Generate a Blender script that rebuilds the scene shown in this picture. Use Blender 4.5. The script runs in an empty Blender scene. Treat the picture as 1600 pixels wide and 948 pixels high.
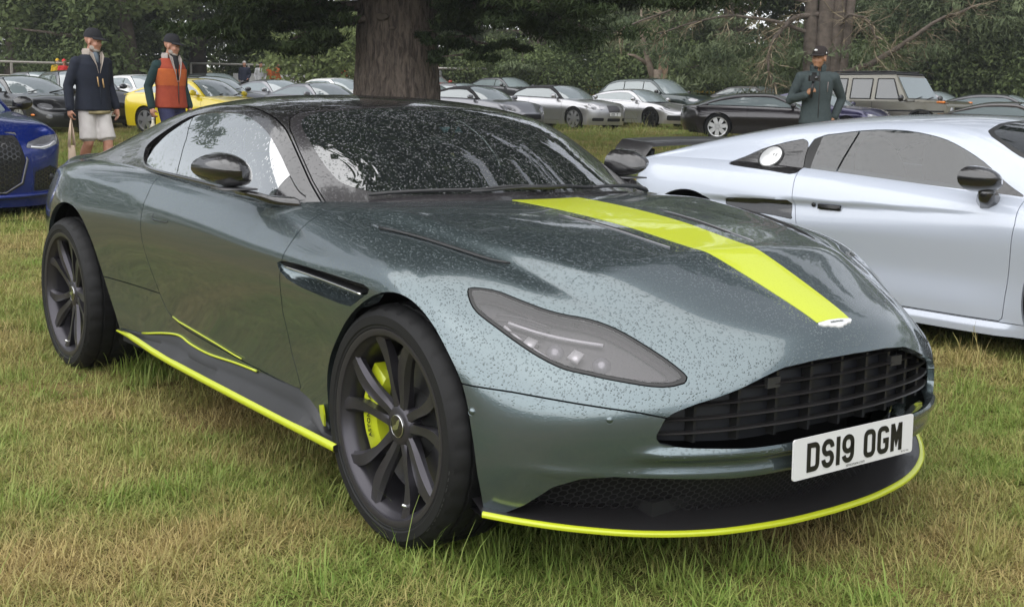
import bpy, bmesh, math, random
import numpy as np
from mathutils import Vector, Matrix, Euler
R_ = math.radians
rng = random.Random(7)
scene = bpy.context.scene
col = scene.collection
# ------------------------------------------------------------------ camera
CAMP = (2.922, -2.755, 1.284); YAW = 2.4868; PITCH = -0.164; ROLL = 0.0212
def look_matrix():
    F = Vector((math.cos(PITCH)*math.cos(YAW), math.cos(PITCH)*math.sin(YAW), math.sin(PITCH)))
    R = Vector((math.sin(YAW), -math.cos(YAW), 0)); U = R.cross(F)
    c, s = math.cos(ROLL), math.sin(ROLL)
    R2 = R*c + U*s; U2 = U*c - R*s
    m = Matrix((R2, U2, -F)).transposed().to_4x4(); m.translation = Vector(CAMP)
    return m
cam_d = bpy.data.cameras.new('camera'); cam = bpy.data.objects.new('camera', cam_d); col.objects.link(cam)
cam.matrix_world = look_matrix(); cam_d.sensor_width = 36; cam_d.lens = 1930.6/1600*36
cam_d.clip_start = 0.05; cam_d.clip_end = 2000; scene.camera = cam
# ------------------------------------------------------------------ light
SUN_EL, SUN_AZ = R_(60), R_(-70)       # azimuth in the XY plane of the direction towards the sun
w = bpy.data.worlds.new('World'); scene.world = w; w.use_nodes = True
nt = w.node_tree; bg = nt.nodes['Background']
sky = nt.nodes.new('ShaderNodeTexSky'); sky.sky_type = 'NISHITA'; sky.sun_disc = False
sky.sun_elevation = SUN_EL; sky.sun_rotation = math.pi/2 - SUN_AZ
sky.air_density = 1.0; sky.dust_density = 0.5; sky.ozone_density = 1.0
hs = nt.nodes.new('ShaderNodeHueSaturation'); hs.inputs['Saturation'].default_value = 0.22; hs.inputs['Value'].default_value = 1.0
nt.links.new(sky.outputs[0], hs.inputs['Color']); nt.links.new(hs.outputs[0], bg.inputs['Color'])
bg.inputs['Strength'].default_value = 0.07
sd = bpy.data.lights.new('sun', 'SUN'); sd.energy = 1.5; sd.angle = R_(120); sd.color = (1, .985, .96)
sun = bpy.data.objects.new('sun', sd); col.objects.link(sun)
sv = Vector((math.cos(SUN_EL)*math.cos(SUN_AZ), math.cos(SUN_EL)*math.sin(SUN_AZ), math.sin(SUN_EL)))
sun.rotation_euler = (-sv).to_track_quat('-Z', 'Y').to_euler(); sun.location = sv*50
vs = scene.view_settings; vs.view_transform = 'Standard'; vs.look = 'None'; vs.exposure = 1.6; vs.gamma = 1
# ------------------------------------------------------------------ object helpers
def new_mesh(name, V, F, mat=None, smooth=True, mats=None, fm=None, sharp=None):
    me = bpy.data.meshes.new(name)
    me.from_pydata([tuple(map(float, v)) for v in V], [], [tuple(int(i) for i in f) for f in F]); me.update()
    if mats:
        for m in mats: me.materials.append(m)
        if fm is not None: me.polygons.foreach_set('material_index', np.asarray(fm, dtype=np.int32))
    elif mat: me.materials.append(mat)
    if smooth: me.shade_smooth()
    else: me.shade_flat()
    return me
def link(name, me, parent=None, loc=None, rot=None):
    o = bpy.data.objects.new(name, me); col.objects.link(o)
    if parent: o.parent = parent
    if loc is not None: o.location = loc
    if rot is not None: o.rotation_euler = rot
    return o
def tag(o, label=None, cat=None, group=None, kind=None):
    if label: o['label'] = label
    if cat: o['category'] = cat
    if group: o['group'] = group
    if kind: o['kind'] = kind
    return o
def thing(name, label, cat, loc=(0, 0, 0), rz=0, group=None):
    o = bpy.data.objects.new(name, None); o.empty_display_size = .2; col.objects.link(o)
    o.location = loc; o.rotation_euler = (0, 0, rz)
    return tag(o, label, cat, group)
def copy_tree(o, parent=None):
    c = o.copy(); col.objects.link(c)
    if parent: c.parent = parent
    for ch in list(o.children): copy_tree(ch, c)
    return c
class MB:
    """collects shapes into one mesh"""
    def __init__(s): s.V = []; s.F = []
    def add(s, V, F):
        n = len(s.V); s.V += [tuple(v) for v in V]; s.F += [tuple(i+n for i in f) for f in F]; return s
    def box(s, c, d, rot=None, bev=0):
        x, y, z = [v/2 for v in d]
        P = [(-x,-y,-z),(x,-y,-z),(x,y,-z),(-x,y,-z),(-x,-y,z),(x,-y,z),(x,y,z),(-x,y,z)]
        if rot is not None:
            m = Euler(rot).to_matrix(); P = [m @ Vector(p) for p in P]
        P = [(p[0]+c[0], p[1]+c[1], p[2]+c[2]) for p in P]
        return s.add(P, [(0,3,2,1),(4,5,6,7),(0,1,5,4),(1,2,6,5),(2,3,7,6),(3,0,4,7)])
    def tube(s, pts, rad, n=8, cap=True):
        pts = [Vector(p) for p in pts]
        rad = rad if isinstance(rad, (list, tuple)) else [rad]*len(pts)
        up = None; rings = []
        for i, p in enumerate(pts):
            t = (pts[min(i+1, len(pts)-1)] - pts[max(i-1, 0)]).normalized()
            if up is None:
                up = Vector((0, 0, 1)) if abs(t.z) < .9 else Vector((1, 0, 0))
            a = t.cross(up).normalized(); b = a.cross(t).normalized(); up = b
            rings.append([p + (a*math.cos(2*math.pi*k/n) + b*math.sin(2*math.pi*k/n))*rad[i] for k in range(n)])
        V = [v for r in rings for v in r]; F = []
        for i in range(len(pts)-1):
            for k in range(n):
                F.append((i*n+k, i*n+(k+1) % n, (i+1)*n+(k+1) % n, (i+1)*n+k))
        if cap: F += [tuple(reversed(range(n))), tuple(range((len(pts)-1)*n, len(pts)*n))]
        return s.add(V, F)
    def ellipsoid(s, c, r, n=10, m=6, rot=None):
        V = []; F = []
        for i in range(m+1):
            th = math.pi*i/m
            for k in range(n):
                ph = 2*math.pi*k/n
                V.append(Vector((r[0]*math.sin(th)*math.cos(ph), r[1]*math.sin(th)*math.sin(ph), r[2]*math.cos(th))))
        if rot is not None:
            M = Euler(rot).to_matrix(); V = [M @ v for v in V]
        V = [v+Vector(c) for v in V]
        for i in range(m):
            for k in range(n): F.append((i*n+k, (i+1)*n+k, (i+1)*n+(k+1) % n, i*n+(k+1) % n))
        return s.add(V, F)
    def lathe_y(s, prof, n=48, c=(0, 0, 0)):
        """profile of (radius, y) turned round the y axis"""
        V = []; F = []
        for (r, y) in prof:
            for k in range(n):
                a = 2*math.pi*k/n; V.append((c[0]+r*math.cos(a), c[1]+y, c[2]+r*math.sin(a)))
        for i in range(len(prof)-1):
            for k in range(n): F.append((i*n+k, i*n+(k+1) % n, (i+1)*n+(k+1) % n, (i+1)*n+k))
        return s.add(V, F)
    def build(s, name, mat, parent=None, smooth=True):
        return link(name, new_mesh(name, s.V, s.F, mat, smooth), parent)
def fix_normals(me):
    b = bmesh.new(); b.from_mesh(me); bmesh.ops.recalc_face_normals(b, faces=b.faces); b.to_mesh(me); b.free(); return me
def sharp_by_angle(me, deg=40):
    b = bmesh.new(); b.from_mesh(me); c = R_(deg)
    for e in b.edges:
        if len(e.link_faces) == 2 and e.calc_face_angle(0) > c: e.smooth = False
    for f in b.faces: f.smooth = True
    b.to_mesh(me); b.free(); return me
# ------------------------------------------------------------------ numeric surface tools
def subd(V, F, lev, crease=None):
    me = bpy.data.meshes.new('tmp'); me.from_pydata([tuple(map(float, v)) for v in V], [], F); me.update()
    if crease:
        at = me.attributes.new('crease_edge', 'FLOAT', 'EDGE')
        for e in me.edges:
            k = tuple(sorted(e.vertices)); at.data[e.index].value = crease.get(k, 0.)
    o = bpy.data.objects.new('tmp', me); col.objects.link(o)
    md = o.modifiers.new('s', 'SUBSURF'); md.levels = lev; md.render_levels = lev
    bpy.context.view_layer.update()
    ev = o.evaluated_get(bpy.context.evaluated_depsgraph_get()); m2 = ev.to_mesh()
    n = len(m2.vertices); A = np.empty(n*3); m2.vertices.foreach_get('co', A)
    FF = [tuple(p.vertices) for p in m2.polygons]
    ev.to_mesh_clear(); bpy.data.objects.remove(o); bpy.data.meshes.remove(me)
    return A.reshape(-1, 3), FF
def clip(V, F, f, both=False):
    """the part of a mesh where f < 0 (and the rest)"""
    def one(sgn):
        g = f*sgn
        NV = [V]; nv = len(V); mid = {}; extra = []; NF = []
        neg = g < 0
        for p in F:
            s = [neg[i] for i in p]
            if all(s): NF.append(p); continue
            if not any(s): continue
            q = []
            for k in range(len(p)):
                a, b = p[k], p[(k+1) % len(p)]
                if neg[a]: q.append(a)
                if neg[a] != neg[b]:
                    key = (a, b) if a < b else (b, a)
                    if key not in mid:
                        t = g[key[0]]/(g[key[0]]-g[key[1]]); t = min(max(t, 1e-4), 1-1e-4)
                        extra.append(V[key[0]]*(1-t)+V[key[1]]*t); mid[key] = nv+len(extra)-1
                    q.append(mid[key])
            if len(q) >= 3: NF.append(tuple(q))
        W = np.vstack([V, np.array(extra)]) if extra else V
        return compact(W, NF)
    a = one(1)
    return (a, one(-1)) if both else a
def compact(V, F):
    used = np.zeros(len(V), bool)
    for p in F: used[list(p)] = True
    idx = np.cumsum(used)-1
    return V[used], [tuple(idx[i] for i in p) for p in F]
def vnormals(V, F):
    N = np.zeros_like(V)
    T = np.array([(p[0], p[k], p[k+1]) for p in F for k in range(1, len(p)-1)])
    n = np.cross(V[T[:, 1]]-V[T[:, 0]], V[T[:, 2]]-V[T[:, 0]])
    for k in range(3): np.add.at(N, T[:, k], n)
    return N/(np.linalg.norm(N, axis=1)[:, None]+1e-12)
def rim(V, F, depth, push=None):
    """folds the open edge of a sheet inwards, so a panel has thickness"""
    cnt = {}
    for p in F:
        for k in range(len(p)):
            a, b = p[k], p[(k+1) % len(p)]; cnt[(a, b)] = cnt.get((a, b), 0)+1
    E = [(a, b) for (a, b) in cnt if (b, a) not in cnt]
    N = vnormals(V, F); ids = sorted({i for e in E for i in e}); m = {}
    V2 = []; F2 = []
    n0 = len(V)
    for j, i in enumerate(ids):
        V2.append(V[i]); V2.append(V[i]-N[i]*depth + (0 if push is None else push))
        m[i] = n0+2*j
    for a, b in E: F2.append((m[b], m[a], m[a]+1, m[b]+1))
    return (np.vstack([V, np.array(V2)]), list(F)+F2) if E else (V, F)
def spl(pts, n=16, closed=False):
    """Catmull-Rom through points"""
    P = np.array(pts, float); m = len(P); out = []
    for i in range(m if closed else m-1):
        if closed: a, b, c, d = P[(i-1) % m], P[i], P[(i+1) % m], P[(i+2) % m]
        else: a, b, c, d = P[max(i-1, 0)], P[i], P[i+1], P[min(i+2, m-1)]
        for k in range(n):
            t = k/n
            out.append(.5*((2*b)+(c-a)*t+(2*a-5*b+4*c-d)*t*t+(3*b-a-3*c+d)*t**3))
    if not closed: out.append(P[-1])
    return np.array(out)
def sdf(P2, poly):
    """signed distance to a closed polygon, negative inside"""
    P = np.asarray(P2); Q = np.asarray(poly); A = Q; B = np.roll(Q, -1, 0)
    d = np.full(len(P), 1e9); ins = np.zeros(len(P), bool)
    for a, b in zip(A, B):
        e = b-a; w_ = P-a; L = e@e
        if L < 1e-14: continue
        t = np.clip((w_@e)/L, 0, 1); r = w_-t[:, None]*e
        d = np.minimum(d, np.einsum('ij,ij->i', r, r))
        c1 = (a[1] <= P[:, 1]) & (b[1] > P[:, 1]); c2 = (b[1] <= P[:, 1]) & (a[1] > P[:, 1])
        cr = e[0]*w_[:, 1]-e[1]*w_[:, 0]
        ins ^= (c1 & (cr > 0)) | (c2 & (cr < 0))
    d = np.sqrt(d); return np.where(ins, -d, d)
def cdist(P2, pts):
    """unsigned distance to an open polyline"""
    P = np.asarray(P2); Q = np.asarray(pts); d = np.full(len(P), 1e9)
    for a, b in zip(Q[:-1], Q[1:]):
        e = b-a; L = e@e
        if L < 1e-14: continue
        w_ = P-a; t = np.clip((w_@e)/L, 0, 1); r = w_-t[:, None]*e
        d = np.minimum(d, np.einsum('ij,ij->i', r, r))
    return np.sqrt(d)
def smooth_step(a, b, x):
    t = np.clip((x-a)/(b-a), 0, 1); return t*t*(3-2*t)
def panel(name, VF, mat, parent, depth=.012, push=None, deg=50):
    V, F = VF
    if not F: return None
    V, F = rim(V, F, depth, push)
    me = new_mesh(name, V, F, mat)
    return link(name, me, parent)
# ------------------------------------------------------------------ materials
MATS = {}
def node(nt, typ, **kw):
    n = nt.nodes.new(typ)
    for k, v in kw.items():
        if k.startswith('i_'):
            key = k[2:]; n.inputs[int(key) if key.isdigit() else key].default_value = v
        else: setattr(n, k, v)
    return n
def L(nt, a, b): nt.links.new(a, b)
def math_n(nt, op, a, b=None, clamp=False):
    n = nt.nodes.new('ShaderNodeMath'); n.operation = op; n.use_clamp = clamp; n.inputs[2].default_value = 0.
    for i, v in enumerate((a, b)):
        if v is None: continue
        if hasattr(v, 'default_value') or hasattr(v, 'is_linked'): nt.links.new(v, n.inputs[i])
        else: n.inputs[i].default_value = v
    return n.outputs[0]
def drops(nt, scale=120, strength=.5, dist=.002, zlo=.02, zhi=.5, base=None, dens=.5, streak=0):
    """beads of rain standing on the faces that look up"""
    tc = node(nt, 'ShaderNodeTexCoord')
    hs_ = []
    for k, (sc, amp) in enumerate(((scale, 1.), (scale*.55, 1.5))):
        vo = node(nt, 'ShaderNodeTexVoronoi', i_Scale=sc); L(nt, tc.outputs['Object'], vo.inputs['Vector'])
        sp = node(nt, 'ShaderNodeSeparateColor'); L(nt, vo.outputs['Color'], sp.inputs[0])
        rad = math_n(nt, 'MULTIPLY_ADD', sp.outputs[0], .5); rad.node.inputs[2].default_value = -.02 if k == 0 else -.24
        rad = math_n(nt, 'MAXIMUM', rad, .01)
        q = math_n(nt, 'DIVIDE', vo.outputs['Distance'], rad); q = math_n(nt, 'POWER', q, 2.)
        h = math_n(nt, 'SUBTRACT', 1., q); h = math_n(nt, 'MAXIMUM', h, 0.); h = math_n(nt, 'SQRT', h)
        hs_.append(math_n(nt, 'MULTIPLY', h, amp))
    h = math_n(nt, 'MAXIMUM', hs_[0], hs_[1])
    ge = node(nt, 'ShaderNodeNewGeometry'); sx = node(nt, 'ShaderNodeSeparateXYZ'); L(nt, ge.outputs['True Normal'], sx.inputs[0])
    mr = node(nt, 'ShaderNodeMapRange'); mr.inputs[1].default_value = zlo; mr.inputs[2].default_value = zhi; L(nt, sx.outputs[2], mr.inputs[0])
    h = math_n(nt, 'MULTIPLY', h, mr.outputs[0])
    b = node(nt, 'ShaderNodeBump'); b.inputs['Strength'].default_value = strength; b.inputs['Distance'].default_value = dist
    L(nt, h, b.inputs['Height'])
    return b.outputs[0], h
def mat(name, c, rough=.5, metal=0., coat=0., spec=None, wet=None, noise=None, bump=None, coatr=.03, emit=None, sheen=0):
    if name in MATS: return MATS[name]
    m = bpy.data.materials.new(name); m.use_nodes = True; nt = m.node_tree; b = nt.nodes['Principled BSDF']
    b.inputs['Base Color'].default_value = (*c, 1); b.inputs['Roughness'].default_value = rough; b.inputs['Metallic'].default_value = metal
    b.inputs['Coat Weight'].default_value = coat; b.inputs['Coat Roughness'].default_value = coatr
    if spec is not None: b.inputs['Specular IOR Level'].default_value = spec
    if sheen: b.inputs['Sheen Weight'].default_value = sheen
    if emit: b.inputs['Emission Color'].default_value = (*emit[:3], 1); b.inputs['Emission Strength'].default_value = emit[3]
    if noise:      # (scale, colour2, contrast)
        tc = node(nt, 'ShaderNodeTexCoord'); n = node(nt, 'ShaderNodeTexNoise', i_Scale=noise[0], i_Detail=6.); L(nt, tc.outputs['Object'], n.inputs['Vector'])
        r = node(nt, 'ShaderNodeMapRange'); r.inputs[1].default_value = .5-noise[2]; r.inputs[2].default_value = .5+noise[2]; L(nt, n.outputs[0], r.inputs[0])
        mx = node(nt, 'ShaderNodeMix', data_type='RGBA'); mx.inputs[6].default_value = (*c, 1); mx.inputs[7].default_value = (*noise[1], 1)
        L(nt, r.outputs[0], mx.inputs[0]); L(nt, mx.outputs[2], b.inputs['Base Color'])
    if bump:       # (scale, strength, distance)
        tc = node(nt, 'ShaderNodeTexCoord'); n = node(nt, 'ShaderNodeTexNoise', i_Scale=bump[0], i_Detail=5.); L(nt, tc.outputs['Object'], n.inputs['Vector'])
        bp = node(nt, 'ShaderNodeBump'); bp.inputs['Strength'].default_value = bump[1]; bp.inputs['Distance'].default_value = bump[2]
        L(nt, n.outputs[0], bp.inputs['Height']); L(nt, bp.outputs[0], b.inputs['Normal'])
    if wet:
        nrm, h = drops(nt, **wet)
        if coat: L(nt, nrm, b.inputs['Coat Normal'])
        if not coat or wet.get('base'): L(nt, nrm, b.inputs['Normal'])
    MATS[name] = m; return m
def glass(name, tint=(.2, .25, .25), wet=None, refl=.06, rough=.01, haze_and_lift=0):
    if name in MATS: return MATS[name]
    m = bpy.data.materials.new(name); m.use_nodes = True; nt = m.node_tree; nt.nodes.clear()
    out = node(nt, 'ShaderNodeOutputMaterial'); tr = node(nt, 'ShaderNodeBsdfTransparent'); tr.inputs[0].default_value = (*tint, 1)
    gl = node(nt, 'ShaderNodeBsdfGlossy'); gl.inputs['Roughness'].default_value = rough; gl.inputs[0].default_value = (1, 1, 1, 1)
    fr = node(nt, 'ShaderNodeFresnel', i_IOR=1.52); ad = math_n(nt, 'ADD', fr.outputs[0], refl, True)
    mx = node(nt, 'ShaderNodeMixShader'); L(nt, ad, mx.inputs[0]); L(nt, tr.outputs[0], mx.inputs[1]); L(nt, gl.outputs[0], mx.inputs[2])
    L(nt, mx.outputs[0], out.inputs[0])
    if haze_and_lift:      # wet haze, its pale diffuse colour also put in to lift dark reflections
        df = node(nt, 'ShaderNodeBsdfDiffuse'); df.inputs[0].default_value = (.42, .50, .50, 1); m2 = node(nt, 'ShaderNodeMixShader'); m2.inputs[0].default_value = haze_and_lift
        L(nt, mx.outputs[0], m2.inputs[1]); L(nt, df.outputs[0], m2.inputs[2]); L(nt, m2.outputs[0], out.inputs[0])
    if wet:
        nrm, h = drops(nt, **wet); L(nt, nrm, gl.inputs['Normal']); L(nt, nrm, fr.inputs['Normal'])
    MATS[name] = m; return m
M_paint = mat('green_paint', (.115, .148, .158), .24, .78, 1., wet=dict(scale=165, strength=.8, dist=.0023, zlo=.1, zhi=.5, base=True))
M_black = mat('gloss_black', (.012, .011, .012), .25, 0, 1., wet=dict(scale=105, strength=.5, dist=.004, zlo=.12, zhi=.5))
M_lime = mat('lime_vinyl', (.47, .53, .02), .35, 0, .6, wet=dict(scale=125, strength=.45, dist=.003, zlo=.3, zhi=.6))
M_limep = mat('lime_paint', (.47, .53, .02), .3, 0, .5)
M_satin = mat('satin_black', (.014, .014, .015), .42)
M_carbon = mat('dark_splitter', (.018, .017, .018), .35, 0, .3, wet=dict(scale=90, strength=.4, dist=.003, zlo=.4, zhi=.8))
M_void = mat('void_black', (.006, .006, .006), .8)
M_rubber = mat('tyre_rubber', (.008, .008, .0085), .66, spec=.3, bump=(90, .25, .002))
M_rim = mat('anthracite_alloy', (.055, .052, .060), .34, .6)
M_silver = mat('bright_metal', (.75, .75, .75), .22, 1.)
M_disc = mat('brake_steel', (.25, .25, .26), .4, 1.)
M_leather = mat('dark_leather', (.02, .02, .02), .5)
M_white = mat('plate_white', (.66, .66, .66), .35)
M_ink = mat('plate_black', (.008, .008, .008), .4)
M_wind = glass('windscreen_glass', (.30, .36, .35), wet=dict(scale=125, strength=1., dist=.0036, zlo=.05, zhi=.3), refl=.17, haze_and_lift=.02)
M_side = glass('side_glass', (.30, .35, .34), wet=dict(scale=60, strength=.22, dist=.002, zlo=-.1, zhi=.1), refl=.42, haze_and_lift=.10)
M_side2 = glass('grey_side_glass', (.30, .34, .33), wet=dict(scale=60, strength=.2, dist=.002, zlo=-.1, zhi=.1), refl=.055, haze_and_lift=.015)
M_lens = glass('lamp_glass', (.72, .70, .72), wet=dict(scale=110, strength=.14, dist=.002, zlo=.1, zhi=.4), refl=.03)
# ------------------------------------------------------------------ car body surface: a quad cage whose limit passes through given points
def body_cage(S, hood, ct, cn):
    """S: stations tail centre -> nose centre, 7 rows each of (x, |y|, z).  hood[i]: points (x,y,z) h1..h4 of the inner top rows."""
    n = len(S); V = []; F = []; idx = {}
    def v(key, p, sgn):
        if abs(p[1]) < 1e-6: key = key+(0,)
        else: key = key+(sgn,)
        if key not in idx: idx[key] = len(V); V.append((p[0], p[1]*sgn, p[2]))
        return idx[key]
    for sgn in (1, -1):
        g = [[v(('s', i, r), S[i][r], sgn) for r in range(7)] for i in range(n)]
        for i in range(n-1):
            for r in range(6):
                q = (g[i][r], g[i+1][r], g[i+1][r+1], g[i][r+1]); F.append(q if sgn > 0 else q[::-1])
        h = {}
        for i in range(ct, cn+1):
            if i == ct: h[i] = [g[ct-k][6] for k in range(5)]
            elif i == cn: h[i] = [g[cn+k][6] for k in range(5)]
            else: h[i] = [g[i][6]]+[v(('h', i, k), hood[i][k-1], sgn) for k in range(1, 5)]
        for i in range(ct, cn):
            for k in range(4):
                q = (h[i][k], h[i+1][k], h[i+1][k+1], h[i][k+1]); F.append(q if sgn > 0 else q[::-1])
    F = [(p[3], p[2], p[1], p[0]) for p in F]
    return np.array(V), F
def fit_subd(V, F, lev, it=3):
    T = V.copy(); C = V.copy()
    for _ in range(it):
        A, _f = subd(C, F, 2); C = C+.85*(T-A[:len(T)])
    A, Fo = subd(C, F, lev); N = vnormals(A, Fo)
    if (N*(A-A.mean(0))).sum() < 0: Fo = [p[::-1] for p in Fo]
    return A, Fo
# ------------------------------------------------------------------ the green coupe
def coupe_body(lev=3):
    S = []
    # tail
    tz = [(-3.70,.28),(-3.80,.38),(-3.84,.50),(-3.85,.62),(-3.84,.75),(-3.86,.86),(-3.80,.955)]
    for y, dx in ((0, 0), (.25, .012), (.46, .05), (.62, .12)):
        S.append([(x+dx+(.02 if r == 6 else 0)*y, y*(.97 if r == 6 else 1.04), z-(.02*y if r == 6 else 0)) for r, (x, z) in enumerate(tz)])
    S.append([(-3.48,.72,.28),(-3.56,.75,.38),(-3.60,.765,.50),(-3.60,.77,.62),(-3.60,.765,.75),(-3.60,.735,.85),(-3.55,.68,.925)])
    def st(x, rows): S.append([(x, y, z) for y, z in rows])
    st(-3.36, [(.81,.27),(.845,.37),(.86,.5),(.868,.62),(.86,.75),(.82,.85),(.75,.925)])
    st(-3.10, [(.89,.26),(.92,.36),(.935,.49),(.942,.62),(.934,.75),(.888,.855),(.81,.936)])
    st(-2.83, [(.925,.25),(.952,.35),(.968,.48),(.978,.62),(.974,.76),(.942,.868),(.85,.95)])
    st(-2.55, [(.915,.25),(.935,.34),(.95,.47),(.965,.62),(.968,.76),(.93,.868),(.845,.956)])
    st(-2.20, [(.90,.24),(.905,.34),(.915,.47),(.938,.62),(.95,.76),(.912,.868),(.835,.958)])
    st(-1.80, [(.895,.24),(.89,.33),(.898,.46),(.922,.61),(.936,.755),(.90,.865),(.83,.952)])
    st(-1.30, [(.895,.24),(.885,.33),(.896,.46),(.918,.60),(.932,.745),(.895,.85),(.818,.935)])
    st(-.85, [(.90,.24),(.892,.33),(.903,.46),(.924,.60),(.938,.735),(.897,.835),(.805,.918)])
    st(-.50, [(.91,.235),(.91,.33),(.92,.46),(.938,.60),(.95,.73),(.905,.83),(.78,.905)])
    st(-.22, [(.925,.225),(.93,.33),(.942,.46),(.956,.60),(.962,.735),(.915,.825),(.765,.888)])
    st(.05, [(.935,.215),(.945,.33),(.955,.46),(.966,.61),(.964,.745),(.905,.81),(.745,.848)])
    st(.22, [(.93,.21),(.945,.32),(.952,.44),(.956,.575),(.945,.69),(.87,.75),(.732,.80)])
    st(.34, [(.915,.20),(.93,.31),(.934,.415),(.93,.52),(.912,.61),(.835,.688),(.715,.755)])
    S.append([(.44,.86,.20),(.455,.872,.30),(.46,.872,.395),(.458,.866,.485),(.448,.845,.565),(.43,.785,.645),(.42,.69,.722)])
    # nose: corner, then to the centre
    S.append([(.555,.735,.195),(.585,.755,.29),(.595,.762,.38),(.597,.76,.465),(.588,.742,.54),(.55,.70,.612),(.505,.645,.69)])
    S.append([(.68,.56,.18),(.718,.58,.285),(.735,.587,.38),(.737,.587,.47),(.725,.578,.548),(.685,.545,.62),(.62,.50,.70)])
    S.append([(.775,.37,.17),(.818,.38,.285),(.838,.382,.38),(.842,.382,.475),(.828,.376,.568),(.783,.36,.642),(.705,.335,.706)])
    S.append([(.81,.185,.165),(.848,.19,.283),(.864,.19,.38),(.873,.19,.485),(.867,.19,.592),(.826,.182,.656),(.745,.17,.714)])
    S.append([(.825,0,.16),(.860,0,.282),(.876,0,.38),(.886,0,.487),(.880,0,.60),(.838,0,.663),(.755,0,.720)])
    n = len(S); ct, cn = 4, n-5
    hood = {}
    zc = lambda x: np.interp(x, [-3.9,-3.36,-3.1,-2.83,-2.5,-1,-.6,-.5,-.22,.05,.22,.34,.44], [.96,.985,.99,.99,.99,.95,.943,.938,.925,.902,.878,.856,.832])
    for i in range(ct+1, cn):
        xs = S[i][3][0] if i < cn-1 else .43
        y6, z6 = S[i][6][1], S[i][6][2]
        if xs > -.9:
            dz = np.interp(xs, [-.9,-.5,-.2,.05,.22,.34,.44], [0, .004, -.004, -.006, .0, .004, .004])
            hood[i] = [(xs+.012*(xs > .3), y6*.76, z6*.55+zc(xs)*.45+dz*1.5), (xs+.02*(xs > .3), y6*.52, z6*.22+zc(xs)*.78), (xs+.025*(xs > .3), y6*.26, z6*.04+zc(xs)*.96), (xs+.03*(xs > .3), 0, zc(xs))]
        else:
            hood[i] = [(xs, y6*f, z6+(zc(xs)-z6)*t) for f, t in ((.76, .5), (.52, .8), (.26, .95), (0, 1))]
    V, F = body_cage(S, hood, ct, cn)
    return fit_subd(V, F, lev)
def coupe_cabin(lev=3):
    # columns from windscreen base to tail; rows belt, two glass rows, rail outer, rail inner, three roof rows to the centre
    C = [
     # belt            g1               g2               rail             rail in          r1               r2              centre
     [(-.755,.775,.885),(-.752,.768,.89),(-.748,.76,.895),(-.742,.75,.90),(-.70,.70,.905),(-.60,.52,.922),(-.50,.26,.932),(-.465,0,.936)],
     [(-.86,.80,.90),(-.875,.785,.925),(-.885,.765,.948),(-.895,.735,.968),(-.86,.675,.982),(-.775,.49,1.008),(-.70,.245,1.025),(-.672,0,1.03)],
     [(-1.02,.815,.915),(-1.05,.79,.965),(-1.07,.755,1.02),(-1.085,.70,1.073),(-1.05,.635,1.09),(-.985,.455,1.115),(-.925,.23,1.133),(-.902,0,1.138)],
     [(-1.25,.82,.925),(-1.27,.785,1.0),(-1.285,.735,1.085),(-1.295,.66,1.168),(-1.275,.59,1.193),(-1.245,.42,1.219),(-1.22,.21,1.235),(-1.21,0,1.24)],
     [(-1.55,.825,.935),(-1.56,.785,1.03),(-1.57,.725,1.125),(-1.575,.645,1.212),(-1.575,.565,1.238),(-1.575,.40,1.262),(-1.575,.20,1.274),(-1.575,0,1.278)],
     [(-1.90,.825,.94),(-1.90,.785,1.035),(-1.90,.725,1.13),(-1.90,.64,1.215),(-1.90,.56,1.242),(-1.90,.40,1.268),(-1.90,.20,1.281),(-1.90,0,1.285)],
     [(-2.22,.82,.945),(-2.22,.785,1.02),(-2.22,.735,1.10),(-2.22,.66,1.173),(-2.22,.565,1.21),(-2.22,.40,1.238),(-2.22,.20,1.253),(-2.22,0,1.258)],
     [(-2.52,.80,.945),(-2.52,.775,.99),(-2.52,.74,1.045),(-2.52,.685,1.10),(-2.52,.585,1.145),(-2.52,.41,1.175),(-2.52,.20,1.192),(-2.52,0,1.198)],
     [(-2.85,.78,.94),(-2.85,.765,.965),(-2.85,.745,.992),(-2.85,.70,1.02),(-2.85,.60,1.065),(-2.85,.42,1.095),(-2.85,.21,1.112),(-2.85,0,1.118)],
     [(-3.2,.74,.925),(-3.2,.735,.935),(-3.2,.725,.945),(-3.2,.69,.957),(-3.2,.60,.985),(-3.2,.42,1.01),(-3.2,.21,1.025),(-3.2,0,1.03)],
     [(-3.6,.68,.90),(-3.6,.675,.905),(-3.6,.67,.908),(-3.6,.65,.912),(-3.6,.58,.925),(-3.6,.42,.94),(-3.6,.21,.95),(-3.6,0,.952)]]
    V = []; F = []; g = {}
    for i, c in enumerate(C):
        for j in range(15):
            jj = j if j < 8 else 14-j; s = 1 if j < 8 else -1
            x, y, z = c[jj]; g[i, j] = len(V); V.append((x, y*s, z))
    for i in range(len(C)-1):
        for j in range(14): F.append((g[i, j], g[i, j+1], g[i+1, j+1], g[i+1, j]))
    V = np.array(V)
    return fit_subd(V, F, lev, 3)
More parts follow.
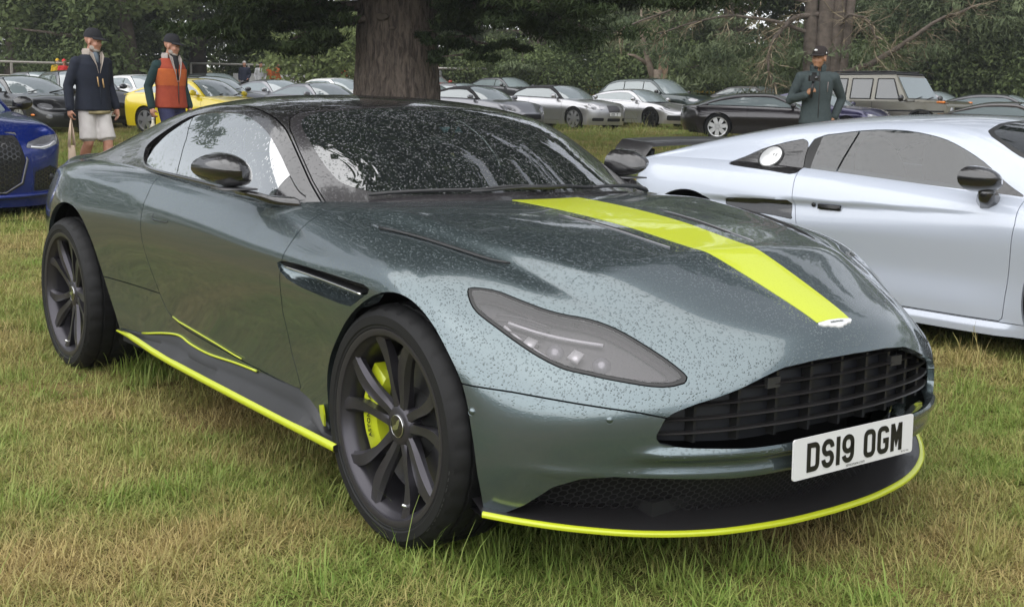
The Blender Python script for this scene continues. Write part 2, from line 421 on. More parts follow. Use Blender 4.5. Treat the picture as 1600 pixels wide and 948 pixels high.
# ------------------------------------------------------------------ panels of the coupe
COUPE = thing('green_sports_coupe', 'dark green wet sports coupe with a lime bonnet stripe and black roof on the grass', 'car')
def absxz(V): return np.stack([V[:, 0], V[:, 2]], 1)
def absyz(V): return np.stack([np.abs(V[:, 1]), V[:, 2]], 1)
ARCH_F = spl([(-.395,-.2),(-.402,.25),(-.403,.396),(-.365,.485),(-.29,.565),(-.199,.643),(-.097,.706),(.003,.745),(.093,.748),(.176,.717),(.258,.651),(.337,.545),(.374,.412),(.388,.31),(.395,.2),(.395,-.2)], 6)
ARCH_R = spl([(-2.258,-.2),(-2.262,.22),(-2.285,.31),(-2.339,.42),(-2.388,.546),(-2.44,.655),(-2.53,.738),(-2.659,.78),(-2.80,.772),(-2.94,.71),(-3.05,.61),(-3.12,.48),(-3.16,.33),(-3.17,.2),(-3.17,-.2)], 6)
HL = np.array([(0.223,-0.833,0.766),(0.216,-0.824,0.773),(0.232,-0.8,0.774),(0.269,-0.768,0.767),(0.33,-0.738,0.749),(0.391,-0.705,0.731),(0.438,-0.671,0.72),(0.484,-0.633,0.713),(0.529,-0.604,0.701),(0.574,-0.581,0.684),(0.633,-0.556,0.656),(0.692,-0.531,0.625),(0.734,-0.513,0.596),(0.743,-0.513,0.586),(0.742,-0.525,0.575),(0.73,-0.549,0.57),(0.711,-0.578,0.568),(0.676,-0.617,0.572),(0.619,-0.669,0.581),(0.574,-0.705,0.59),(0.527,-0.741,0.599),(0.472,-0.771,0.62),(0.413,-0.799,0.65),(0.35,-0.826,0.686),(0.29,-0.846,0.718),(0.256,-0.846,0.741)])
HLN = np.array([.5, -.5, .7]); HLN /= np.linalg.norm(HLN)
HLU = np.cross(HLN, [0, 0, 1]); HLU /= np.linalg.norm(HLU); HLW = np.cross(HLN, HLU)
def hl2(P):
    Q = np.array(P, float).copy(); Q[:, 1] = -np.abs(Q[:, 1]); return np.stack([Q@HLU, Q@HLW], 1)
HLP = spl(hl2(HL), 4, True)
GRILLE = np.array([(-.6,.62),(-.15,.617),(0,.62),(.15,.617),(.264,.606),(.332,.585),(.40,.560),(.46,.541),(.517,.524),(.567,.502),(.583,.487),(.590,.468),(.600,.447),(.598,.428),(.583,.420),(.531,.413),(.38,.406),(.259,.406),(0,.413),(-.6,.41)])
DOOR = np.array([(-1.92,1.2),(-1.908,.92),(-1.905,.84),(-1.902,.784),(-1.894,.705),(-1.882,.651),(-1.856,.58),(-1.802,.478),(-1.754,.422),(-1.68,.398),(-1.599,.377),(-1.354,.357),(-1.05,.340),(-.814,.333),(-.607,.332),(-.66,.444),(-.688,.579),(-.675,.707),(-.655,.76),(-.648,.81),(-.645,.857),(-.64,.887),(-.64,1.2)])
VENT = np.array([(-.704,.750),(-.636,.756),(-.558,.759),(-.358,.757),(-.175,.753),(-.11,.752),(-.06,.74),(-.149,.694),(-.184,.677),(-.245,.675),(-.352,.679),(-.52,.687),(-.619,.7),(-.672,.719),(-.701,.742)])
SKIRT = np.array([(-2.7,.25),(-2.26,.262),(-2.014,.285),(-1.75,.33),(-1.647,.343),(-1.532,.327),(-1.356,.318),(-1.126,.328),(-.907,.331),(-.607,.330),(-.535,.315),(-.468,.286),(-.405,.25),(-.3,.2),(-.3,-.3),(-2.7,-.3)])
def hood_crest(V):
    """the raised middle of the bonnet with its flanks"""
    crest = spl([(-.75,.70),(-.42,.672),(-.06,.635),(.15,.585),(.368,.53),(.56,.46),(.72,.37)], 10)
    x, y, z = V[:, 0], np.abs(V[:, 1]), V[:, 2]
    yc = np.interp(x, crest[:, 0], crest[:, 1])
    s = y-yc
    fade = smooth_step(-.62, -.35, x)*(1-smooth_step(.30, .66, x))*smooth_step(.70, .74, z)
    prof = np.where(s < 0, np.exp(-(s/.26)**2), 1-smooth_step(0, .085, s))
    dip = -np.exp(-((s-.085)/.045)**2)*.55
    W = V.copy(); W[:, 2] += .0155*fade*(prof+dip); return W
def build_coupe_shell():
    V, F = coupe_body(3)
    V = hood_crest(V)
    x, y, z = V.T; ay = np.abs(y)
    # crisp shoulder crease on the doors and haunch
    zl = np.interp(x, [-3.2,-2.8,-1.93,-1.44,-.88,-.5,-.2], [.80,.82,.835,.812,.777,.765,.76])
    f = smooth_step(-2.1, -1.7, x)*(1-smooth_step(-.5, -.1, x))
    V = V.copy(); V[:, 1] += np.sign(y)*f*.006*np.exp(-((z-zl)/.03)**2)*(ay > .8)
    # the haunch folds over above the rear wheel
    zh = np.interp(x, [-3.4,-3.0,-2.6,-2.2,-1.9], [.885,.902,.898,.876,.85])
    f = smooth_step(-3.6, -3.2, x)*(1-smooth_step(-2.5, -1.8, x))
    d = np.exp(-np.abs(z-zh)/.035)*f*.013*(ay > .6)
    V[:, 1] += np.sign(y)*d*.75; V[:, 2] += d*.75
    x, y, z = V.T; ay = np.abs(y); fr_ = smooth_step(.42, .60, x)
    N = vnormals(V, F); V = V+N*(fr_*(.016*np.exp(-((z-.392)/.013)**2)*(1-smooth_step(.56, .66, ay))-.010*np.exp(-((z-.362)/.014)**2)*(1-smooth_step(.56, .70, ay))+.007*np.exp(-np.abs(z-.338)/.010)))[:, None]
    side = lambda V: np.abs(V[:, 1]) > .62
    big = np.float64(1)
    V, F = clip(V, F, np.maximum(-sdf(absxz(V), ARCH_F), -1)*np.where(np.abs(V[:, 1]) > .6, 1, 0)-np.where(np.abs(V[:, 1]) > .6, 0, .05))
    V, F = clip(V, F, np.where(np.abs(V[:, 1]) > .6, -sdf(absxz(V), ARCH_R), -.05))
    V, F = clip(V, F, -sdf(absxz(V), SKIRT))
    cab = np.array([(-3.2,0),(-3.2,.55),(-2.9,.70),(-2.3,.755),(-1.2,.765),(-.86,.745),(-.78,.67),(-.66,.52),(-.56,.26),(-.52,0),(-.52,-.2),(-3.2,-.2)])
    V, F = clip(V, F, np.where(V[:, 2] > .7, -sdf(np.stack([V[:, 0], np.abs(V[:, 1])], 1), cab), -.05))
    # lamp openings
    V, F = clip(V, F, np.where((V[:, 0] > .05) & (V[:, 2] > .4), .0035-sdf(hl2(V), HLP), -.05))
    g = np.where(V[:, 0] > .5, -sdf(absyz(V), GRILLE), -.05); V, F = clip(V, F, g)
    intake = np.array([(-.5,.329),(0,.329),(.236,.326),(.406,.324),(.59,.331),(.68,.335),(.74,.326),(.79,.297),(.83,.238),(.87,.2),(.87,-.1),(-.5,-.1)])
    V, F = clip(V, F, np.where(V[:, 0] > .40, -sdf(absyz(V), intake), -.05))
    V, F = clip(V, F, np.where(np.abs(V[:, 1]) > .8, -sdf(absxz(V), VENT), -.05))
    G = .0022
    # bumper skin
    zl = lambda V: V[:, 2]-np.interp(np.abs(V[:, 1]), [0,.5,.563,.632,.751,.855,.919,.94], [.48,.48,.488,.504,.521,.537,.543,.547])
    fb = np.where(V[:, 0] > .3, zl(V), .05)
    bump = clip(V, F, fb+G); V, F = clip(V, F, G-fb)
    panel('front_bumper', bump, M_paint, COUPE, .02)
    for s in (-1, 1):
        d = np.where(V[:, 1]*s > .3, sdf(absxz(V), DOOR), .05)
        dr = clip(V, F, d+G); V, F = clip(V, F, G-d)
        panel('door', dr, M_paint, COUPE, .02)
    fr, re = clip(V, F, -1.2-V[:, 0]), clip(V, F, V[:, 0]+1.2)
    # stripe and bonnet slots lie on the bonnet
    def overlay(name, fields, mt, lift, src=fr, depth=.003):
        A, B = src
        for fn in fields: 
            A, B = clip(A, B, fn(A))
        if not B: return None
        A = A+vnormals(A, B)*lift
        return panel(name, (A, B), mt, COUPE, depth)
    wst = lambda V: -0.0334*V[:, 0]**2-0.053*V[:, 0]+0.1319
    overlay('lime_stripe', [lambda V: np.abs(V[:, 1])-wst(V), lambda V: V[:, 0]-.792-.3*V[:, 1]**2, lambda V: .66-V[:, 2]], M_lime, .0012, depth=.0012)
    for s in (-1, 1):
        yv = lambda V: np.interp(V[:, 0], [-.128, .325], [.222, .183])
        overlay('bonnet_slot', [lambda V: np.abs(V[:, 1]*s-yv(V)+.012)-.0125*smooth_step(-.15, -.06, V[:, 0])*(1-.9*smooth_step(.2, .335, V[:, 0])), lambda V: np.abs(V[:, 0]-.1)-.235], M_void, .001)
    panel('bonnet', fr, M_paint, COUPE, .02)
    # rear quarters, split low behind the door
    fq = np.where((V[:, 0] < -1.2) & (V[:, 0] > -2.8), V[:, 2]-.487-0*V[:, 0], .05)
    low = clip(*re, np.where((re[0][:, 0] > -2.6), re[0][:, 2]-.487+G, .05)); up = clip(*re, np.where((re[0][:, 0] > -2.6), .487+G-re[0][:, 2], -.05))
    for s in (-1, 1): panel('rear_sill_panel', clip(*low, -low[0][:, 1]*s), M_paint, COUPE, .02)
    panel('rear_quarter_panels', up, M_paint, COUPE, .02)
    return fr
FR = build_coupe_shell()
# ------------------------------------------------------------------ cabin of the coupe
def build_coupe_cabin():
    V, F = coupe_cabin(3)
    G = .0015
    DLO = spl([(-2.256,1.061),(-2.165,1.113),(-2.074,1.158),(-2.0,1.185),(-1.858,1.203),(-1.666,1.208),(-1.529,1.2),(-1.387,1.173),(-1.257,1.134),(-1.121,1.073),(-1.006,1.012),(-.90,.958),(-.84,.934),(-.90,.926),(-1.2,.932),(-1.5,.944),(-1.8,.958),(-2.067,.966),(-2.2,.99),(-2.255,1.03)], 4, True)
    sidef = lambda V: np.where(np.abs(V[:, 1]) > .5, sdf(absxz(V), DLO), .05)
    # windscreen and rear window, seen from above
    wsp = np.array([(-.40,-.3),(-.40,0),(-.45,.26),(-.56,.52),(-.66,.66),(-.735,.708),(-.76,.722),(-.90,.700),(-1.08,.662),(-1.20,.632),(-1.29,.585),(-1.325,.52),(-1.30,.42),(-1.275,.25),(-1.262,0),(-1.262,-.3)])
    wsf = lambda V: np.where(V[:, 0] > -1.5, sdf(np.stack([V[:, 0], np.abs(V[:, 1])], 1), wsp), .05)
    rwp = np.array([(-2.25,-.3),(-2.25,.42),(-2.32,.53),(-2.6,.57),(-3.0,.56),(-3.12,.5),(-3.15,.3),(-3.16,-.3)])
    rwf = lambda V: np.where((V[:, 0] < -2.1) & (V[:, 2] > .95), sdf(np.stack([V[:, 0], np.abs(V[:, 1])], 1), rwp), .05)
    W = clip(V, F, wsf(V)+.002); V, F = clip(V, F, .002-wsf(V))
    R = clip(V, F, rwf(V)+.002); V, F = clip(V, F, .002-rwf(V))
    # the border of the windscreen is printed black
    inner = np.array([(-.52,-.3),(-.52,0),(-.56,.26),(-.66,.50),(-.79,.612),(-.90,.632),(-1.08,.612),(-1.20,.585),(-1.255,.545),(-1.28,.48),(-1.265,.40),(-1.245,.25),(-1.235,0),(-1.235,-.3)])
    fi = lambda V: sdf(np.stack([V[:, 0], np.abs(V[:, 1])], 1), spl(inner, 4))
    g = clip(*W, fi(W[0])); b = clip(*W, -fi(W[0]))
    ws = panel('windscreen', g, M_wind, COUPE, .004)
    panel('screen_border', b, mat('frit_black', (.03, .028, .03), .18, 0, 1., wet=dict(scale=105, strength=.5, dist=.004, zlo=.12, zhi=.5)), COUPE, .004)
    panel('rear_window', R, M_wind, COUPE, .004)
    for s in (-1, 1):
        fs = lambda V: np.where(V[:, 1]*s > 0, sidef(V), .05)
        S_ = clip(V, F, fs(V)+G); V, F = clip(V, F, G-fs(V))
        A, B = S_
        # black rear blade recess, quarter light, door glass, mirror sail
        q1 = lambda V: V[:, 0]-np.interp(V[:, 2], [.95,1.0,1.05,1.1,1.16,1.2], [-2.16,-2.19,-2.17,-2.12,-2.02,-1.93])
        rec = clip(A, B, q1(A)); A, B = clip(A, B, -q1(A))
        q2 = lambda V: V[:, 0]-np.interp(V[:, 2], [.94,1.02,1.10,1.18], [-1.821,-1.843,-1.886,-1.985])
        qu = clip(A, B, q2(A)+.004); A, B = clip(A, B, .004-q2(A))
        q3 = lambda V: np.interp(V[:, 2], [.92,.96,1.0,1.06], [-1.005,-1.0,-.99,-.985])-V[:, 0]
        sail = clip(A, B, q3(A)+.003); gl = clip(A, B, .003-q3(A))
        def inset(m, d):
            X = m[0].copy(); X[:, 1] -= s*d; return (X, m[1])
        panel('rear_side_recess', inset(rec, .03), M_void, COUPE, .004)
        panel('quarter_light', inset(qu, .006), M_side, COUPE, .004)
        panel('side_window', inset(gl, .006), M_side, COUPE, .004)
        panel('mirror_sail', inset(sail, .003), M_black, COUPE, .006)
        # window trim
        d3 = [None]
    # roof between the two long rails that run from the bonnet over the doors to the tail
    ys = lambda V: np.abs(V[:, 1])-np.interp(V[:, 0], [-3.6,-3.2,-2.85,-2.6,-2.22,-1.9,-1.57,-1.32,-1.2,-1.08,-.9,-.74], [.60,.64,.655,.645,.622,.606,.607,.628,.645,.672,.71,.737])
    rf = clip(V, F, ys(V)+.003); V, F = clip(V, F, .003-ys(V))
    panel('roof', rf, M_black, COUPE, .02)
    for s in (-1, 1): panel('roof_rail', clip(V, F, -V[:, 1]*s), M_black, COUPE, .02)
build_coupe_cabin()
tc_ = None
def belt_trim(s):
    pts = [(-2.24,.785*s,.992),(-2.12,.815*s,.968),(-1.9,.835*s,.960),(-1.6,.842*s,.952),(-1.3,.84*s,.940),(-1.0,.825*s,.928),(-.82,.795*s,.918)]
    m = MB(); m.tube([tuple(p) for p in spl(pts, 5)], .009, 6); m.build('belt_moulding', M_black, COUPE)
for s in (-1, 1): belt_trim(s)
# ---- interior
def rounded(name, c, d, mt, parent, rot=None, lev=2):
    m = MB(); m.box((0, 0, 0), d)
    V, F = subd(np.array(m.V), m.F, lev)
    V[:, 0] *= 1.12; V[:, 1] *= 1.12; V[:, 2] *= 1.12
    return link(name, new_mesh(name, V, F, mt), parent, c, rot)
rounded('dashboard', (-.88, 0, .79), (.42, 1.40, .20), M_leather, COUPE, (0, .15, 0))
rounded('cabin_floor', (-1.8, 0, .42), (2.2, 1.5, .12), M_void, COUPE)
rounded('rear_shelf', (-2.75, 0, .80), (.9, 1.3, .12), M_leather, COUPE)
for s in (-1, 1):
    st_ = thing('seat', None, None); st_.parent = COUPE
    rounded('seat_cushion', (-1.72, .36*s, .52), (.52, .50, .16), M_leather, st_)
    rounded('backrest', (-2.02, .36*s, .80), (.16, .50, .62), M_leather, st_, (0, -.25, 0))
    rounded('headrest', (-2.12, .36*s, 1.10), (.10, .27, .16), M_leather, st_, (0, -.2, 0))
m = MB(); m.tube([(0+.06*math.sin(a)*.5, .17*math.cos(a), .17*math.sin(a)) for a in np.linspace(0, 2*math.pi, 25)], .016, 6, False)
m.box((0, 0, 0), (.04, .14, .09)); m.box((0, 0, 0), (.02, .32, .03))
o = m.build('steering_wheel', M_leather, COUPE); o.location = (-1.22, -.36, .84); o.rotation_euler = (0, .35, 0)
m = MB(); m.box((0, 0, 0), (.03, .23, .06)); m.tube([(0, 0, .03), (.05, 0, .08)], .012, 6)
o = m.build('rear_view_mirror', M_satin, COUPE); o.location = (-1.10, 0, 1.10)
m = MB(); m.box((0, 0, 0), (.004, .09, .035)); o = m.build('windscreen_sticker', mat('pale_blue_print', (.35, .62, .70), .5), COUPE); o.location = (-1.158, .055, 1.157); o.rotation_euler = (0, -1.02, 0)
m = MB(); m.box((0, 0, 0), (.05, .12, .09)); o = m.build('seat_tab', M_limep, COUPE); o.location = (-2.02, -.36, 1.08)
# ---- headlights: black joint, lens and what is behind it
def coupe_headlight(s):
    V, F = coupe_body(3); V = hood_crest(V)
    sel = lambda V: np.where((V[:, 0] > .05) & (V[:, 2] > .4) & (V[:, 1]*s > 0), sdf(hl2(V), HLP), .05)
    V, F = clip(V, F, sel(V))
    lamp = thing('headlight', None, None); lamp.parent = COUPE
    N = vnormals(V, F)
    j = clip(V, F, -.009-sel(V)); panel('lamp_seal', j, M_ink, lamp, .01)
    l = clip(V, F, sel(V)+.009); panel('lamp_lens', (l[0]+vnormals(*l)*.001, l[1]), M_lens, lamp, .004)
    # tray, set 45 mm deep
    t = (V-N*.045, F)
    panel('lamp_tray', t, mat('lamp_grey', (.10, .092, .098), .4), lamp, -.03)
    inn = clip(V, F, sel(V)+.024); panel('lamp_mask', (inn[0]-vnormals(*inn)*.034, inn[1]), mat('lamp_mask_grey', (.02, .019, .021), .3, 0, .4), lamp, -.008)
    def at2(u, w, dep):
        P = hl2(V); i = np.argmin((P[:, 0]-u)**2+(P[:, 1]-w)**2); return V[i]-N[i]*dep, N[i]
    P2 = hl2(HL)
    # light guide: a thin white line set inside the outline along the lower and upper edge
    def inner(pts, k):
        c = P2.mean(0); return [at2(*(c+(p-c)*k), .022)[0] for p in pts]
    low = inner(hl2(np.array([(0.711,-0.578,0.568),(0.676,-0.617,0.572),(0.619,-0.669,0.581),(0.527,-0.741,0.599),(0.413,-0.799,0.65),(0.33,-0.81,0.70)])), .88)
    up = inner(hl2(np.array([(0.33,-.80,.712),(0.40,-.755,.70),(0.48,-.70,.688),(0.56,-.64,.672)])), .9)
    for q in (low, up):
        m = MB(); m.tube([tuple(p) for p in spl(q, 5)], .0045, 6); m.build('light_guide', mat('guide_white', (.75, .75, .77), .3), lamp)
    dk = inner(hl2(np.array([(0.30,-.815,.735),(0.36,-.775,.73),(0.43,-.72,.715)])), .95)
    for k in range(5):
        m = MB(); m.tube([tuple(p+np.array([.004*k, -.013*k*s*s, -.011*k])) for p in spl(dk, 4)], .004, 6); m.build('louvre', mat('lamp_dark', (.08, .075, .08), .4), lamp)
    for (X, r) in (((.47,-.735,.648), .026), ((.575,-.665,.632), .027)):
        p, n_ = at2(*hl2(np.array([X]))[0], .03)
        m = MB(); m.ellipsoid((0, 0, 0), (r, r, r), 16, 10); o = m.build('projector_lens', mat('projector', (.30, .30, .32), .06, .35, 1.), lamp); o.location = p-n_*.012
        m = MB(); m.box((0, 0, 0), (.03, .034, .012)); o = m.build('reflector', mat('lamp_chrome', (.9, .9, .9), .12, .2, 1.), lamp); o.location = p+n_*.012+np.array([-.05, -.045*(1 if True else 0), .012]); o.rotation_euler = (.5, .3, .4)
    if s > 0:
        for c in lamp.children:      # the traced points lie on the near side; reflect the loose pieces
            if c.name.split('.')[0] in ('light_guide', 'louvre'):
                pass
    return lamp
coupe_headlight(-1)
# the far lamp is the near one reflected
def mirror_tree(o, parent):
    c = o.copy(); col.objects.link(c); c.parent = parent
    if c.data:
        me = o.data.copy(); me.transform(Matrix.Scale(-1, 4, (0, 1, 0))); me.flip_normals(); c.data = me
    c.location.y *= -1; e = c.rotation_euler; c.rotation_euler = (-e.x, e.y, -e.z)
    for ch in list(o.children): mirror_tree(ch, c)
    return c
mirror_tree([c for c in COUPE.children if c.name == 'headlight'][0], COUPE)
# ---- grille
def front_x(y, z):
    """depth of the nose at height z"""
    return None
def coupe_front():
    V, F = coupe_body(3)
    g = clip(V, F, np.where(V[:, 0] > .5, sdf(absyz(V), GRILLE), .05))
    # frame: the opening's inner wall
    A = g[0].copy(); gr = thing('grille', None, None); gr.parent = COUPE
    # backing 9 cm behind the opening
    B = A.copy(); B[:, 0] -= .085; panel('grille_backing', (B, g[1]), mat('grille_back', (.010, .011, .016), .5), gr, -.0)
    # slats: horizontal blades that follow the nose
    ys = np.linspace(-.60, .60, 41)
    pl = np.array([(0,.883),(.19,.869),(.382,.832),(.50,.788),(.587,.735),(.66,.67)])
    xf = lambda y: np.interp(np.abs(y), spl(pl, 6)[:, 1]*0+spl(pl, 6)[:, 0], spl(pl, 6)[:, 1])
    for k, z0 in enumerate((.440, .476, .512, .548, .583)):
        half = [.592, .588, .54, .425, .325][k]
        P = []
        yy = np.linspace(-half, half, 31)
        for y in yy:
            z = z0+.010*(1-(y/.6)**2)
            P.append((xf(y)-.038-(.012*k if False else 0)-max(0, z-.5)*.18, y, z))
        m = MB()
        Vv = []; Ff = []
        for (px, py, pz) in P:
            n = 6
            for (dx, dz) in ((.012, 0), (.008, .0026), (-.016, .0026), (-.016, -.0026), (.008, -.0026)): Vv.append((px+dx, py, pz+dz))
        for i in range(len(P)-1):
            for j in range(5): Ff.append((i*5+j, i*5+(j+1) % 5, (i+1)*5+(j+1) % 5, (i+1)*5+j))
        m.add(Vv, Ff); m.build('slat', mat('slat_black', (.03, .028, .028), .32, .3), gr, False)
    for y in np.linspace(-.48, .48, 9):
        m = MB(); zt = np.interp(abs(y), [0, .264, .332, .419, .517, .56], [.615, .60, .58, .55, .522, .50])
        m.box((xf(y)-.065, y, (zt+.412)/2), (.03, .010, zt-.415)); m.build('upright', M_satin, gr, False)
    for s in (-1, 1):
        m = MB(); m.box((xf(.265)-.042, .265*s, .561), (.012, .05, .028))
        o = m.build('sensor_plate', mat('dull_black', (.03, .03, .032), .5), gr, False)
        o.data.transform(Matrix.Identity(4))
    # a ledge under the grille that carries the number plate
    plt = thing('number_plate', None, None); plt.parent = COUPE; plt.location = (.894, 0, .364); plt.rotation_euler = (0, -.03, 0)
    return gr, plt, xf
GR, PLATE, XF = coupe_front()
# ------------------------------------------------------------------ lettering drawn as strokes (height 79, width 50, stroke 14 as on number plates)
def stroke(m, pts, w, x0, zdep, closed=False):
    P = [np.array(p, float) for p in pts]; n = len(P); Lp = []; Rp = []
    for i in range(n):
        if closed: a, b = P[i-1], P[(i+1) % n]
        else: a, b = P[max(i-1, 0)], P[min(i+1, n-1)]
        d1 = P[i]-a; d2 = b-P[i]
        d1 = d1/np.linalg.norm(d1) if np.linalg.norm(d1) > 1e-9 else d2/np.linalg.norm(d2)
        d2 = d2/np.linalg.norm(d2) if np.linalg.norm(d2) > 1e-9 else d1
        n1 = np.array([-d1[1], d1[0]]); n2 = np.array([-d2[1], d2[0]]); t = n1+n2; t = t/np.linalg.norm(t); k = w/2/max(.35, t@n1)
        Lp.append(P[i]+t*k); Rp.append(P[i]-t*k)
    V = []; F = []
    for a, b in zip(Lp, Rp): V += [(x0, a[0], a[1]), (x0, b[0], b[1]), (x0-zdep, a[0], a[1]), (x0-zdep, b[0], b[1])]
    for i in range(n if closed else n-1):
        j = (i+1) % n; a, b = i*4, j*4
        F += [(a, a+1, b+1, b), (a+2, b+2, b+3, a+3), (a, b, b+2, a+2), (a+1, a+3, b+3, b+1)]
    if not closed: F += [(0, 2, 3, 1), ((n-1)*4, (n-1)*4+1, (n-1)*4+3, (n-1)*4+2)]
    m.add(V, F)
def arc(cx, cy, rx, ry, a0, a1, n=8): return [(cx+rx*math.cos(R_(a0+(a1-a0)*i/n)), cy+ry*math.sin(R_(a0+(a1-a0)*i/n))) for i in range(n+1)]
def glyph(ch):
    w, h, t = 50, 79, 14; l, r, b, u = t/2, w-t/2, t/2, h-t/2; q = 13
    rr = lambda: arc(r-q, u-q, q, q, 90, 0)+arc(r-q, b+q, q, q, 0, -90)
    if ch == 'D': return [([(l, b), (l, u)]+rr(), True)]
    if ch in 'O0': return [(arc(l+q, u-q, q, q, 180, 90)+rr()+arc(l+q, b+q, q, q, 270, 180), True)]
    if ch == '1' or ch == 'I': return [([(w/2, 0), (w/2, h)], False)]
    if ch == 'S':
        k = 17
        return [(arc(r-k, u-k, k, k, 0, 90)+arc(l+k, u-k, k, k, 90, 250, 12)+arc(r-k, b+k, k, k, 70, -90, 12)+arc(l+k, b+k, k, k, 270, 180), False)]
    if ch == '9':
        k = 17
        return [(arc(r-k, u-k, k, k, 0, 90)+arc(l+k, u-k, k, k, 90, 180)+arc(l+k, 33+k, k, k, 180, 270)+arc(r-k, 33+k, k, k, 270, 360), True), (arc(l+k, b+k, k, k, 190, 270)+arc(r-k, b+k, k, k, 270, 360)+[(r, u-k)], False)]
    if ch == 'G': return [(arc(r-q, u-q, q, q, 0, 90)+arc(l+q, u-q, q, q, 90, 180)+arc(l+q, b+q, q, q, 180, 270)+arc(r-q, b+q, q, q, 270, 360)+[(r, 37), (r-17, 37)], False)]
    if ch == 'M': return [([(l, 0), (l, h)], False), ([(r, 0), (r, h)], False), ([(l+1, h-2), (w/2, 30), (r-1, h-2)], False)]
    if ch == 'K': return [([(l, 0), (l, h)], False), ([(r, h), (l+6, 38), (r, 0)], False)]
    if ch == 'R': return [([(l, 0), (l, u)]+arc(r-q, u-q, q, q, 90, 0)+arc(r-q, 36+q, q, q, 0, -90)+[(l, 36)], False), ([(24, 36), (r, 0)], False)]
    if ch == 'E': return [([(r+6, u), (l, u), (l, b), (r+6, b)], False), ([(l, 40), (r, 40)], False)]
    if ch == 'W': return [([(l-3, h), (l+4, 2), (w/2, 50), (r-4, 2), (r+3, h)], False)]
    if ch == 'X': return [([(l, 0), (r, h)], False), ([(l, h), (r, 0)], False)]
    if ch == '7': return [([(l, u), (r, u), (20, 0)], False)]
    if ch == '2': return [(arc(r-17, u-17, 17, 17, 170, -20)+[(l, b), (r+5, b)], False)]
    if ch == '3': return [(arc(25, 57, 16, 15, 150, -80)+arc(25, 23, 18, 17, 80, -150), False)]
    if ch == '8': return [(arc(25, 57, 16, 15, 0, 360, 14)[:-1], True), (arc(25, 23, 18, 17, 0, 360, 14)[:-1], True)]
    if ch == 'T': return [([(0, u), (w, u)], False), ([(w/2, u), (w/2, 0)], False)]
    return []
def plate_text(text, s=.001, adv=61, gap=33, x0=.0):
    """outline strokes of a registration number, centred; yields (char, MB)"""
    widths = [gap if c == ' ' else (adv-36 if c in '1I' else adv) for c in text]
    tot = sum(widths)-11; y = -tot/2; out = []
    for c, wd in zip(text, widths):
        if c != ' ':
            m = MB(); off = y-(18 if c in '1I' else 0)
            for pts, cl in glyph(c): stroke(m, [((px+off)*s, (pz-39.5)*s) for px, pz in pts], .014*s*1000, x0, .002, cl)
            out.append((c, m))
        y += wd
    return out
def font_mesh(text, size, depth=.001):
    cu = bpy.data.curves.new('txt', 'FONT'); cu.body = text; cu.size = size; cu.extrude = depth; cu.align_x = 'CENTER'; cu.align_y = 'CENTER'; cu.resolution_u = 3
    o = bpy.data.objects.new('txt', cu); col.objects.link(o); bpy.context.view_layer.update()
    ev = o.evaluated_get(bpy.context.evaluated_depsgraph_get()); m2 = ev.to_mesh()
    V = np.array([tuple(v.co) for v in m2.vertices]); F = [tuple(p.vertices) for p in m2.polygons]
    ev.to_mesh_clear(); bpy.data.objects.remove(o); bpy.data.curves.remove(cu)
    return V, F
def rounded_plate(w, h, t, r=.008):
    pts = arc(w/2-r, h/2-r, r, r, 90, 0, 4)+arc(w/2-r, -h/2+r, r, r, 0, -90, 4)+arc(-w/2+r, -h/2+r, r, r, 270, 180, 4)+arc(-w/2+r, h/2-r, r, r, 180, 90, 4)
    n = len(pts); V = [(t/2, a, b) for a, b in pts]+[(-t/2, a, b) for a, b in pts]
    F = [tuple(reversed(range(n))), tuple(range(n, 2*n))]+[(i, (i+1) % n, n+(i+1) % n, n+i) for i in range(n)]
    return V, F
# plate of the coupe: in view the text runs from its right side (y<0) to its left (y>0)
V_, F_ = rounded_plate(.52, .111, .005); link('plate_board', fix_normals(new_mesh('plate_board', V_, F_, M_white, False)), PLATE)
for c, m in plate_text('DS19 OGM', x0=.0046): link('letter', fix_normals(new_mesh('letter', m.V, m.F, M_ink, False)), PLATE)
V_, F_ = font_mesh('stratstone.com', .0135, .0003)
link('dealer_lettering', new_mesh('dealer_lettering', np.stack([np.full(len(V_), .0030)+V_[:, 2]*.1, V_[:, 0]+.0, V_[:, 1]-.047], 1), F_, M_ink, False), PLATE)
V_, F_ = font_mesh('BS AU 145e', .007, .0003)
link('standard_lettering', new_mesh('standard_lettering', np.stack([np.full(len(V_), .0030)+V_[:, 2]*.1, V_[:, 0]+.225, V_[:, 1]-.047], 1), F_, M_ink, False), PLATE)
# ------------------------------------------------------------------ wheels
def make_tyre(R=.353, hw=.128, rimr=.272):
    sid = [(rimr-.012, -hw+.028), (rimr, -hw+.012), (rimr+.012, -hw+.003), (rimr+.016, -hw-.001), (rimr+.022, -hw-.001), (rimr+.026, -hw-.004), (rimr+.050, -hw-.004), (rimr+.053, -hw+.001), (R-.018, -hw+.006), (R-.010, -hw+.018), (R-.002, -hw+.032)]
    gro = []
    for y0 in (-.075, -.027, .027, .075):
        y0 *= hw/.128; gro += [(R, y0-.006), (R-.008, y0-.004), (R-.008, y0+.004), (R, y0+.006)]
    prof = sid+gro+[(r, -y) for r, y in reversed(sid)]
    m = MB(); n = 160; m.lathe_y(prof, n)
    # lateral tread cuts: sink short pieces of the shoulder
    V = np.array(m.V).reshape(len(prof), n, 3)
    ns = len(sid)
    for k in range(0, n, 5):
        for j in (ns-2, ns-1, ns, ns+3, ns+4, ns+7, ns+8, len(prof)-ns, len(prof)-ns+1):
            f = .987; V[j, k, 0] *= f; V[j, k, 2] *= f
    m.V = [tuple(v) for v in V.reshape(-1, 3)]
    return m
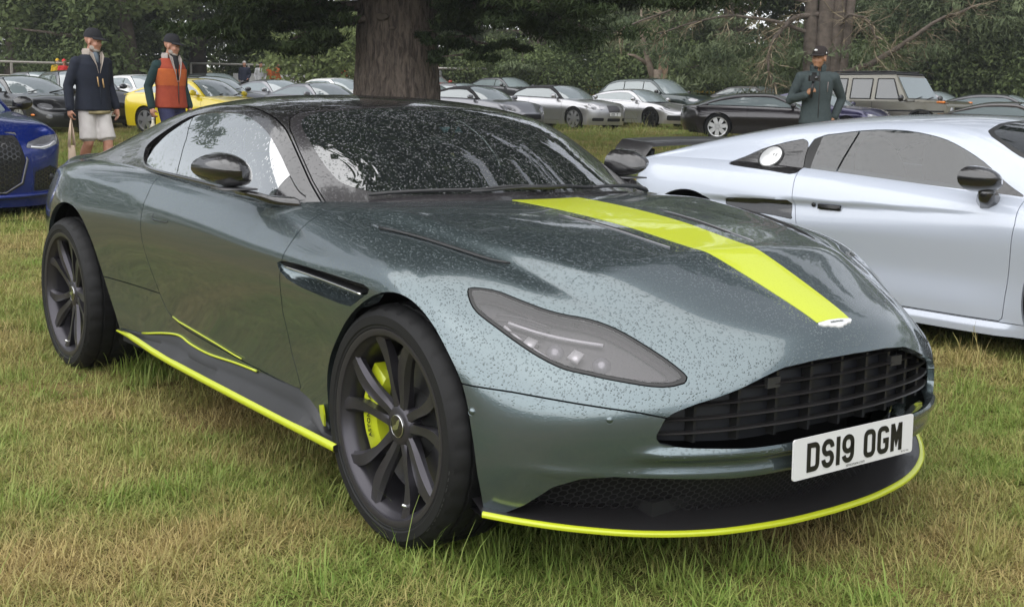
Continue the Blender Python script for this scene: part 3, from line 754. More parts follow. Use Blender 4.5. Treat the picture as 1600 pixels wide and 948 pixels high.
def wheel_parts(parent, hw=.128, calip=True, detail=True, Rr=.272):
    """wheel facing -y, hub at the origin; face of the rim near y = -hw"""
    me = fix_normals(new_mesh('tyre', *(lambda m: (m.V, m.F))(make_tyre(hw=hw)), M_rubber)); sharp_by_angle(me, 35); ty = link('tyre', me, parent)
    # barrel and lip
    m = MB(); o = -hw
    m.lathe_y([(.262, o+.20), (.250, o+.12), (.246, o+.05), (.252, o+.022), (.264, o+.012), (.266, o+.003), (.278, o-.001), (.285, o+.000), (.287, o+.008), (.278, o+.022)], 72)
    rim_ = link('rim', sharp_by_angle(fix_normals(new_mesh('rim', m.V, m.F, M_rim)), 50), parent)
    # ten blades, each swept and twisted
    for k in range(10):
        a0 = 2*math.pi*k/10+.16
        Vv = []; Ff = []
        for i, t in enumerate(np.linspace(0, 1, 9)):
            r = .050+t*.214
            ang = a0+.30*(t-.35)*(1 if k % 2 == 0 else -1)*(1-t)*1.6*0+(.10 if k % 2 == 0 else -.10)*math.sin(math.pi*t)*1.0-.06*t
            wd = .0175-.004*math.sin(math.pi*min(1, t*1.4))+.007*t
            y = o+.044-.030*t**1.3+.0
            dep = .034-.008*t
            tw = .010*(1 if k % 2 == 0 else -1)*math.sin(math.pi*t)
            ca, sa = math.cos(ang), math.sin(ang)
            for (u, v) in ((-wd, .006+tw), (-wd*.55, 0), (wd*.55, 0), (wd, .006-tw), (wd*.8, dep), (-wd*.8, dep)):
                Vv.append((r*ca-u*sa, y+v, r*sa+u*ca))
        for i in range(8):
            for j in range(6): Ff.append((i*6+j, i*6+(j+1) % 6, (i+1)*6+(j+1) % 6, (i+1)*6+j))
        Ff.append(tuple(range(5, -1, -1))); Ff.append(tuple(range(48, 54)))
        link('spoke', sharp_by_angle(fix_normals(new_mesh('spoke', Vv, Ff, M_rim)), 24), rim_)
    m = MB(); m.lathe_y([(.0, o+.040), (.050, o+.040), (.062, o+.048), (.066, o+.075), (.060, o+.10)], 40); link('hub', fix_normals(new_mesh('hub', m.V, m.F, M_rim)), rim_)
    m = MB(); m.lathe_y([(.0, o+.036), (.030, o+.036), (.033, o+.0375), (.036, o+.041)], 32); link('centre_cap', fix_normals(new_mesh('centre_cap', m.V, m.F, M_black)), rim_)
    m = MB(); m.lathe_y([(.031, o+.0355), (.0335, o+.0355), (.0335, o+.038), (.031, o+.038)], 32); link('cap_ring', fix_normals(new_mesh('cap_ring', m.V, m.F, M_silver)), rim_)
    # winged mark on the cap
    m = MB(); W = [(0, .006), (.012, .010), (.026, .008), (.024, .003), (.014, -.004), (.004, -.008), (0, -.009)]
    Wf = W+[(-x, y) for x, y in reversed(W[1:-1])]
    ca, sa = math.cos(.9), math.sin(.9)
    P = [(x*ca-y*sa, o+.0345, x*sa+y*ca) for x, y in Wf]; m.add(P+[(x, y+.003, z) for x, y, z in P], [tuple(range(len(P)))]+[(i, (i+1) % len(P), len(P)+(i+1) % len(P), len(P)+i) for i in range(len(P))])
    link('cap_wings', fix_normals(new_mesh('cap_wings', m.V, m.F, M_silver, False)), rim_)
    m = MB(); m.tube([(.235*math.cos(-1.05), o+.035, .235*math.sin(-1.05)), (.222*math.cos(-1.05), o+.004, .222*math.sin(-1.05))], .0045, 8); m.build('valve', M_silver, rim_)
    if calip:
        m = MB(); m.lathe_y([(.09, o+.098), (.205, o+.098), (.205, o+.13), (.09, o+.13)], 64); link('brake_disc', sharp_by_angle(fix_normals(new_mesh('brake_disc', m.V, m.F, M_disc)), 40), parent)
        m = MB(); m.lathe_y([(0, o+.08), (.085, o+.08), (.11, o+.10)], 40); m.lathe_y([(.10, o+.145), (.245, o+.15), (.25, o+.2)], 40); link('hub_carrier', fix_normals(new_mesh('hub_carrier', m.V, m.F, M_void)), parent)
    return ty
def caliper(parent, o, a0, a1):
    m = MB(); n = 14; Vv = []; Ff = []
    for i in range(n+1):
        a = a0+(a1-a0)*i/n; e = math.sin(math.pi*i/n)**.35
        for (r, y) in ((.150+.02*(1-e), o+.060+.02*(1-e)), (.215, o+.054+.02*(1-e)), (.232, o+.07), (.232, o+.15), (.140+.02*(1-e), o+.15)):
            Vv.append((r*math.cos(a), y, r*math.sin(a)))
    for i in range(n):
        for j in range(5): Ff.append((i*5+j, i*5+(j+1) % 5, (i+1)*5+(j+1) % 5, (i+1)*5+j))
    Ff += [tuple(range(5)), tuple(range(n*5+4, n*5-1, -1))]
    c = link('caliper', sharp_by_angle(fix_normals(new_mesh('caliper', Vv, Ff, M_limep)), 40), parent)
    V, F = font_mesh('ASTON MARTIN', .024, .0006)
    am = (a0+a1)/2; W = []
    for x, y, z in V:
        a = am-x/.19; r = .186+y
        W.append((r*math.cos(a), o+.0535-z, r*math.sin(a)))
    # the words read from outside
    link('caliper_lettering', new_mesh('caliper_lettering', W, F, M_ink, False), c)
    return c
def tyre_text(parent, word, hw, a0, size=.034):
    V, F = font_mesh(word, size, .001); W = []
    for x, y, z in V:
        a = a0-x/.312; r = .312+y; W.append((r*math.cos(a), -hw-.0005-z*1.2, r*math.sin(a)))
    link('tyre_lettering', new_mesh('tyre_lettering', W, F, mat('tyre_letters', (.045, .045, .045), .6), False), parent)
WHEELS = []
for (x, hw, yo, rz) in ((0, .128, .955, -.05), (-2.805, .148, .968, 0)):
    for s in (-1, 1):
        wroot = thing('wheel', None, None); wroot.parent = COUPE
        wheel_parts(wroot, hw)
        ty = [c for c in wroot.children if c.name.startswith('tyre')][0]
        tyre_text(ty, 'BRIDGESTONE', hw, R_(-20)); tyre_text(ty, 'POTENZA', hw, R_(160))
        caliper(wroot, -hw, R_(148), R_(222)) if x == 0 else caliper(wroot, -hw, R_(-30), R_(30))
        wroot.location = (x, s*(yo-hw), .352)
        wroot.rotation_euler = (0, R_(8 if x == 0 else 35), 0 if s < 0 else math.pi)
# wheel housings and floor
for x in (.0, -2.76):
    for s in (-1, 1):
        m = MB(); n = 28; rr = .405 if x == 0 else .43
        Vv = []; Ff = []
        for i in range(n+1):
            a = R_(-25)+R_(230)*i/n
            for y in (.875, .55): Vv.append((x+rr*math.cos(a), y*s, .36+rr*math.sin(a)))
        for i in range(n): Ff.append((i*2, i*2+1, i*2+3, i*2+2))
        Ff.append(tuple(range(1, 2*n+2, 2)))
        m.add(Vv, Ff); m.build('wheel_housing', M_void, COUPE)
m = MB(); m.box((-1.35, 0, .24), (2.0, 1.72, .08)); m.box((-1.35, 0, .20), (4.0, 1.05, .06)); m.box((.30, 0, .30), (.3, 1.1, .2)); m.box((-3.4, 0, .34), (.25, 1.2, .2)); m.build('underbody', M_void, COUPE, False)
# ------------------------------------------------------------------ splitter, skirts, mirrors, wipers, badge
def strip(path, wdir, name, mt, parent, rad=.006):
    m = MB(); m.tube([tuple(p) for p in path], rad, 8); return m.build(name, mt, parent)
def coupe_splitter():
    half = spl([(0,.842,.166),(.2,.830,.166),(.42,.785,.169),(.60,.708,.177),(.74,.610,.188),(.85,.505,.200),(.925,.43,.213)], 6)
    edge = np.vstack([np.stack([half[::-1, 1], -half[::-1, 0], half[::-1, 2]], 1), np.stack([half[1:, 1], half[1:, 0], half[1:, 2]], 1)])
    n = len(edge); V = []; F = []
    for p in edge:
        ay = abs(p[1]); back = np.array([p[0]-.30-.04*ay, p[1]*.86, .215+.015*ay])
        for t, z in ((0, -.009), (0, .004), (.12, .012), (.45, .028), (1., .05)):
            q = p+(back-p)*t; q[2] = p[2]*(1-t)+t*back[2]*.86+z*.7; V.append(q)
        V.append(back+np.array([0, 0, -.07]))
    for i in range(n-1):
        for j in range(5): F.append((i*6+j, (i+1)*6+j, (i+1)*6+j+1, i*6+j+1))
        F.append((i*6+5, (i+1)*6+5, (i+1)*6, i*6))
    sp = thing('front_splitter', None, None); sp.parent = COUPE
    link('splitter_blade', sharp_by_angle(fix_normals(new_mesh('splitter_blade', np.array(V), F, M_carbon)), 45), sp)
    # flat lime edging, 14 mm high
    V = []; F = []
    c = edge-np.array([.3, 0, 0]); 
    for i, p in enumerate(edge):
        a = edge[max(i-1, 0)]; b = edge[min(i+1, n-1)]; t = (b-a); t[2] = 0; t /= np.linalg.norm(t); nn = np.array([t[1], -t[0], 0])
        nn *= np.sign(nn[0]+1e-9) if abs(nn[0]) > .05 else np.sign(nn[1]*p[1])
        for d, z in ((.004, -.0065), (.006, .000), (.004, .0050), (-.010, .0065)): V.append(p+nn*d+np.array([0, 0, z]))
    for i in range(n-1):
        for j in range(3): F.append((i*4+j, (i+1)*4+j, (i+1)*4+j+1, i*4+j+1))
    link('lime_edging', fix_normals(new_mesh('lime_edging', np.array(V), F, M_limep)), sp)
    # honeycomb intake behind the bumper: backing and mesh bars
    it = thing('lower_intake', None, None); it.parent = COUPE
    pl = spl([(0,.872),(.19,.856),(.38,.808),(.56,.70),(.70,.60),(.80,.50)], 8)
    xf = lambda y: np.interp(abs(y), pl[:, 0], pl[:, 1])
    ys = np.linspace(-.80, .80, 49); V = []; F = []
    for y in ys:
        V += [(xf(y)-.165, y, .19), (xf(y)-.10, y, .345)]
    F = [(2*i, 2*i+2, 2*i+3, 2*i+1) for i in range(len(ys)-1)]
    link('intake_backing', new_mesh('intake_backing', V, F, M_void), it)
    # hexagon netting as real wire
    V = []; F = []; hx = .0105
    def bar(a, b):
        a = np.array(a); b = np.array(b); d = (b-a)/np.linalg.norm(b-a); nrm = np.array([-d[1], d[0]])*.0016
        k = len(V)
        for q in (a+nrm, a-nrm, b-nrm, b+nrm):
            x = xf(q[0])-.125+(q[1]-.2)*.6; V.append((x, q[0], q[1]))
        F.append((k, k+1, k+2, k+3))
    s3 = math.sqrt(3)
    for i in range(-52, 53):
        for j in range(-1, 9):
            cx = i*1.5*hx; cz = .205+j*s3*hx+(s3*hx/2 if i % 2 else 0)
            if abs(cx) > .80 or cz > .335: continue
            if abs(cx) > .62 and cz > .33-(abs(cx)-.62)*.5: continue
            P = [(cx+hx*math.cos(R_(60*k)), cz+hx*math.sin(R_(60*k))) for k in range(4)]
            for k in range(3): bar(P[k], P[k+1])
    o = link('intake_netting', new_mesh('intake_netting', V, F, mat('net_black', (.022, .021, .022), .4), False), it); o['kind'] = 'stuff'
    return edge
EDGE = coupe_splitter()
def coupe_skirt(s):
    top = spl([(-2.27,.262),(-2.014,.290),(-1.80,.325),(-1.647,.341),(-1.532,.325),(-1.356,.316),(-1.126,.326),(-.907,.329),(-.607,.328),(-.535,.313),(-.468,.284),(-.40,.235)], 5)
    yb = lambda x: np.interp(x, [-2.3,-2.0,-1.6,-1.3,-.85,-.6,-.4], [.903,.893,.885,.884,.890,.902,.912])
    yo = lambda x: np.interp(x, [-2.28,-2.1,-1.8,-1.2,-.7,-.26], [.915,.93,.95,.962,.968,.972])
    zo = lambda x: np.interp(x, [-2.28,-2.1,-1.9,-1.6,-.9,-.26], [.262,.268,.262,.25,.238,.228])
    xs = np.linspace(-2.27, -.27, 60); V = []; F = []
    for x in xs:
        zt = np.interp(x, top[:, 0], top[:, 1]) if x < -.40 else .235
        y0 = yb(x)-.006; y1 = yo(x); z1 = zo(x)+.006
        for q in ((y0-.03, zt+.004), (y0+.002, zt+.004), (y0+(y1-y0)*.35, zt*.55+z1*.45+.004), (y0+(y1-y0)*.42, zt*.5+z1*.5-.008), (y1-.004, z1+.003), (y1-.001, z1-.008), (y1-.05, z1-.03), (y1-.20, .20)):
            V.append((x, q[0]*s, q[1]))
    n = 8
    for i in range(len(xs)-1):
        for j in range(n-1): F.append((i*n+j, (i+1)*n+j, (i+1)*n+j+1, i*n+j+1))
    F += [tuple(range(n)), tuple(range((len(xs)-1)*n, len(xs)*n))]
    sk = thing('side_skirt', None, None); sk.parent = COUPE
    link('skirt_blade', sharp_by_angle(fix_normals(new_mesh('skirt_blade', np.array(V), F, M_satin)), 40), sk)
    V = []; F = []
    for x in xs:
        t = min(1, (x+2.275)/.25); h = .004+.009*max(0, min(1, t))
        for d, z in ((-.010, h), (.003, h*.7), (.004, -h*.5), (-.004, -h)): V.append((x, (yo(x)+d)*s, zo(x)+z))
    for i in range(len(xs)-1):
        for j in range(3): F.append((i*4+j, (i+1)*4+j, (i+1)*4+j+1, i*4+j+1))
    link('lime_edging', fix_normals(new_mesh('lime_edging', np.array(V), F, M_limep)), sk)
    acc = [(x, (yb(x)+.006)*s, z+.001) for x, z in top if -2.05 < x < -.93]
    strip(acc, None, 'lime_pinstripe', M_limep, sk, .0045)
    acc = [(x, (yb(x)+.006)*s, np.interp(x, [-1.74,-1.68,-1.1], [.42,.396,.347])+.004) for x in np.linspace(-1.70, -1.08, 12)]
    strip(acc, None, 'door_pinstripe', M_limep, COUPE, .003)
    m = MB(); m.add([(-.425,.919*s,.262),(-.405,.925*s,.262),(-.402,.928*s,.30),(-.42,.924*s,.328),(-.455,.916*s,.318),(-.45,.915*s,.285)], [(0,1,2,3,4,5)])
    V, F = np.array(m.V), m.F; V = np.vstack([V, V+np.array([0, .006*s, 0])]); F = [(0,1,2,3,4,5),(11,10,9,8,7,6)]+[(i, (i+1) % 6, 6+(i+1) % 6, 6+i) for i in range(6)]
    link('arch_flap', fix_normals(new_mesh('arch_flap', V, F, M_limep, False)), COUPE)
for s in (-1, 1): coupe_skirt(s)
def coupe_vent(s):
    v = thing('side_vent', None, None); v.parent = COUPE
    # recess floor: painted scoop below, black mesh above, with a bright-edged blade
    xs = np.linspace(-.71, -.09, 20); V = []; F = []
    for x in xs:
        zt = np.interp(x, [-.71,-.4,-.09], [.760,.762,.757]); zb = np.interp(x, [-.71,-.66,-.6,-.5,-.35,-.2,-.09], [.74,.705,.690,.680,.672,.668,.69])
        dep = .050*smooth_step(-.72, -.50, x)+.004
        ysurf = np.interp(x, [-.7,-.4,-.1], [.938,.951,.965])
        for t, d in ((0, .2), (.25, .9), (.55, 1.), (.85, .7), (1., .02)): V.append((x, (ysurf-dep*d-.002)*s, zt+(zb-zt)*t))
    for i in range(19):
        for j in range(4): F.append((i*5+j, (i+1)*5+j, (i+1)*5+j+1, i*5+j+1))
    fm = [1 if (f % 4) < 2 else 0 for f in range(len(F))]
    link('scoop', fix_normals(new_mesh('scoop', np.array(V), F, None, True, [M_paint, M_void], fm)), v)
    bl = spl([(-.64,.940,.739),(-.45,.947,.734),(-.28,.957,.729),(-.115,.967,.723)], 6)
    V = []; F = []
    for i, p in enumerate(bl):
        w = .012*min(1, i/3)
        for q in ((.0, .003), (.003, 0), (.0, -.003), (-.035, -.002), (-.035, .004)): V.append((p[0], (p[1]+q[0])*s, p[2]+q[1]*min(1, .3+i/4)))
    for i in range(len(bl)-1):
        for j in range(5): F.append((i*5+j, (i+1)*5+j, (i+1)*5+(j+1) % 5, i*5+(j+1) % 5))
    link('vent_blade', sharp_by_angle(fix_normals(new_mesh('vent_blade', np.array(V), F, M_satin)), 40), v)
    strip([(x, (y+.004)*s, z) for x, y, z in bl], None, 'blade_trim', M_silver, v, .0028)
for s in (-1, 1): coupe_vent(s)
# hood slot trims and outer strakes follow the bonnet surface
from mathutils.bvhtree import BVHTree
FRT = BVHTree.FromPolygons([Vector(v) for v in FR[0]], FR[1])
def drop(x, y, up=0.):
    h = FRT.ray_cast(Vector((x, y, 2)), Vector((0, 0, -1))); return Vector((x, y, (h[0].z if h[0] else .9)+up))
for s in (-1, 1):
    P = [drop(x, s*np.interp(x, [-.128, .325], [.224, .183]), .0015) for x in np.linspace(-.135, .33, 14)]
    strip(P, None, 'slot_trim', mat('dull_trim', (.22, .22, .23), .3, .7), COUPE, .0024)
    P = [drop(x, s*y, .001) for x, y in spl([(-.30,.787),(-.16,.757),(0,.722),(.107,.688),(.172,.652)], 4)]
    st_ = thing('bonnet_strake', None, None); st_.parent = COUPE
    V = []; F = []
    for i, p in enumerate(P):
        t = i/(len(P)-1); w = .016*math.sin(math.pi*min(1, t*.9+.1))
        for d, z in ((-w, 0), (-.3*w, .004), (.5*w, .003), (w, -.002)): V.append((p.x+d*.3, p.y-d*s, p.z+z))
    for i in range(len(P)-1):
        for j in range(3): F.append((i*4+j, (i+1)*4+j, (i+1)*4+j+1, i*4+j+1))
    link('strake_slot', fix_normals(new_mesh('strake_slot', np.array(V), F, M_void)), st_)
    strip([p+Vector((.004, .012*s, .003)) for p in P], None, 'strake_trim', M_satin, st_, .004)
# washer / sensor dots on the bumper
bV_, bF_ = coupe_body(3); BT = BVHTree.FromPolygons([Vector(v) for v in bV_], bF_)
for s in (-1, 1):
    for P in ((.656,-.694,.484), (.369,-.92,.475)):
        q, n_, i_, d_ = BT.find_nearest(Vector((P[0], P[1]*-s, P[2])))
        if n_.dot(Vector((1, -s*0+(-.5 if q.y < 0 else .5), 0))) < 0: n_ = -n_
        m = MB(); m.lathe_y([(0, -.0006), (.0085, -.0006), (.0088, .0012), (.0102, .0012), (.0105, -.0004), (.0115, 0.002)], 20)
        o = m.build('parking_sensor', M_paint, COUPE); o.rotation_euler = n_.to_track_quat('-Y', 'Z').to_euler(); o.location = q+n_*.0008
# door handles, flush
for s in (-1, 1):
    hp = [(-1.796,.925,.813),(-1.643,.924,.806),(-1.641,.930,.782),(-1.787,.931,.788)]
    m = MB(); c = np.mean(hp, 0)
    ring = [(c[0]+.075*math.copysign(abs(math.cos(a))**.45, math.cos(a)), 0, c[2]+.0125*math.copysign(abs(math.sin(a))**.45, math.sin(a))) for a in np.linspace(0, 2*math.pi, 33)[:-1]]
    P = []
    for q in ring:
        h = BT.ray_cast(Vector((q[0], 2*s, q[2])), Vector((0, -s, 0)))[0]; P.append(h+Vector((0, .0015*s, 0)))
    m.tube(P+[P[0]], .0022, 6, False); m.build('handle_seam', M_ink, COUPE)
    cc = sum(P, Vector())/len(P); V = [cc]+P; m2 = MB(); m2.add(V, [(0, i+1, (i+1) % len(P)+1) for i in range(len(P))]); link('door_handle', fix_normals(new_mesh('door_handle', m2.V, m2.F, M_paint)), COUPE)
# door mirrors
def coupe_mirror(s):
    mr = thing('door_mirror', None, None); mr.parent = COUPE
    c = np.array([-1.06, .935*s, 1.012])
    V = []; F = []; n = 28; m_ = 16
    for i in range(m_+1):          # from the front tip to the glass at the back
        t = i/m_
        x = .10-.175*t
        k = min(1., (1-(1-t)**2.2))**.55
        for j in range(n):
            a = 2*math.pi*j/n; ca, sa = math.cos(a), math.sin(a)
            hy = .088*k*math.copysign(abs(ca)**.8, ca); hz = (.068 if sa > 0 else .050)*k*math.copysign(abs(sa)**.8, sa)
            tap = 1-.42*max(0, ca*s*s)*.9 if ca > 0 else 1
            hz *= tap
            V.append((c[0]+x-.05*(ca > 0)*abs(ca)*t, c[1]+hy*s, c[2]+hz+.012*ca))
    for i in range(m_):
        for j in range(n): F.append((i*n+j, i*n+(j+1) % n, (i+1)*n+(j+1) % n, (i+1)*n+j))
    F.append(tuple(range(m_*n, m_*n+n)))
    V = np.array(V); me = fix_normals(new_mesh('mirror_shell', V, F, M_black)); link('mirror_shell', sharp_by_angle(me, 60), mr)
    m = MB(); ring = [V[m_*n+j] for j in range(n)]; cc = np.mean(ring, 0)
    P = [tuple(cc+(p-cc)*.86+np.array([-.003, 0, 0])) for p in ring]; m.add(P, [tuple(range(n))]); link('mirror_glass', fix_normals(new_mesh('mirror_glass', m.V, m.F, mat('mirror', (.6, .6, .62), .03, 1.), False)), mr)
    m = MB(); m.box((c[0]-.0, c[1]-.015*s, c[2]-.054), (.12, .12, .006)); o = m.build('mirror_lower_trim', mat('trim_grey', (.10, .10, .105), .3, .2), mr)
    # arm from the shell to the foot of the pillar
    A = spl([(c[0]+.02, c[1]-.03*s, c[2]-.066), (-.99,.875*s,.938), (-.93,.845*s,.924), (-.86,.80*s,.920)], 5)
    V = []; F = []
    for i, p in enumerate(A):
        t = i/(len(A)-1); w = .055+.01*t; h = .010+.012*t
        for a in np.linspace(0, 2*math.pi, 9)[:-1]: V.append((p[0]+w*math.cos(a), p[1], p[2]+h*math.sin(a)))
    for i in range(len(A)-1):
        for j in range(8): F.append((i*8+j, i*8+(j+1) % 8, (i+1)*8+(j+1) % 8, (i+1)*8+j))
    F += [tuple(range(8)), tuple(range((len(A)-1)*8, len(A)*8))]
    link('mirror_arm', fix_normals(new_mesh('mirror_arm', np.array(V), F, M_black)), mr)
for s in (-1, 1): coupe_mirror(s)
# wipers
cV_, cF_ = coupe_cabin(3); CT = BVHTree.FromPolygons([Vector(v) for v in cV_], cF_)
def onscreen(x, y, up):
    h = CT.ray_cast(Vector((x, y, 2)), Vector((0, 0, -1))); p = h[0] if h[0] else Vector((x, y, .93)); return p+Vector((.6, 0, .8))*up
for (ya, yb_, dx) in ((-.60, .05, 0), (-.05, .58, .01)):
    wp = thing('wiper', None, None); wp.parent = COUPE
    bx = lambda y: np.interp(abs(y), [0,.26,.45,.62], [-.52,-.545,-.62,-.70])+.0
    P = [onscreen(bx(y)-.012+dx, y, .016) for y in np.linspace(ya, yb_, 12)]
    m = MB(); m.tube(P, .007, 6); m.build('wiper_blade', M_satin, wp)
    P2 = [onscreen(bx(y)+.018, y, .030) for y in np.linspace((ya+yb_)/2-.02, yb_+.08, 8)]
    m = MB(); m.tube(P2, [.005]*4+[.009]*4, 6); m.build('wiper_arm', M_satin, wp)
# winged badge on the nose
def badge():
    W = [(0, .014), (.018, .015), (.045, .012), (.062, .011), (.061, .003), (.050, -.006), (.038, -.007), (.028, -.013), (.017, -.014), (.010, -.019), (0, -.020)]
    Wf = W+[(-a, b) for a, b in reversed(W[1:-1])]
    x0 = .795
    V = []; F = []
    for a, b in Wf:
        a = a*1.12; b = b*1.2; xx = .806-b*.62; p = drop(xx, a, .004); V.append(p)
    n = len(V); c = drop(.806, 0, .006); V.append(c)
    F = [(n, i, (i+1) % n) for i in range(n)]
    V += [v-Vector((0, 0, .006)) for v in V[:n]]
    F += [(i, (i+1) % n, n+1+(i+1) % n, n+1+i) for i in range(n)]
    b = link('winged_badge', fix_normals(new_mesh('winged_badge', V, F, mat('badge_white', (.72, .72, .72), .25, .2, 1.), False)), COUPE)
    m = MB(); P = [drop(.806-z*.62, a, .0068) for a, z in ((-.026, .004), (.026, .004), (.026, -.004), (-.026, -.004))]; m.add(P, [(0, 1, 2, 3)]); q = m.build('badge_bar', mat('badge_dark', (.05, .07, .06), .4), b, False)
    fix_normals(q.data)
    V, F = font_mesh('ASTON MARTIN', .0075, .0002)
    W = [drop(.806-y*.62, x, .0078+z) for x, y, z in V]; link('badge_lettering', new_mesh('badge_lettering', W, F, M_white, False), b)
badge()
# ------------------------------------------------------------------ the other cars
M_dglass = mat('tinted_glass', (.02, .026, .028), .04, 0, 1., spec=.9)
M_lglass = mat('sky_tone_glass', (.22, .26, .27), .03, 0, 1., spec=1.)  # pale sky reflection of the panes is put into the base colour
M_lampf = mat('lamp_face', (.30, .30, .32), .10, .5, 1.)
M_amber = mat('amber_lamp', (.8, .22, .02), .25, 0, .5)
M_redl = mat('red_lamp', (.35, .02, .02), .2, 0, 1.)
def car_surfaces(sp, lev=2):
    W, xf, xr, zb, zs = sp['W'], sp['xf'], sp['xr'], sp['zb'], sp['zs']
    dn, dt = sp.get('dn', .42), sp.get('dt', .40); zn, zt_ = sp['zn'], sp['zt']
    top = lambda x: np.interp(x, [p[0] for p in sp['top']], [p[1] for p in sp['top']])
    cen = lambda x: np.interp(x, [p[0] for p in sp['cen']], [p[1] for p in sp['cen']])
    xm = (xf+xr)/2; hl = (xf-xr)/2; sq = sp.get('sq', .07)
    wid = lambda x: W*(1-sq*abs((x-xm)/hl)**5)
    crown = sp.get('crown', .865); tk = sp.get('tuck', .965)
    S = []; yr = (0, .24, .48, .70)
    rl = sp.get('rlean', [.10,.03,0,0,.01,.03,.07]); fl = sp.get('flean', [-.05,-.01,0,0,-.015,-.06,-.13])
    zr = lambda zl, zh, k: zl+(zh-zl)*(0,.22,.42,.62,.80,.92,1.)[k]
    wc = wid(xr+dt)
    for f in yr: S.append([(xr+dt*(f/.9)**2.6*.75+rl[r], f*wc*(.97 if r == 6 else 1.), zr(zb+.06, zt_, r)) for r in range(7)])
    S.append([(xr+dt*.78+rl[r], wc*(.88 if r < 5 else .86 if r == 5 else .80), zr(zb+.05, (zt_+top(xr+dt))/2, r)) for r in range(7)])
    n = sp.get('ns', 12); xs = np.linspace(xr+dt*1.1, xf-dn*1.08, n)
    for x in xs:
        w_ = wid(x); zt = top(x); t = smooth_step(.15, max(.3, xf-dn), np.array(x)) if x > .15 else 0
        z4 = zs*(1-t)+(zr(zb, zt, 4))*t
        S.append([(x, w_*(tk-.01), zb), (x, w_*tk, zb+.12), (x, w_*(tk+.005), (zb+z4)*.5), (x, w_*.992, z4-.11), (x, w_, z4), (x, w_*.962, z4+.58*(zt-z4)), (x, w_*crown, zt)])
    wc = wid(xf-dn)
    S.append([(xf-dn*.74+fl[r], wc*(.88 if r < 5 else .85 if r == 5 else .78), zr(zb, (zn+top(xf-dn))/2, r)) for r in range(7)])
    for f in reversed(yr): S.append([(xf-dn*(f/.9)**2.4*.72+fl[r]+(0 if r < 5 else -.02*(1-f)), f*wc*(.97 if r == 6 else 1.), zr(zb, zn, r)) for r in range(7)])
    m = len(S); ct, cn = 4, m-5; hood = {}
    for i in range(ct+1, cn):
        x, y6, z6 = S[i][6]; zc = cen(x)
        hood[i] = [(x, y6*f, z6+(zc-z6)*t+dz) for f, t, dz in ((.78, .35, -sp.get('valley', .0)), (.52, .8, 0), (.26, .95, 0), (0, 1, 0))]
    V, F = body_cage(S, hood, ct, cn)
    B = fit_subd(V, F, lev, 2)
    # cabin
    xa, xwt, xp, xrt, xrb, zrf = sp['cab']; wr = sp.get('wr', .68)*W; wb = sp.get('wbelt', .86)*W; bow = sp.get('bow', .26); rb = sp.get('rbow', .12)
    cols = [(xa, 0, bow), (xa+(xwt-xa)*.5, .56, bow*.75), (xwt, .955, bow*.35), (xp, 1., .0), (xrt, sp.get('hrt', .95), -.05), ((xrt+xrb)/2, sp.get('hmid', .55), -rb*.7), (xrb, 0, -rb)]
    Vc = []; Fc = []
    for i, (x, h, b) in enumerate(cols):
        zb_ = top(x)-.02; dz = zrf-zb_; zrail = zb_+h*(dz-sp.get('raild', .075)); yrail = wb+(wr-wb)*h**.9; zcen = zb_+h*dz+(1-h)*sp.get('cowl', .03)
        half = []
        for t in (0, .36, .7, 1): half.append((x+b*.02*t, wb+(yrail-wb)*t**1.15, zb_+(zrail-zb_)*t))
        for f, t in ((.86, .42), (.6, .8), (.3, .96), (0, 1)): half.append((x+b*(1-f*f), yrail*f, zrail+(zcen-zrail)*t))
        for j in range(15):
            jj = j if j < 8 else 14-j; s = 1 if j < 8 else -1; Vc.append((half[jj][0], half[jj][1]*s, half[jj][2]))
    for i in range(6):
        for j in range(14): Fc.append((i*15+j, i*15+j+1, i*15+16+j, i*15+15+j))
    Cb = fit_subd(np.array(Vc), Fc, lev, 2)
    rail = [(x, top(x)-.02+h*(zrf-top(x)+.02-sp.get('raild', .075))) for x, h, b in cols]
    return B, Cb, rail, cols, top
WHEEL_CACHE = {}
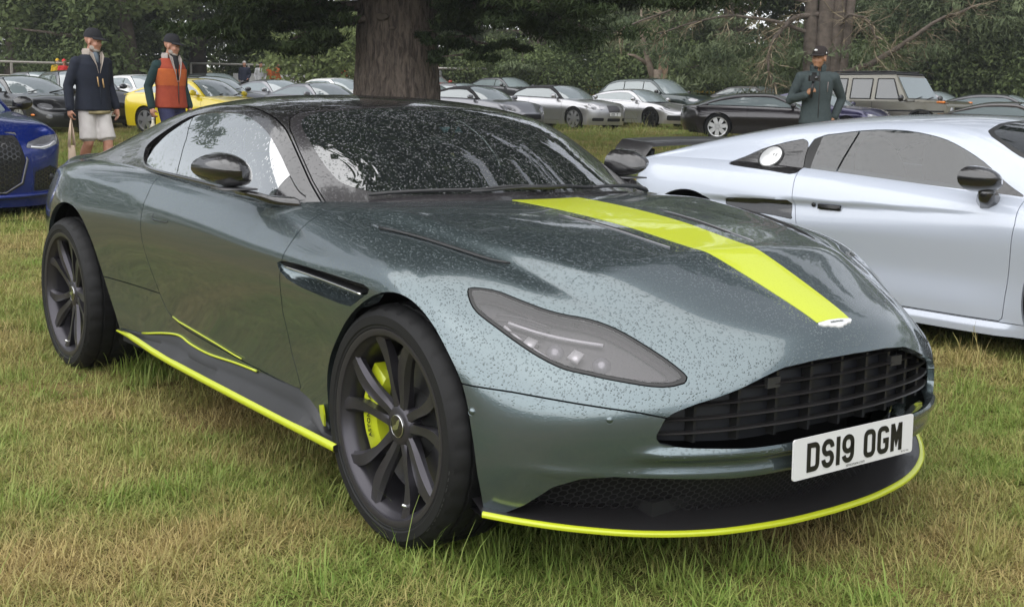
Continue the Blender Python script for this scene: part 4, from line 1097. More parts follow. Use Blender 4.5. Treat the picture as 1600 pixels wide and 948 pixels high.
def far_wheel(parent, x, y, z, R, hw, mt, spokes, s):
    key = (round(R, 3), round(hw, 3), mt.name, spokes)
    if key not in WHEEL_CACHE:
        m = MB(); rr = R*.74; m.lathe_y([(rr, -hw+.015), (rr+.02, -hw), (R-.03, -hw), (R, -hw+.03), (R, hw-.03), (R-.03, hw), (rr, hw)], 36); ty = sharp_by_angle(fix_normals(new_mesh('tyre', m.V, m.F, M_rubber)), 40)
        m = MB(); m.lathe_y([(rr+.004, -hw+.006), (rr-.018, -hw+.008), (rr-.028, -hw+.04), (rr-.03, hw)], 36); m.lathe_y([(0, -hw+.02), (.05, -hw+.02), (.06, -hw+.06)], 16)
        for k in range(spokes):
            a = 2*math.pi*(k+.5)/spokes; wd = min(.05, .30/spokes)
            P = []
            for r, q in ((.03, 1.), (rr-.015, 1.35)):
                for u in (-wd*q, wd*q):
                    for v in (-hw+.018, -hw+.06): P.append((r*math.cos(a)-u*math.sin(a), v, r*math.sin(a)+u*math.cos(a)))
            m.add(P, [(0, 1, 3, 2), (4, 6, 7, 5), (0, 2, 6, 4), (1, 5, 7, 3), (0, 4, 5, 1), (2, 3, 7, 6)])
        ri = sharp_by_angle(fix_normals(new_mesh('rim', m.V, m.F, mt)), 40)
        m = MB(); m.lathe_y([(0, -hw+.09), (rr, -hw+.09)], 24); bk = new_mesh('hub_shadow', m.V, m.F, M_void)  # black disc painted in as the shade behind the spokes
        WHEEL_CACHE[key] = (ty, ri, bk)
    w_ = thing('wheel', None, None); w_.parent = parent; w_.location = (x, y, z); w_.rotation_euler = (0, .3, 0 if s < 0 else math.pi)
    for nm, me in zip(('tyre', 'rim', 'hub_shade_disc'), WHEEL_CACHE[key]): link(nm, me, w_)
    return w_
def ell(V, c, r, rot=None):
    d = (V-np.array(c)); d = d/np.array(r); return np.sqrt((d**2).sum(1))-1
def make_car(name, label, sp, loc, rz, body_mat, group='cars parked in rows on the field', cat='car', roof_mat=None, lev=2, glass_mat=None, wheel_mat=None, extra=None):
    root = thing(name, label, cat, loc, rz, group)
    (V, F), (cV, cF), rail, cols, top = car_surfaces(sp, lev)
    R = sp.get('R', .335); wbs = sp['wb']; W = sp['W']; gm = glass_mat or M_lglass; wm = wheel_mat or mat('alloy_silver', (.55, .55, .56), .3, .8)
    for ax in (0, -wbs):
        f = np.where(np.abs(V[:, 1]) > W*.6, -(np.sqrt((V[:, 0]-ax)**2+(V[:, 2]-R)**2)-R-.035), -1.)
        V, F = clip(V, F, f)
    xa, xwt, xp, xrt, xrb, zrf = sp['cab']
    cut = np.array([(xrb+.12,-.3),(xrb+.12,W*.6),(xrt,W*.72),(xwt,W*.76),(xa-.04,W*.70),(xa+.1,W*.5),(xa+sp.get('bow', .26)*.8,0),(xa+sp.get('bow', .26)*.8,-.3)])
    V, F = clip(V, F, np.where(V[:, 2] > sp['zs'], -sdf(np.stack([V[:, 0], np.abs(V[:, 1])], 1), cut), -1.))
    # lamps and grille, cut out of the skin
    for (nm, c, r, mt, both) in sp.get('cuts', []):
        for s in ((-1, 1) if both else (1,)):
            e = np.where(V[:, 0] > c[0], sdf(np.stack([V[:, 1]*s, V[:, 2]], 1), np.array(r)), 1.)*8 if isinstance(r, list) else ell(V, (c[0], c[1]*s, c[2]), r) if len(r) == 3 else np.where(V[:, 0] > c[0], sdf(np.stack([V[:, 1]-c[1]*s, V[:, 2]-c[2]], 1), rect_poly(*r[:2])), 1.)*8
            e = np.where((V[:, 1]*s > -1e-6) | (not both), e, 1.)
            P = clip(V, F, e+.02); V, F = clip(V, F, .0-e)
            if P[1]: panel(nm, P, mt, root, .02)
    g = .003
    for (x0, x1, z0) in sp.get('doors', []):
        poly = spl([(x0, 2), (x0, sp['zs']), (x0-.04, sp['zb']+.15), (x0+.1 if x1 < x0 else x0, z0), (x1, z0), (x1-.02, sp['zs']-.1), (x1, sp['zs']+.1), (x1, 2)], 4)
        poly = np.array([(x0, 2), (x0, sp['zs']-.02), (x0+.03, z0+.14), (x0+.14, z0), (x1-.04, z0), (x1-.0, z0+.2), (x1+.02, sp['zs']), (x1, sp['zs']+.1), (x1, 2)])
        for s in (-1, 1):
            d = lambda V: np.where(V[:, 1]*s > W*.4, sdf(absxz(V), poly), 1.)
            D_ = clip(V, F, d(V)+g); V, F = clip(V, F, g-d(V))
            if D_[1]: panel('door', D_, body_mat, root, .015)
    panel('body', (V, F), body_mat, root, .02)
    # glass
    rl = np.array(rail); dl = sp.get('dlo')
    if dl is None:
        o = .045
        up = [(x-(.0 if i else .13), z-o*(.4 if i in (0, 6) else 1)) for i, (x, z) in enumerate(rl)]
        up[0] = (rl[0][0]-.16, rl[0][1]+.05); up[-1] = (rl[-1][0]+.22, top(rl[-1][0])+.03)
        dl = up+[(x, top(x)+.018) for x in np.linspace(up[-1][0]+.05, up[0][0]-.02, 8)]
    dl = np.array(dl)
    sd_ = lambda V: np.where(np.abs(V[:, 1]) > W*.4, sdf(absxz(V), dl), 1.)
    mid = (xwt+xp)/2
    xcol = np.array([c[0] for c in cols]); yrl = np.interp
    def fw(V):
        ay = np.abs(V[:, 1])
        xs_ = [c[0] for c in cols][::-1]
        ylim = np.interp(V[:, 0], [cols[2][0], cols[1][0], cols[0][0], cols[0][0]+.3], [sp.get('wr', .68)*W*.9, W*(sp.get('wbelt', .86)+(sp.get('wr', .68)-sp.get('wbelt', .86))*.6)*.93, W*sp.get('wbelt', .86)*.93, W*sp.get('wbelt', .86)*.7])
        back = cols[2][0]+sp.get('bow', .26)*.35*(1-(ay/(wr_*1.0))**2)-.0
        return np.maximum(ay-ylim, back-V[:, 0])
    wr_ = sp.get('wr', .68)*W
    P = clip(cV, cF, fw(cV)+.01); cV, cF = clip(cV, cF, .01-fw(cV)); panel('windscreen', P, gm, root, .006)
    if not sp.get('nosides'):
        for s in (-1, 1):
            fs = lambda V: np.where(V[:, 1]*s > 0, sd_(V), 1.)
            A, B = clip(cV, cF, fs(cV)); cV, cF = clip(cV, cF, -fs(cV))
            xsplit = sp.get('splits', [])
            lo = None
            for xx in sorted(xsplit, reverse=True):
                pane = clip(A, B, xx+.02-A[:, 0]); A, B = clip(A, B, A[:, 0]-xx+.02)
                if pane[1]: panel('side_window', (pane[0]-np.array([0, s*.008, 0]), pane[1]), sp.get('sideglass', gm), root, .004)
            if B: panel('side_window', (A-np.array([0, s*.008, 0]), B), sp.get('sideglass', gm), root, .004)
    def fr_(V):
        ay = np.abs(V[:, 1]); lim = np.interp(V[:, 0], [cols[6][0], cols[5][0], cols[4][0]], [W*.6, W*.6, wr_*.82])
        return np.maximum(ay-lim, np.maximum(V[:, 0]-cols[4][0]+.08, cols[6][0]+.05-V[:, 0]))
    P = clip(cV, cF, fr_(cV)+.01); cV, cF = clip(cV, cF, .01-fr_(cV))
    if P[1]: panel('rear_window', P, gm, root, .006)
    panel('roof', (cV, cF), roof_mat or body_mat, root, .015)
    for ax in (0, -wbs):
        for s in (-1, 1): far_wheel(root, ax, s*(W-.015-.11), R, R, .11, wm, sp.get('spokes', 7), s)
    m = MB(); m.box(((sp['xf']+sp['xr'])/2, 0, sp['zb']+.16), (sp['xf']-sp['xr']-.5, W*1.1, .30)); m.box((-wbs/2, 0, sp['zb']+.1), (wbs-.8, W*1.75, .14)); m.build('underbody', M_void, root, False)
    # mirrors
    zm = top(xa)+.085
    for s in (-1, 1):
        m = MB(); m.ellipsoid((xa-.22, (W*.97+.05)*s, zm), (.075, .105, .07), 12, 8); m.box((xa-.2, W*.9*s, zm-.05), (.06, .16, .03)); o = m.build('door_mirror', sp.get('mirror_mat', body_mat), root)
    if sp.get('plate'):
        px, pz = sp['plate'][:2]; pt = thing('number_plate', None, None); pt.parent = root; pt.location = (px, 0, pz)
        V_, F_ = rounded_plate(.52, .111, .012); link('plate_board', fix_normals(new_mesh('plate_board', V_, F_, M_white, False)), pt)
        if len(sp['plate']) > 2:
            for c, mm in plate_text(sp['plate'][2], x0=.0082): link('letter', fix_normals(new_mesh('letter', mm.V, mm.F, M_ink, False)), pt)
    if extra: extra(root, sp)
    return root
def rect_poly(w, h, q=5):
    r = min(w, h)*.45; out = []
    for cx, cy, a in ((w-r, h-r, 0), (-w+r, h-r, 90), (-w+r, -h+r, 180), (w-r, -h+r, 270)): out += arc(cx, cy, r, r, a, a+90, q)
    return np.array(out)
# ------------------------------------------------------------------ white mid-engined coupe beside the green one
M_white_paint = mat('ice_white_paint', (.43, .465, .535), .28, .10, 1., wet=dict(scale=120, strength=.7, dist=.004, zlo=.25, zhi=.7))
R8SP = dict(W=.965, xf=.95, xr=-3.48, zb=.15, zs=.70, wb=2.65, R=.35, zn=.62, zt=.90, dn=.5, dt=.35, crown=.86, tuck=.955, sq=.05,
    top=[(-3.48,.90),(-3.1,.935),(-2.65,.94),(-2.2,.935),(-1.75,.915),(-1.2,.885),(-.6,.85),(-.2,.825),(.1,.79),(.4,.71),(.6,.64)],
    cen=[(-3.4,.97),(-2.5,1.0),(-1,.93),(-.2,.90),(.1,.83),(.5,.72)],
    cab=(-.12, -.98, -1.35, -1.80, -3.2, 1.245), wr=.64, wbelt=.87, bow=.30, raild=.07, hmid=.58, hrt=.93)
R8LOC, R8RZ = (-.01, 3.92, 0.0), R_(2)
def build_white_coupe():
    sp = R8SP
    root = thing('white_sports_coupe', 'wet ice white mid-engined coupe with black side blades and a black rear wing', 'car', R8LOC, R8RZ)
    (V, F), (cV, cF), rail, cols, top = car_surfaces(sp, 3)
    x, y, z = V.T
    # wedge-shaped hollow under the shoulder line, flared lower door
    zc = np.interp(x, [-2.4, -1.8, -.43], [.716, .738, .772])
    f = smooth_step(-2.6, -2.3, x)*(1-smooth_step(-.75, -.35, x))*(np.abs(y) > .6)
    t = np.clip((zc-z)/.012, 0, 1)*(1-smooth_step(.02, .16, zc-z))*(z > .4)
    dep = .034*np.interp(x, [-2.4, -1.6, -.5], [1., .8, .15])
    V = V.copy(); V[:, 1] -= np.sign(y)*f*t*dep
    V[:, 1] += np.sign(y)*f*.018*smooth_step(.44, .27, z)*(z < .5)
    V[:, 1] += np.sign(y)*(np.abs(y) > .6)*smooth_step(-2.3, -2.2, x)*(1-smooth_step(-.5, -.4, x))*.030*(1-smooth_step(.19, .215, z))
    for ax in (0, -2.65):
        V, F = clip(V, F, np.where(np.abs(V[:, 1]) > .6, -(np.sqrt((V[:, 0]-ax)**2+(V[:, 2]-.35)**2)-.395), -1.))
    cut = np.array([(-3.0,-.3),(-3.0,.55),(-1.9,.72),(-.9,.74),(-.15,.66),(0,.4),(.1,0),(.1,-.3)])
    V, F = clip(V, F, np.where(V[:, 2] > .7, -sdf(np.stack([V[:, 0], np.abs(V[:, 1])], 1), cut), -1.))
    BL = spl([(-2.405,.925),(-2.36,.945),(-2.311,.964),(-2.211,1.018),(-2.12,1.047),(-2.042,1.067),(-1.95,1.086),(-1.905,1.09),(-1.885,1.0),(-1.86,.889),(-2.05,.894),(-2.27,.905),(-2.39,.914)], 3, True)
    LB = np.array([(-2.345,.700),(-2.326,.717),(-1.835,.736),(-1.82,.64),(-1.80,.625),(-1.934,.637),(-2.30,.655),(-2.335,.675)])
    DR = np.array([(-1.86,1.1),(-1.855,.90),(-1.83,.80),(-1.812,.71),(-1.78,.61),(-1.755,.52),(-1.735,.40),(-1.70,.30),(-1.62,.222),(-.488,.222),(-.482,.349),(-.463,.518),(-.444,.724),(-.458,.826),(-.50,.90),(-.50,1.1)])
    g = .0022; bl_c = []
    for s in (-1, 1):
        sd = lambda V, P: np.where(V[:, 1]*s > .3, sdf(absxz(V), P), 1.)
        b = clip(V, F, sd(V, BL)+g); V, F = clip(V, F, .001-sd(V, BL))
        b2 = clip(cV, cF, sd(cV, BL)+g); cV, cF = clip(cV, cF, .001-sd(cV, BL))
        bl = thing('side_blade', None, None); bl.parent = root
        for q in (b, b2):
            if q[1]: panel('blade_panel', (q[0]-np.array([0, s*.004, 0]), q[1]), M_black, bl, .01)
        l = clip(V, F, sd(V, LB)+.001); V, F = clip(V, F, .001-sd(V, LB)); panel('lower_blade', (l[0]-np.array([0, s*.0, 0]), l[1]), M_black, root, .02)
        d = clip(V, F, sd(V, DR)+g); V, F = clip(V, F, g-sd(V, DR)); panel('door', d, M_white_paint, root, .02)
        # sill below the door
        fs = lambda V: np.where((V[:, 1]*s > .3) & (V[:, 0] < -.3) & (V[:, 0] > -2.3), V[:, 2]-.217, 1.)
        q = clip(V, F, fs(V)+.002); V, F = clip(V, F, .002-fs(V)); panel('side_sill', q, M_white_paint, root, .02)
    # front bumper and wing seam
    fb = lambda V: np.where(V[:, 0] > .30, V[:, 2]-.60, 1.)
    q = clip(V, F, fb(V)+.002); V, F = clip(V, F, .002-fb(V)); panel('front_bumper', q, M_white_paint, root, .02)
    fw = lambda V: np.where((V[:, 0] > -.6) & (np.abs(V[:, 1]) > .72), .70-.05*V[:, 0]*0-V[:, 2]*1.0, 1.)
    panel('body', (V, F), M_white_paint, root, .02)
    DLO = spl([(-1.885,1.085),(-1.757,1.122),(-1.528,1.152),(-1.3,1.155),(-1.082,1.127),(-.932,1.082),(-.757,1.006),(-.597,.912),(-.489,.860),(-.46,.845),(-.52,.852),(-.815,.866),(-1.203,.879),(-1.55,.888),(-1.85,.894)], 3, True)
    for s in (-1, 1):
        f1 = lambda V: np.where(V[:, 1]*s > .3, sdf(absxz(V), DLO), 1.)
        A, B = clip(cV, cF, f1(cV)); cV, cF = clip(cV, cF, -f1(cV))
        A = A-np.array([0, s*.006, 0])
        b1 = lambda V: V[:, 0]-np.interp(V[:, 2], [.88, 1.09], [-1.80, -1.835])
        p = clip(A, B, b1(A)); A, B = clip(A, B, -b1(A)); panel('pillar_trim', p, M_ink, root, .004)
        b1 = lambda V: V[:, 0]-np.interp(V[:, 2], [.88, 1.12], [-1.625, -1.605])
        p = clip(A, B, b1(A)+.006); A, B = clip(A, B, .006-b1(A)); panel('quarter_light', p, M_side2, root, .004)
        b1 = lambda V: -.66-V[:, 0]
        p = clip(A, B, b1(A)+.006); A, B = clip(A, B, .006-b1(A)); panel('mirror_sail', p, M_black, root, .004)
        panel('side_window', (A, B), M_side2, root, .004)
    wsp = np.array([(.30,-.3),(.24,0),(.20,.25),(.08,.52),(-.10,.69),(-.32,.725),(-.62,.685),(-.80,.615),(-.86,.56),(-.885,.40),(-.875,0),(-.88,-.3)])
    fw = lambda V: np.where(V[:, 0] > -1.1, sdf(np.stack([V[:, 0], np.abs(V[:, 1])], 1), wsp), 1.)
    q = clip(cV, cF, fw(cV)); cV, cF = clip(cV, cF, -fw(cV))
    qi = clip(*q, fw(q[0])+.03); qo = clip(*q, -.03-fw(q[0]))
    panel('windscreen', qi, M_side2, root, .004); panel('screen_border', qo, M_ink, root, .004)
    panel('roof', (cV, cF), M_white_paint, root, .02)
    for ax in (0, -2.65):
        for s in (-1, 1):
            far_wheel(root, ax, s*.84, .35, .35, .12, M_rim, 10, s)
            m = MB(); n = 24; Vv = []; Ff = []
            for i in range(n+1):
                a = R_(-25)+R_(230)*i/n
                for yy in (.90, .55): Vv.append((ax+.41*math.cos(a), yy*s, .35+.41*math.sin(a)))
            for i in range(n): Ff.append((i*2, i*2+1, i*2+3, i*2+2))
            Ff.append(tuple(range(1, 2*n+2, 2))); m.add(Vv, Ff); m.build('wheel_housing', M_void, root)
    m = MB(); m.box((-1.32, 0, .20), (2.0, 1.7, .10)); m.box((-1.3, 0, .2), (4.0, 1.0, .08)); m.build('underbody', M_void, root, False)
    rounded('cabin_floor', (-1.3, 0, .50), (1.9, 1.5, .2), M_void, root); rounded('dashboard', (-.30, 0, .78), (.5, 1.45, .2), M_leather, root)
    for s in (-1, 1):
        st_ = thing('seat', None, None); st_.parent = root
        rounded('backrest', (-1.62, .36*s, .82), (.18, .52, .66), M_leather, st_, (0, -.3, 0)); rounded('seat_cushion', (-1.3, .36*s, .55), (.5, .5, .2), M_leather, st_)
    # fuel cap with its figures
    C2 = BVHTree.FromPolygons([Vector(v) for v in car_surfaces(sp, 3)[1][0]], car_surfaces(sp, 3)[1][1])
    p, n_, i_, d_ = C2.find_nearest(Vector((-2.118, -.80, .972)))
    if n_.y > 0: n_ = -n_
    cap = thing('fuel_cap', None, None); cap.parent = root; cap.location = p+n_*.002; cap.rotation_euler = n_.to_track_quat('-Y', 'Z').to_euler()
    m = MB(); m.lathe_y([(0, -.012), (.066, -.011), (.074, -.006), (.075, .004)], 36); me = fix_normals(new_mesh('cap_disc', m.V, m.F, mat('satin_aluminium', (.80, .80, .80), .28, .55))); link('cap_disc', me, cap)
    m = MB(); m.lathe_y([(.075, -.005), (.083, -.004), (.084, .004)], 36); link('cap_ring', fix_normals(new_mesh('cap_ring', m.V, m.F, M_ink)), cap)
    V_, F_ = font_mesh('R8', .034, .0005); link('cap_lettering', new_mesh('cap_lettering', np.stack([V_[:, 0]+.033, -.0125-V_[:, 2], V_[:, 1]+.008], 1), F_, mat('print_grey', (.15, .15, .15), .5), False), cap)
    # handle, mirror, wing
    for s in (-1, 1):
        m = MB(); m.box((-1.565, .945*s, .716), (.15, .016, .028)); m.build('handle_recess', M_ink, root); m = MB(); m.box((-1.56, .950*s, .712), (.11, .010, .010)); m.build('door_handle', M_satin, root)
        m = MB(); m.lathe_y([(0, -.004), (.011, -.004), (.013, .004)], 16, (-1.675, .945*s, .722)) if s < 0 else None
        if s < 0: m.build('door_lock', M_ink, root)
        mr = thing('door_mirror', None, None); mr.parent = root
        V2 = []; F2 = []; n = 24; k_ = 12; c = np.array([-.60, .985*s, .930])
        for i in range(k_+1):
            t = i/k_; k = min(1, 1-(1-t)**2.3)**.5
            for j in range(n):
                a = 2*math.pi*j/n; ca, sa = math.cos(a), math.sin(a)
                V2.append((c[0]+.08-.16*t-.03*ca*t, c[1]+.088*k*math.copysign(abs(ca)**.85, ca)*s, c[2]+(.070 if sa > 0 else .062)*k*math.copysign(abs(sa)**.8, sa)*(1-.25*(ca > 0)*ca)+.012*ca))
        for i in range(k_):
            for j in range(n): F2.append((i*n+j, i*n+(j+1) % n, (i+1)*n+(j+1) % n, (i+1)*n+j))
        F2.append(tuple(range(k_*n, k_*n+n))); link('mirror_shell', sharp_by_angle(fix_normals(new_mesh('mirror_shell', V2, F2, M_black)), 60), mr)
        m = MB(); m.tube([(-.60, .965*s, .885), (-.62, .94*s, .855), (-.63, .90*s, .83)], [.035, .045, .06], 8); m.build('mirror_stalk', M_black, mr)
        m = MB(); m.box((-.66, .885*s, .885), (.05, .05, .05)); m.build('mirror_hinge', M_ink, mr)
    wg = thing('rear_wing', None, None); wg.parent = root
    ys = np.linspace(-.90, .90, 25); V2 = []; F2 = []
    for yy in ys:
        e = (abs(yy)/.90); dz = -.16*max(0, (e-.82)/.18)**1.8-.015*e*e; xx = -3.36+.10*e**3
        for dx, zz in ((.14, .0), (.10, .024), (-.06, .036), (-.15, .045), (-.15, .022), (0, -.012)): V2.append((xx+dx, yy, 0.995+zz+dz))
    for i in range(24):
        for j in range(6): F2.append((i*6+j, i*6+(j+1) % 6, (i+1)*6+(j+1) % 6, (i+1)*6+j))
    F2 += [tuple(range(6)), tuple(range(24*6+5, 24*6-1, -1))]
    link('wing_blade', sharp_by_angle(fix_normals(new_mesh('wing_blade', V2, F2, M_carbon)), 40), wg)
    for s in (-1, 1):
        m = MB(); m.box((-3.33, .62*s, .93), (.10, .025, .09), (0, .2, 0)); m.box((-3.25, .865*s, .90), (.08, .02, .12)); m.build('wing_strut', M_satin, wg)
    return root
build_white_coupe()
# ------------------------------------------------------------------ people: shapes joined by a voxel remesh into one continuous skin each
def remesh(m, name, mt, parent, vox=.012, smooth=6, post=None):
    me = new_mesh('tmp', m.V, m.F); fix_normals(me)
    o = bpy.data.objects.new('tmp', me); col.objects.link(o)
    r = o.modifiers.new('r', 'REMESH'); r.mode = 'VOXEL'; r.voxel_size = vox; r.adaptivity = 0
    s = o.modifiers.new('s', 'SMOOTH'); s.iterations = smooth; s.factor = .5
    bpy.context.view_layer.update(); ev = o.evaluated_get(bpy.context.evaluated_depsgraph_get())
    m2 = bpy.data.meshes.new_from_object(ev); m2.name = name
    bpy.data.objects.remove(o); bpy.data.meshes.remove(me)
    if post:
        n = len(m2.vertices); A = np.empty(n*3); m2.vertices.foreach_get('co', A); A = post(A.reshape(-1, 3)); m2.vertices.foreach_set('co', A.ravel())
    m2.materials.clear(); m2.materials.append(mt); m2.shade_smooth(); m2.update()
    return link(name, m2, parent)
def loft(m, rings, n=20):
    """rings of (centre, half-depth x, half-width y, lean)"""
    V = []; F = []
    for (c, a, b) in rings:
        for k in range(n):
            t = 2*math.pi*k/n; V.append((c[0]+a*math.copysign(abs(math.cos(t))**.9, math.cos(t)), c[1]+b*math.copysign(abs(math.sin(t))**.9, math.sin(t)), c[2]))
    for i in range(len(rings)-1):
        for k in range(n): F.append((i*n+k, i*n+(k+1) % n, (i+1)*n+(k+1) % n, (i+1)*n+k))
    F += [tuple(reversed(range(n))), tuple(range((len(rings)-1)*n, len(rings)*n))]
    m.add(V, F)
def limb(m, P, R, n=12):
    m.tube(P, R, n)
    for p, r in zip(P, R): m.ellipsoid(p, (r, r, r), 10, 6)
def hand(m, w, d, side, curl=.5, pn=None):
    """palm and five unequal bent fingers; w wrist, d direction of the hand, pn palm normal"""
    w = Vector(w); d = Vector(d).normalized(); pn = Vector(pn if pn else (0, -side, 0)).normalized(); lat = d.cross(pn).normalized(); pn = lat.cross(d).normalized()
    m.tube([w, w+d*.03, w+d*.085], [.024, .030, .028], 10)
    for k in range(-2, 3): m.ellipsoid(w+d*.06+lat*.011*k, (.018, .018, .018), 8, 6)
    for k, (off, ln) in enumerate(((.027, .072), (.010, .080), (-.008, .075), (-.025, .060))):
        b = w+d*.085+lat*off; P = [b]; a = 0; q = b
        for s_, bend in ((.42, .35), (.33, .9), (.25, 1.3)):
            dd = (d*math.cos(curl*bend*1.3)+pn*math.sin(curl*bend*1.3)); q = q+dd*ln*s_; P.append(q)
        m.tube(P, [.0115, .0105, .0098, .0085], 8)
    t0 = w+d*.03+lat*.026; m.tube([t0, t0+(lat*.8+d*.5+pn*.25)*.035, t0+(lat*.5+d*.9+pn*.6)*.062], [.013, .0115, .0095], 8)
def head_shape(m, c, yaw, s=1., pitch=0):
    """skull, jaw, nose, ears about the head centre c; yaw turns the face"""
    M = Matrix.Rotation(yaw, 3, 'Z') @ Matrix.Rotation(pitch, 3, 'Y')
    def P(x, y, z): return Vector(c)+M @ Vector((x*s, y*s, z*s))
    def E(p, r, q=(0, 0, 0)):
        mm = MB(); mm.ellipsoid((0, 0, 0), [v*s for v in r], 18, 12); R3 = M @ Euler(q).to_matrix()
        m.add([R3 @ Vector(v)+P(*p) for v in mm.V], mm.F)
    E((-.012, 0, .035), (.098, .078, .090)); E((.022, 0, -.035), (.070, .060, .085)); E((.050, 0, -.085), (.036, .038, .030))
    E((.082, 0, -.020), (.018, .0125, .026)); E((.093, 0, -.034), (.014, .014, .011)); E((.070, 0, .018), (.022, .058, .012)); 
    E((.060, .038, -.030), (.026, .024, .024)); E((.060, -.038, -.030), (.026, .024, .024)); E((.076, 0, -.064), (.014, .024, .009))
    for sd in (-1, 1): E((-.005, .080*sd, -.012), (.022, .010, .033), (0, 0, .25*sd))
    return P, M
def person(label, loc, rz, skin, legs, arms, head, garments, vox=.009, group=None, eyes=True, hands=(.5, .5), palms=(None, None), scale=1.):
    root = thing('person', label, 'person', loc, rz, group); root.scale = (scale,)*3
    m = MB()
    loft(m, [((0,0,.90), .10, .15), ((0,0,.98), .115, .165), ((0,0,1.10), .105, .145), ((0,0,1.26), .115, .165), ((0,0,1.38), .11, .18), ((-.01,0,1.46), .08, .12), ((-.01,0,1.50), .055, .06)])
    hx, hyaw = head[0], head[1]; hc = (hx, 0, 1.635)
    limb(m, [(-.01, 0, 1.46), (0, 0, 1.53), (hx-.005, 0, 1.60)], [.062, .056, .055])
    P, M3 = head_shape(m, hc, hyaw, 1.0, head[2] if len(head) > 2 else 0)
    for side, (hip, knee, ank, toe) in zip((-1, 1), legs):
        limb(m, [hip, ((hip[0]+knee[0])/2, (hip[1]+knee[1])/2, (hip[2]+knee[2])/2), knee], [.088, .080, .058]); kk = Vector(knee); aa = Vector(ank)
        limb(m, [kk, kk.lerp(aa, .3)+Vector((-.015, 0, 0)), kk.lerp(aa, .65), aa], [.055, .060, .045, .036])
        limb(m, [aa, Vector(toe)], [.036, .03])
    for side, A in zip((-1, 1), arms):
        sh, el, wr, hd = [Vector(v) for v in A]
        limb(m, [Vector((sh.x, sh.y*.75, sh.z+.01)), sh, sh.lerp(el, .5), el], [.06, .058, .048, .040]); limb(m, [el, el.lerp(wr, .4), wr], [.040, .040, .026])
        hand(m, wr, hd-wr, side, hands[0 if side < 0 else 1], palms[0 if side < 0 else 1])
    body = remesh(m, 'body', skin, root, vox, 4)
    garments(root, body, legs, arms, P, M3)
    return root
def sleeve(m, A, r0=.072, r1=.050, end=1.):
    sh, el, wr, hd = [Vector(v) for v in A]; w = el.lerp(wr, end)
    limb(m, [Vector((sh.x, sh.y*.6, sh.z+.005)), sh, sh.lerp(el, .5), el, el.lerp(w, .5), w], [r0+.008, r0+.002, r0-.008, r0-.014, r1+.004, r1], 14)
def torso(m, z0, z1=1.49, g=.025, flare=0.):
    R = [((0,0,z0), .125+g+flare, .175+g+flare), ((0,0,z0+.10), .125+g, .175+g), ((0,0,1.12), .118+g, .158+g), ((0,0,1.26), .125+g, .178+g), ((0,0,1.38), .115+g, .172+g), ((-.01,0,1.45), .095+g*.8, .14+g), ((-.01,0,z1), .068+g*.5, .085+g*.5)]
    loft(m, R, 24)
def cap(root, P, M3, mt, name='cap'):
    m = MB(); V = []; F = []; n = 24
    for i in range(7):
        th = math.pi/2*i/6
        for k in range(n):
            a = 2*math.pi*k/n; V.append(P(-.012+.108*math.cos(a)*math.cos(th)**.7, .089*math.sin(a)*math.cos(th)**.7, .040+.112*math.sin(th)))
    for i in range(6):
        for k in range(n): F.append((i*n+k, i*n+(k+1) % n, (i+1)*n+(k+1) % n, (i+1)*n+k))
    m.add(V, F); V = []; F = []
    for i in range(9):
        a = R_(-68+17*i); 
        for r, dz in ((.0, .010), (.092*math.cos(a*.9)+.004, -.014), (.092*math.cos(a*.9), -.020), (.0, .0)): V.append(P(-.012+(.108+r)*math.cos(a)*1., (.089+r*.12)*math.sin(a), .045+dz))
    for i in range(8):
        for j in range(4): F.append((i*4+j, i*4+(j+1) % 4, (i+1)*4+(j+1) % 4, (i+1)*4+j))
    m.add(V, F); return link(name, fix_normals(new_mesh(name, m.V, m.F, mt)), root)
def eyes(root, P):
    for s in (-1, 1):
        m = MB(); m.ellipsoid(P(.072, .030*s, .004), (.009, .012, .006), 8, 6); m.build('eye', mat('eye_dark', (.03, .025, .02), .2), root)
def beard(root, P, M3, mt, full=True):
    m = MB()
    def E(p, r):
        mm = MB(); mm.ellipsoid((0, 0, 0), r, 14, 10); m.add([M3 @ Vector(v)+P(*p) for v in mm.V], mm.F)
    if full:
        E((.040, 0, -.094), (.046, .048, .026)); E((.016, .047, -.066), (.034, .015, .034)); E((.016, -.047, -.066), (.034, .015, .034)); E((.082, 0, -.053), (.010, .024, .006))
    else: E((.060, 0, -.097), (.028, .028, .025)); E((.082, 0, -.052), (.010, .024, .006))
    remesh(m, 'beard', mt, root, .008, 2)
def shoe(root, ank, toe, mt):
    m = MB(); a = Vector(ank); t = Vector(toe); d = (t-a); d.z = 0; d.normalize()
    limb(m, [a+Vector((0, 0, -.02)), Vector((a.x, a.y, a.z-.045))-d*.03, Vector((a.x, a.y, a.z-.05))+d*.08, Vector((t.x, t.y, t.z))+d*.06], [.045, .05, .048, .038])
    remesh(m, 'shoe', mt, root, .012, 3)
SKIN = mat('weathered_skin', (.46, .25, .17), .5, noise=(25, (.38, .17, .11), .3)); SKIN_T = mat('tanned_skin', (.33, .165, .09), .5)
GREY_HAIR = mat('grey_beard', (.34, .30, .26), .8); DARK_HAIR = mat('dark_beard', (.03, .022, .018), .8)
def fabric(name, c, c2=None, sc=14): return mat(name, c, .85, noise=(sc, c2 or tuple(v*.65 for v in c), .25), bump=(16, .35, .012))
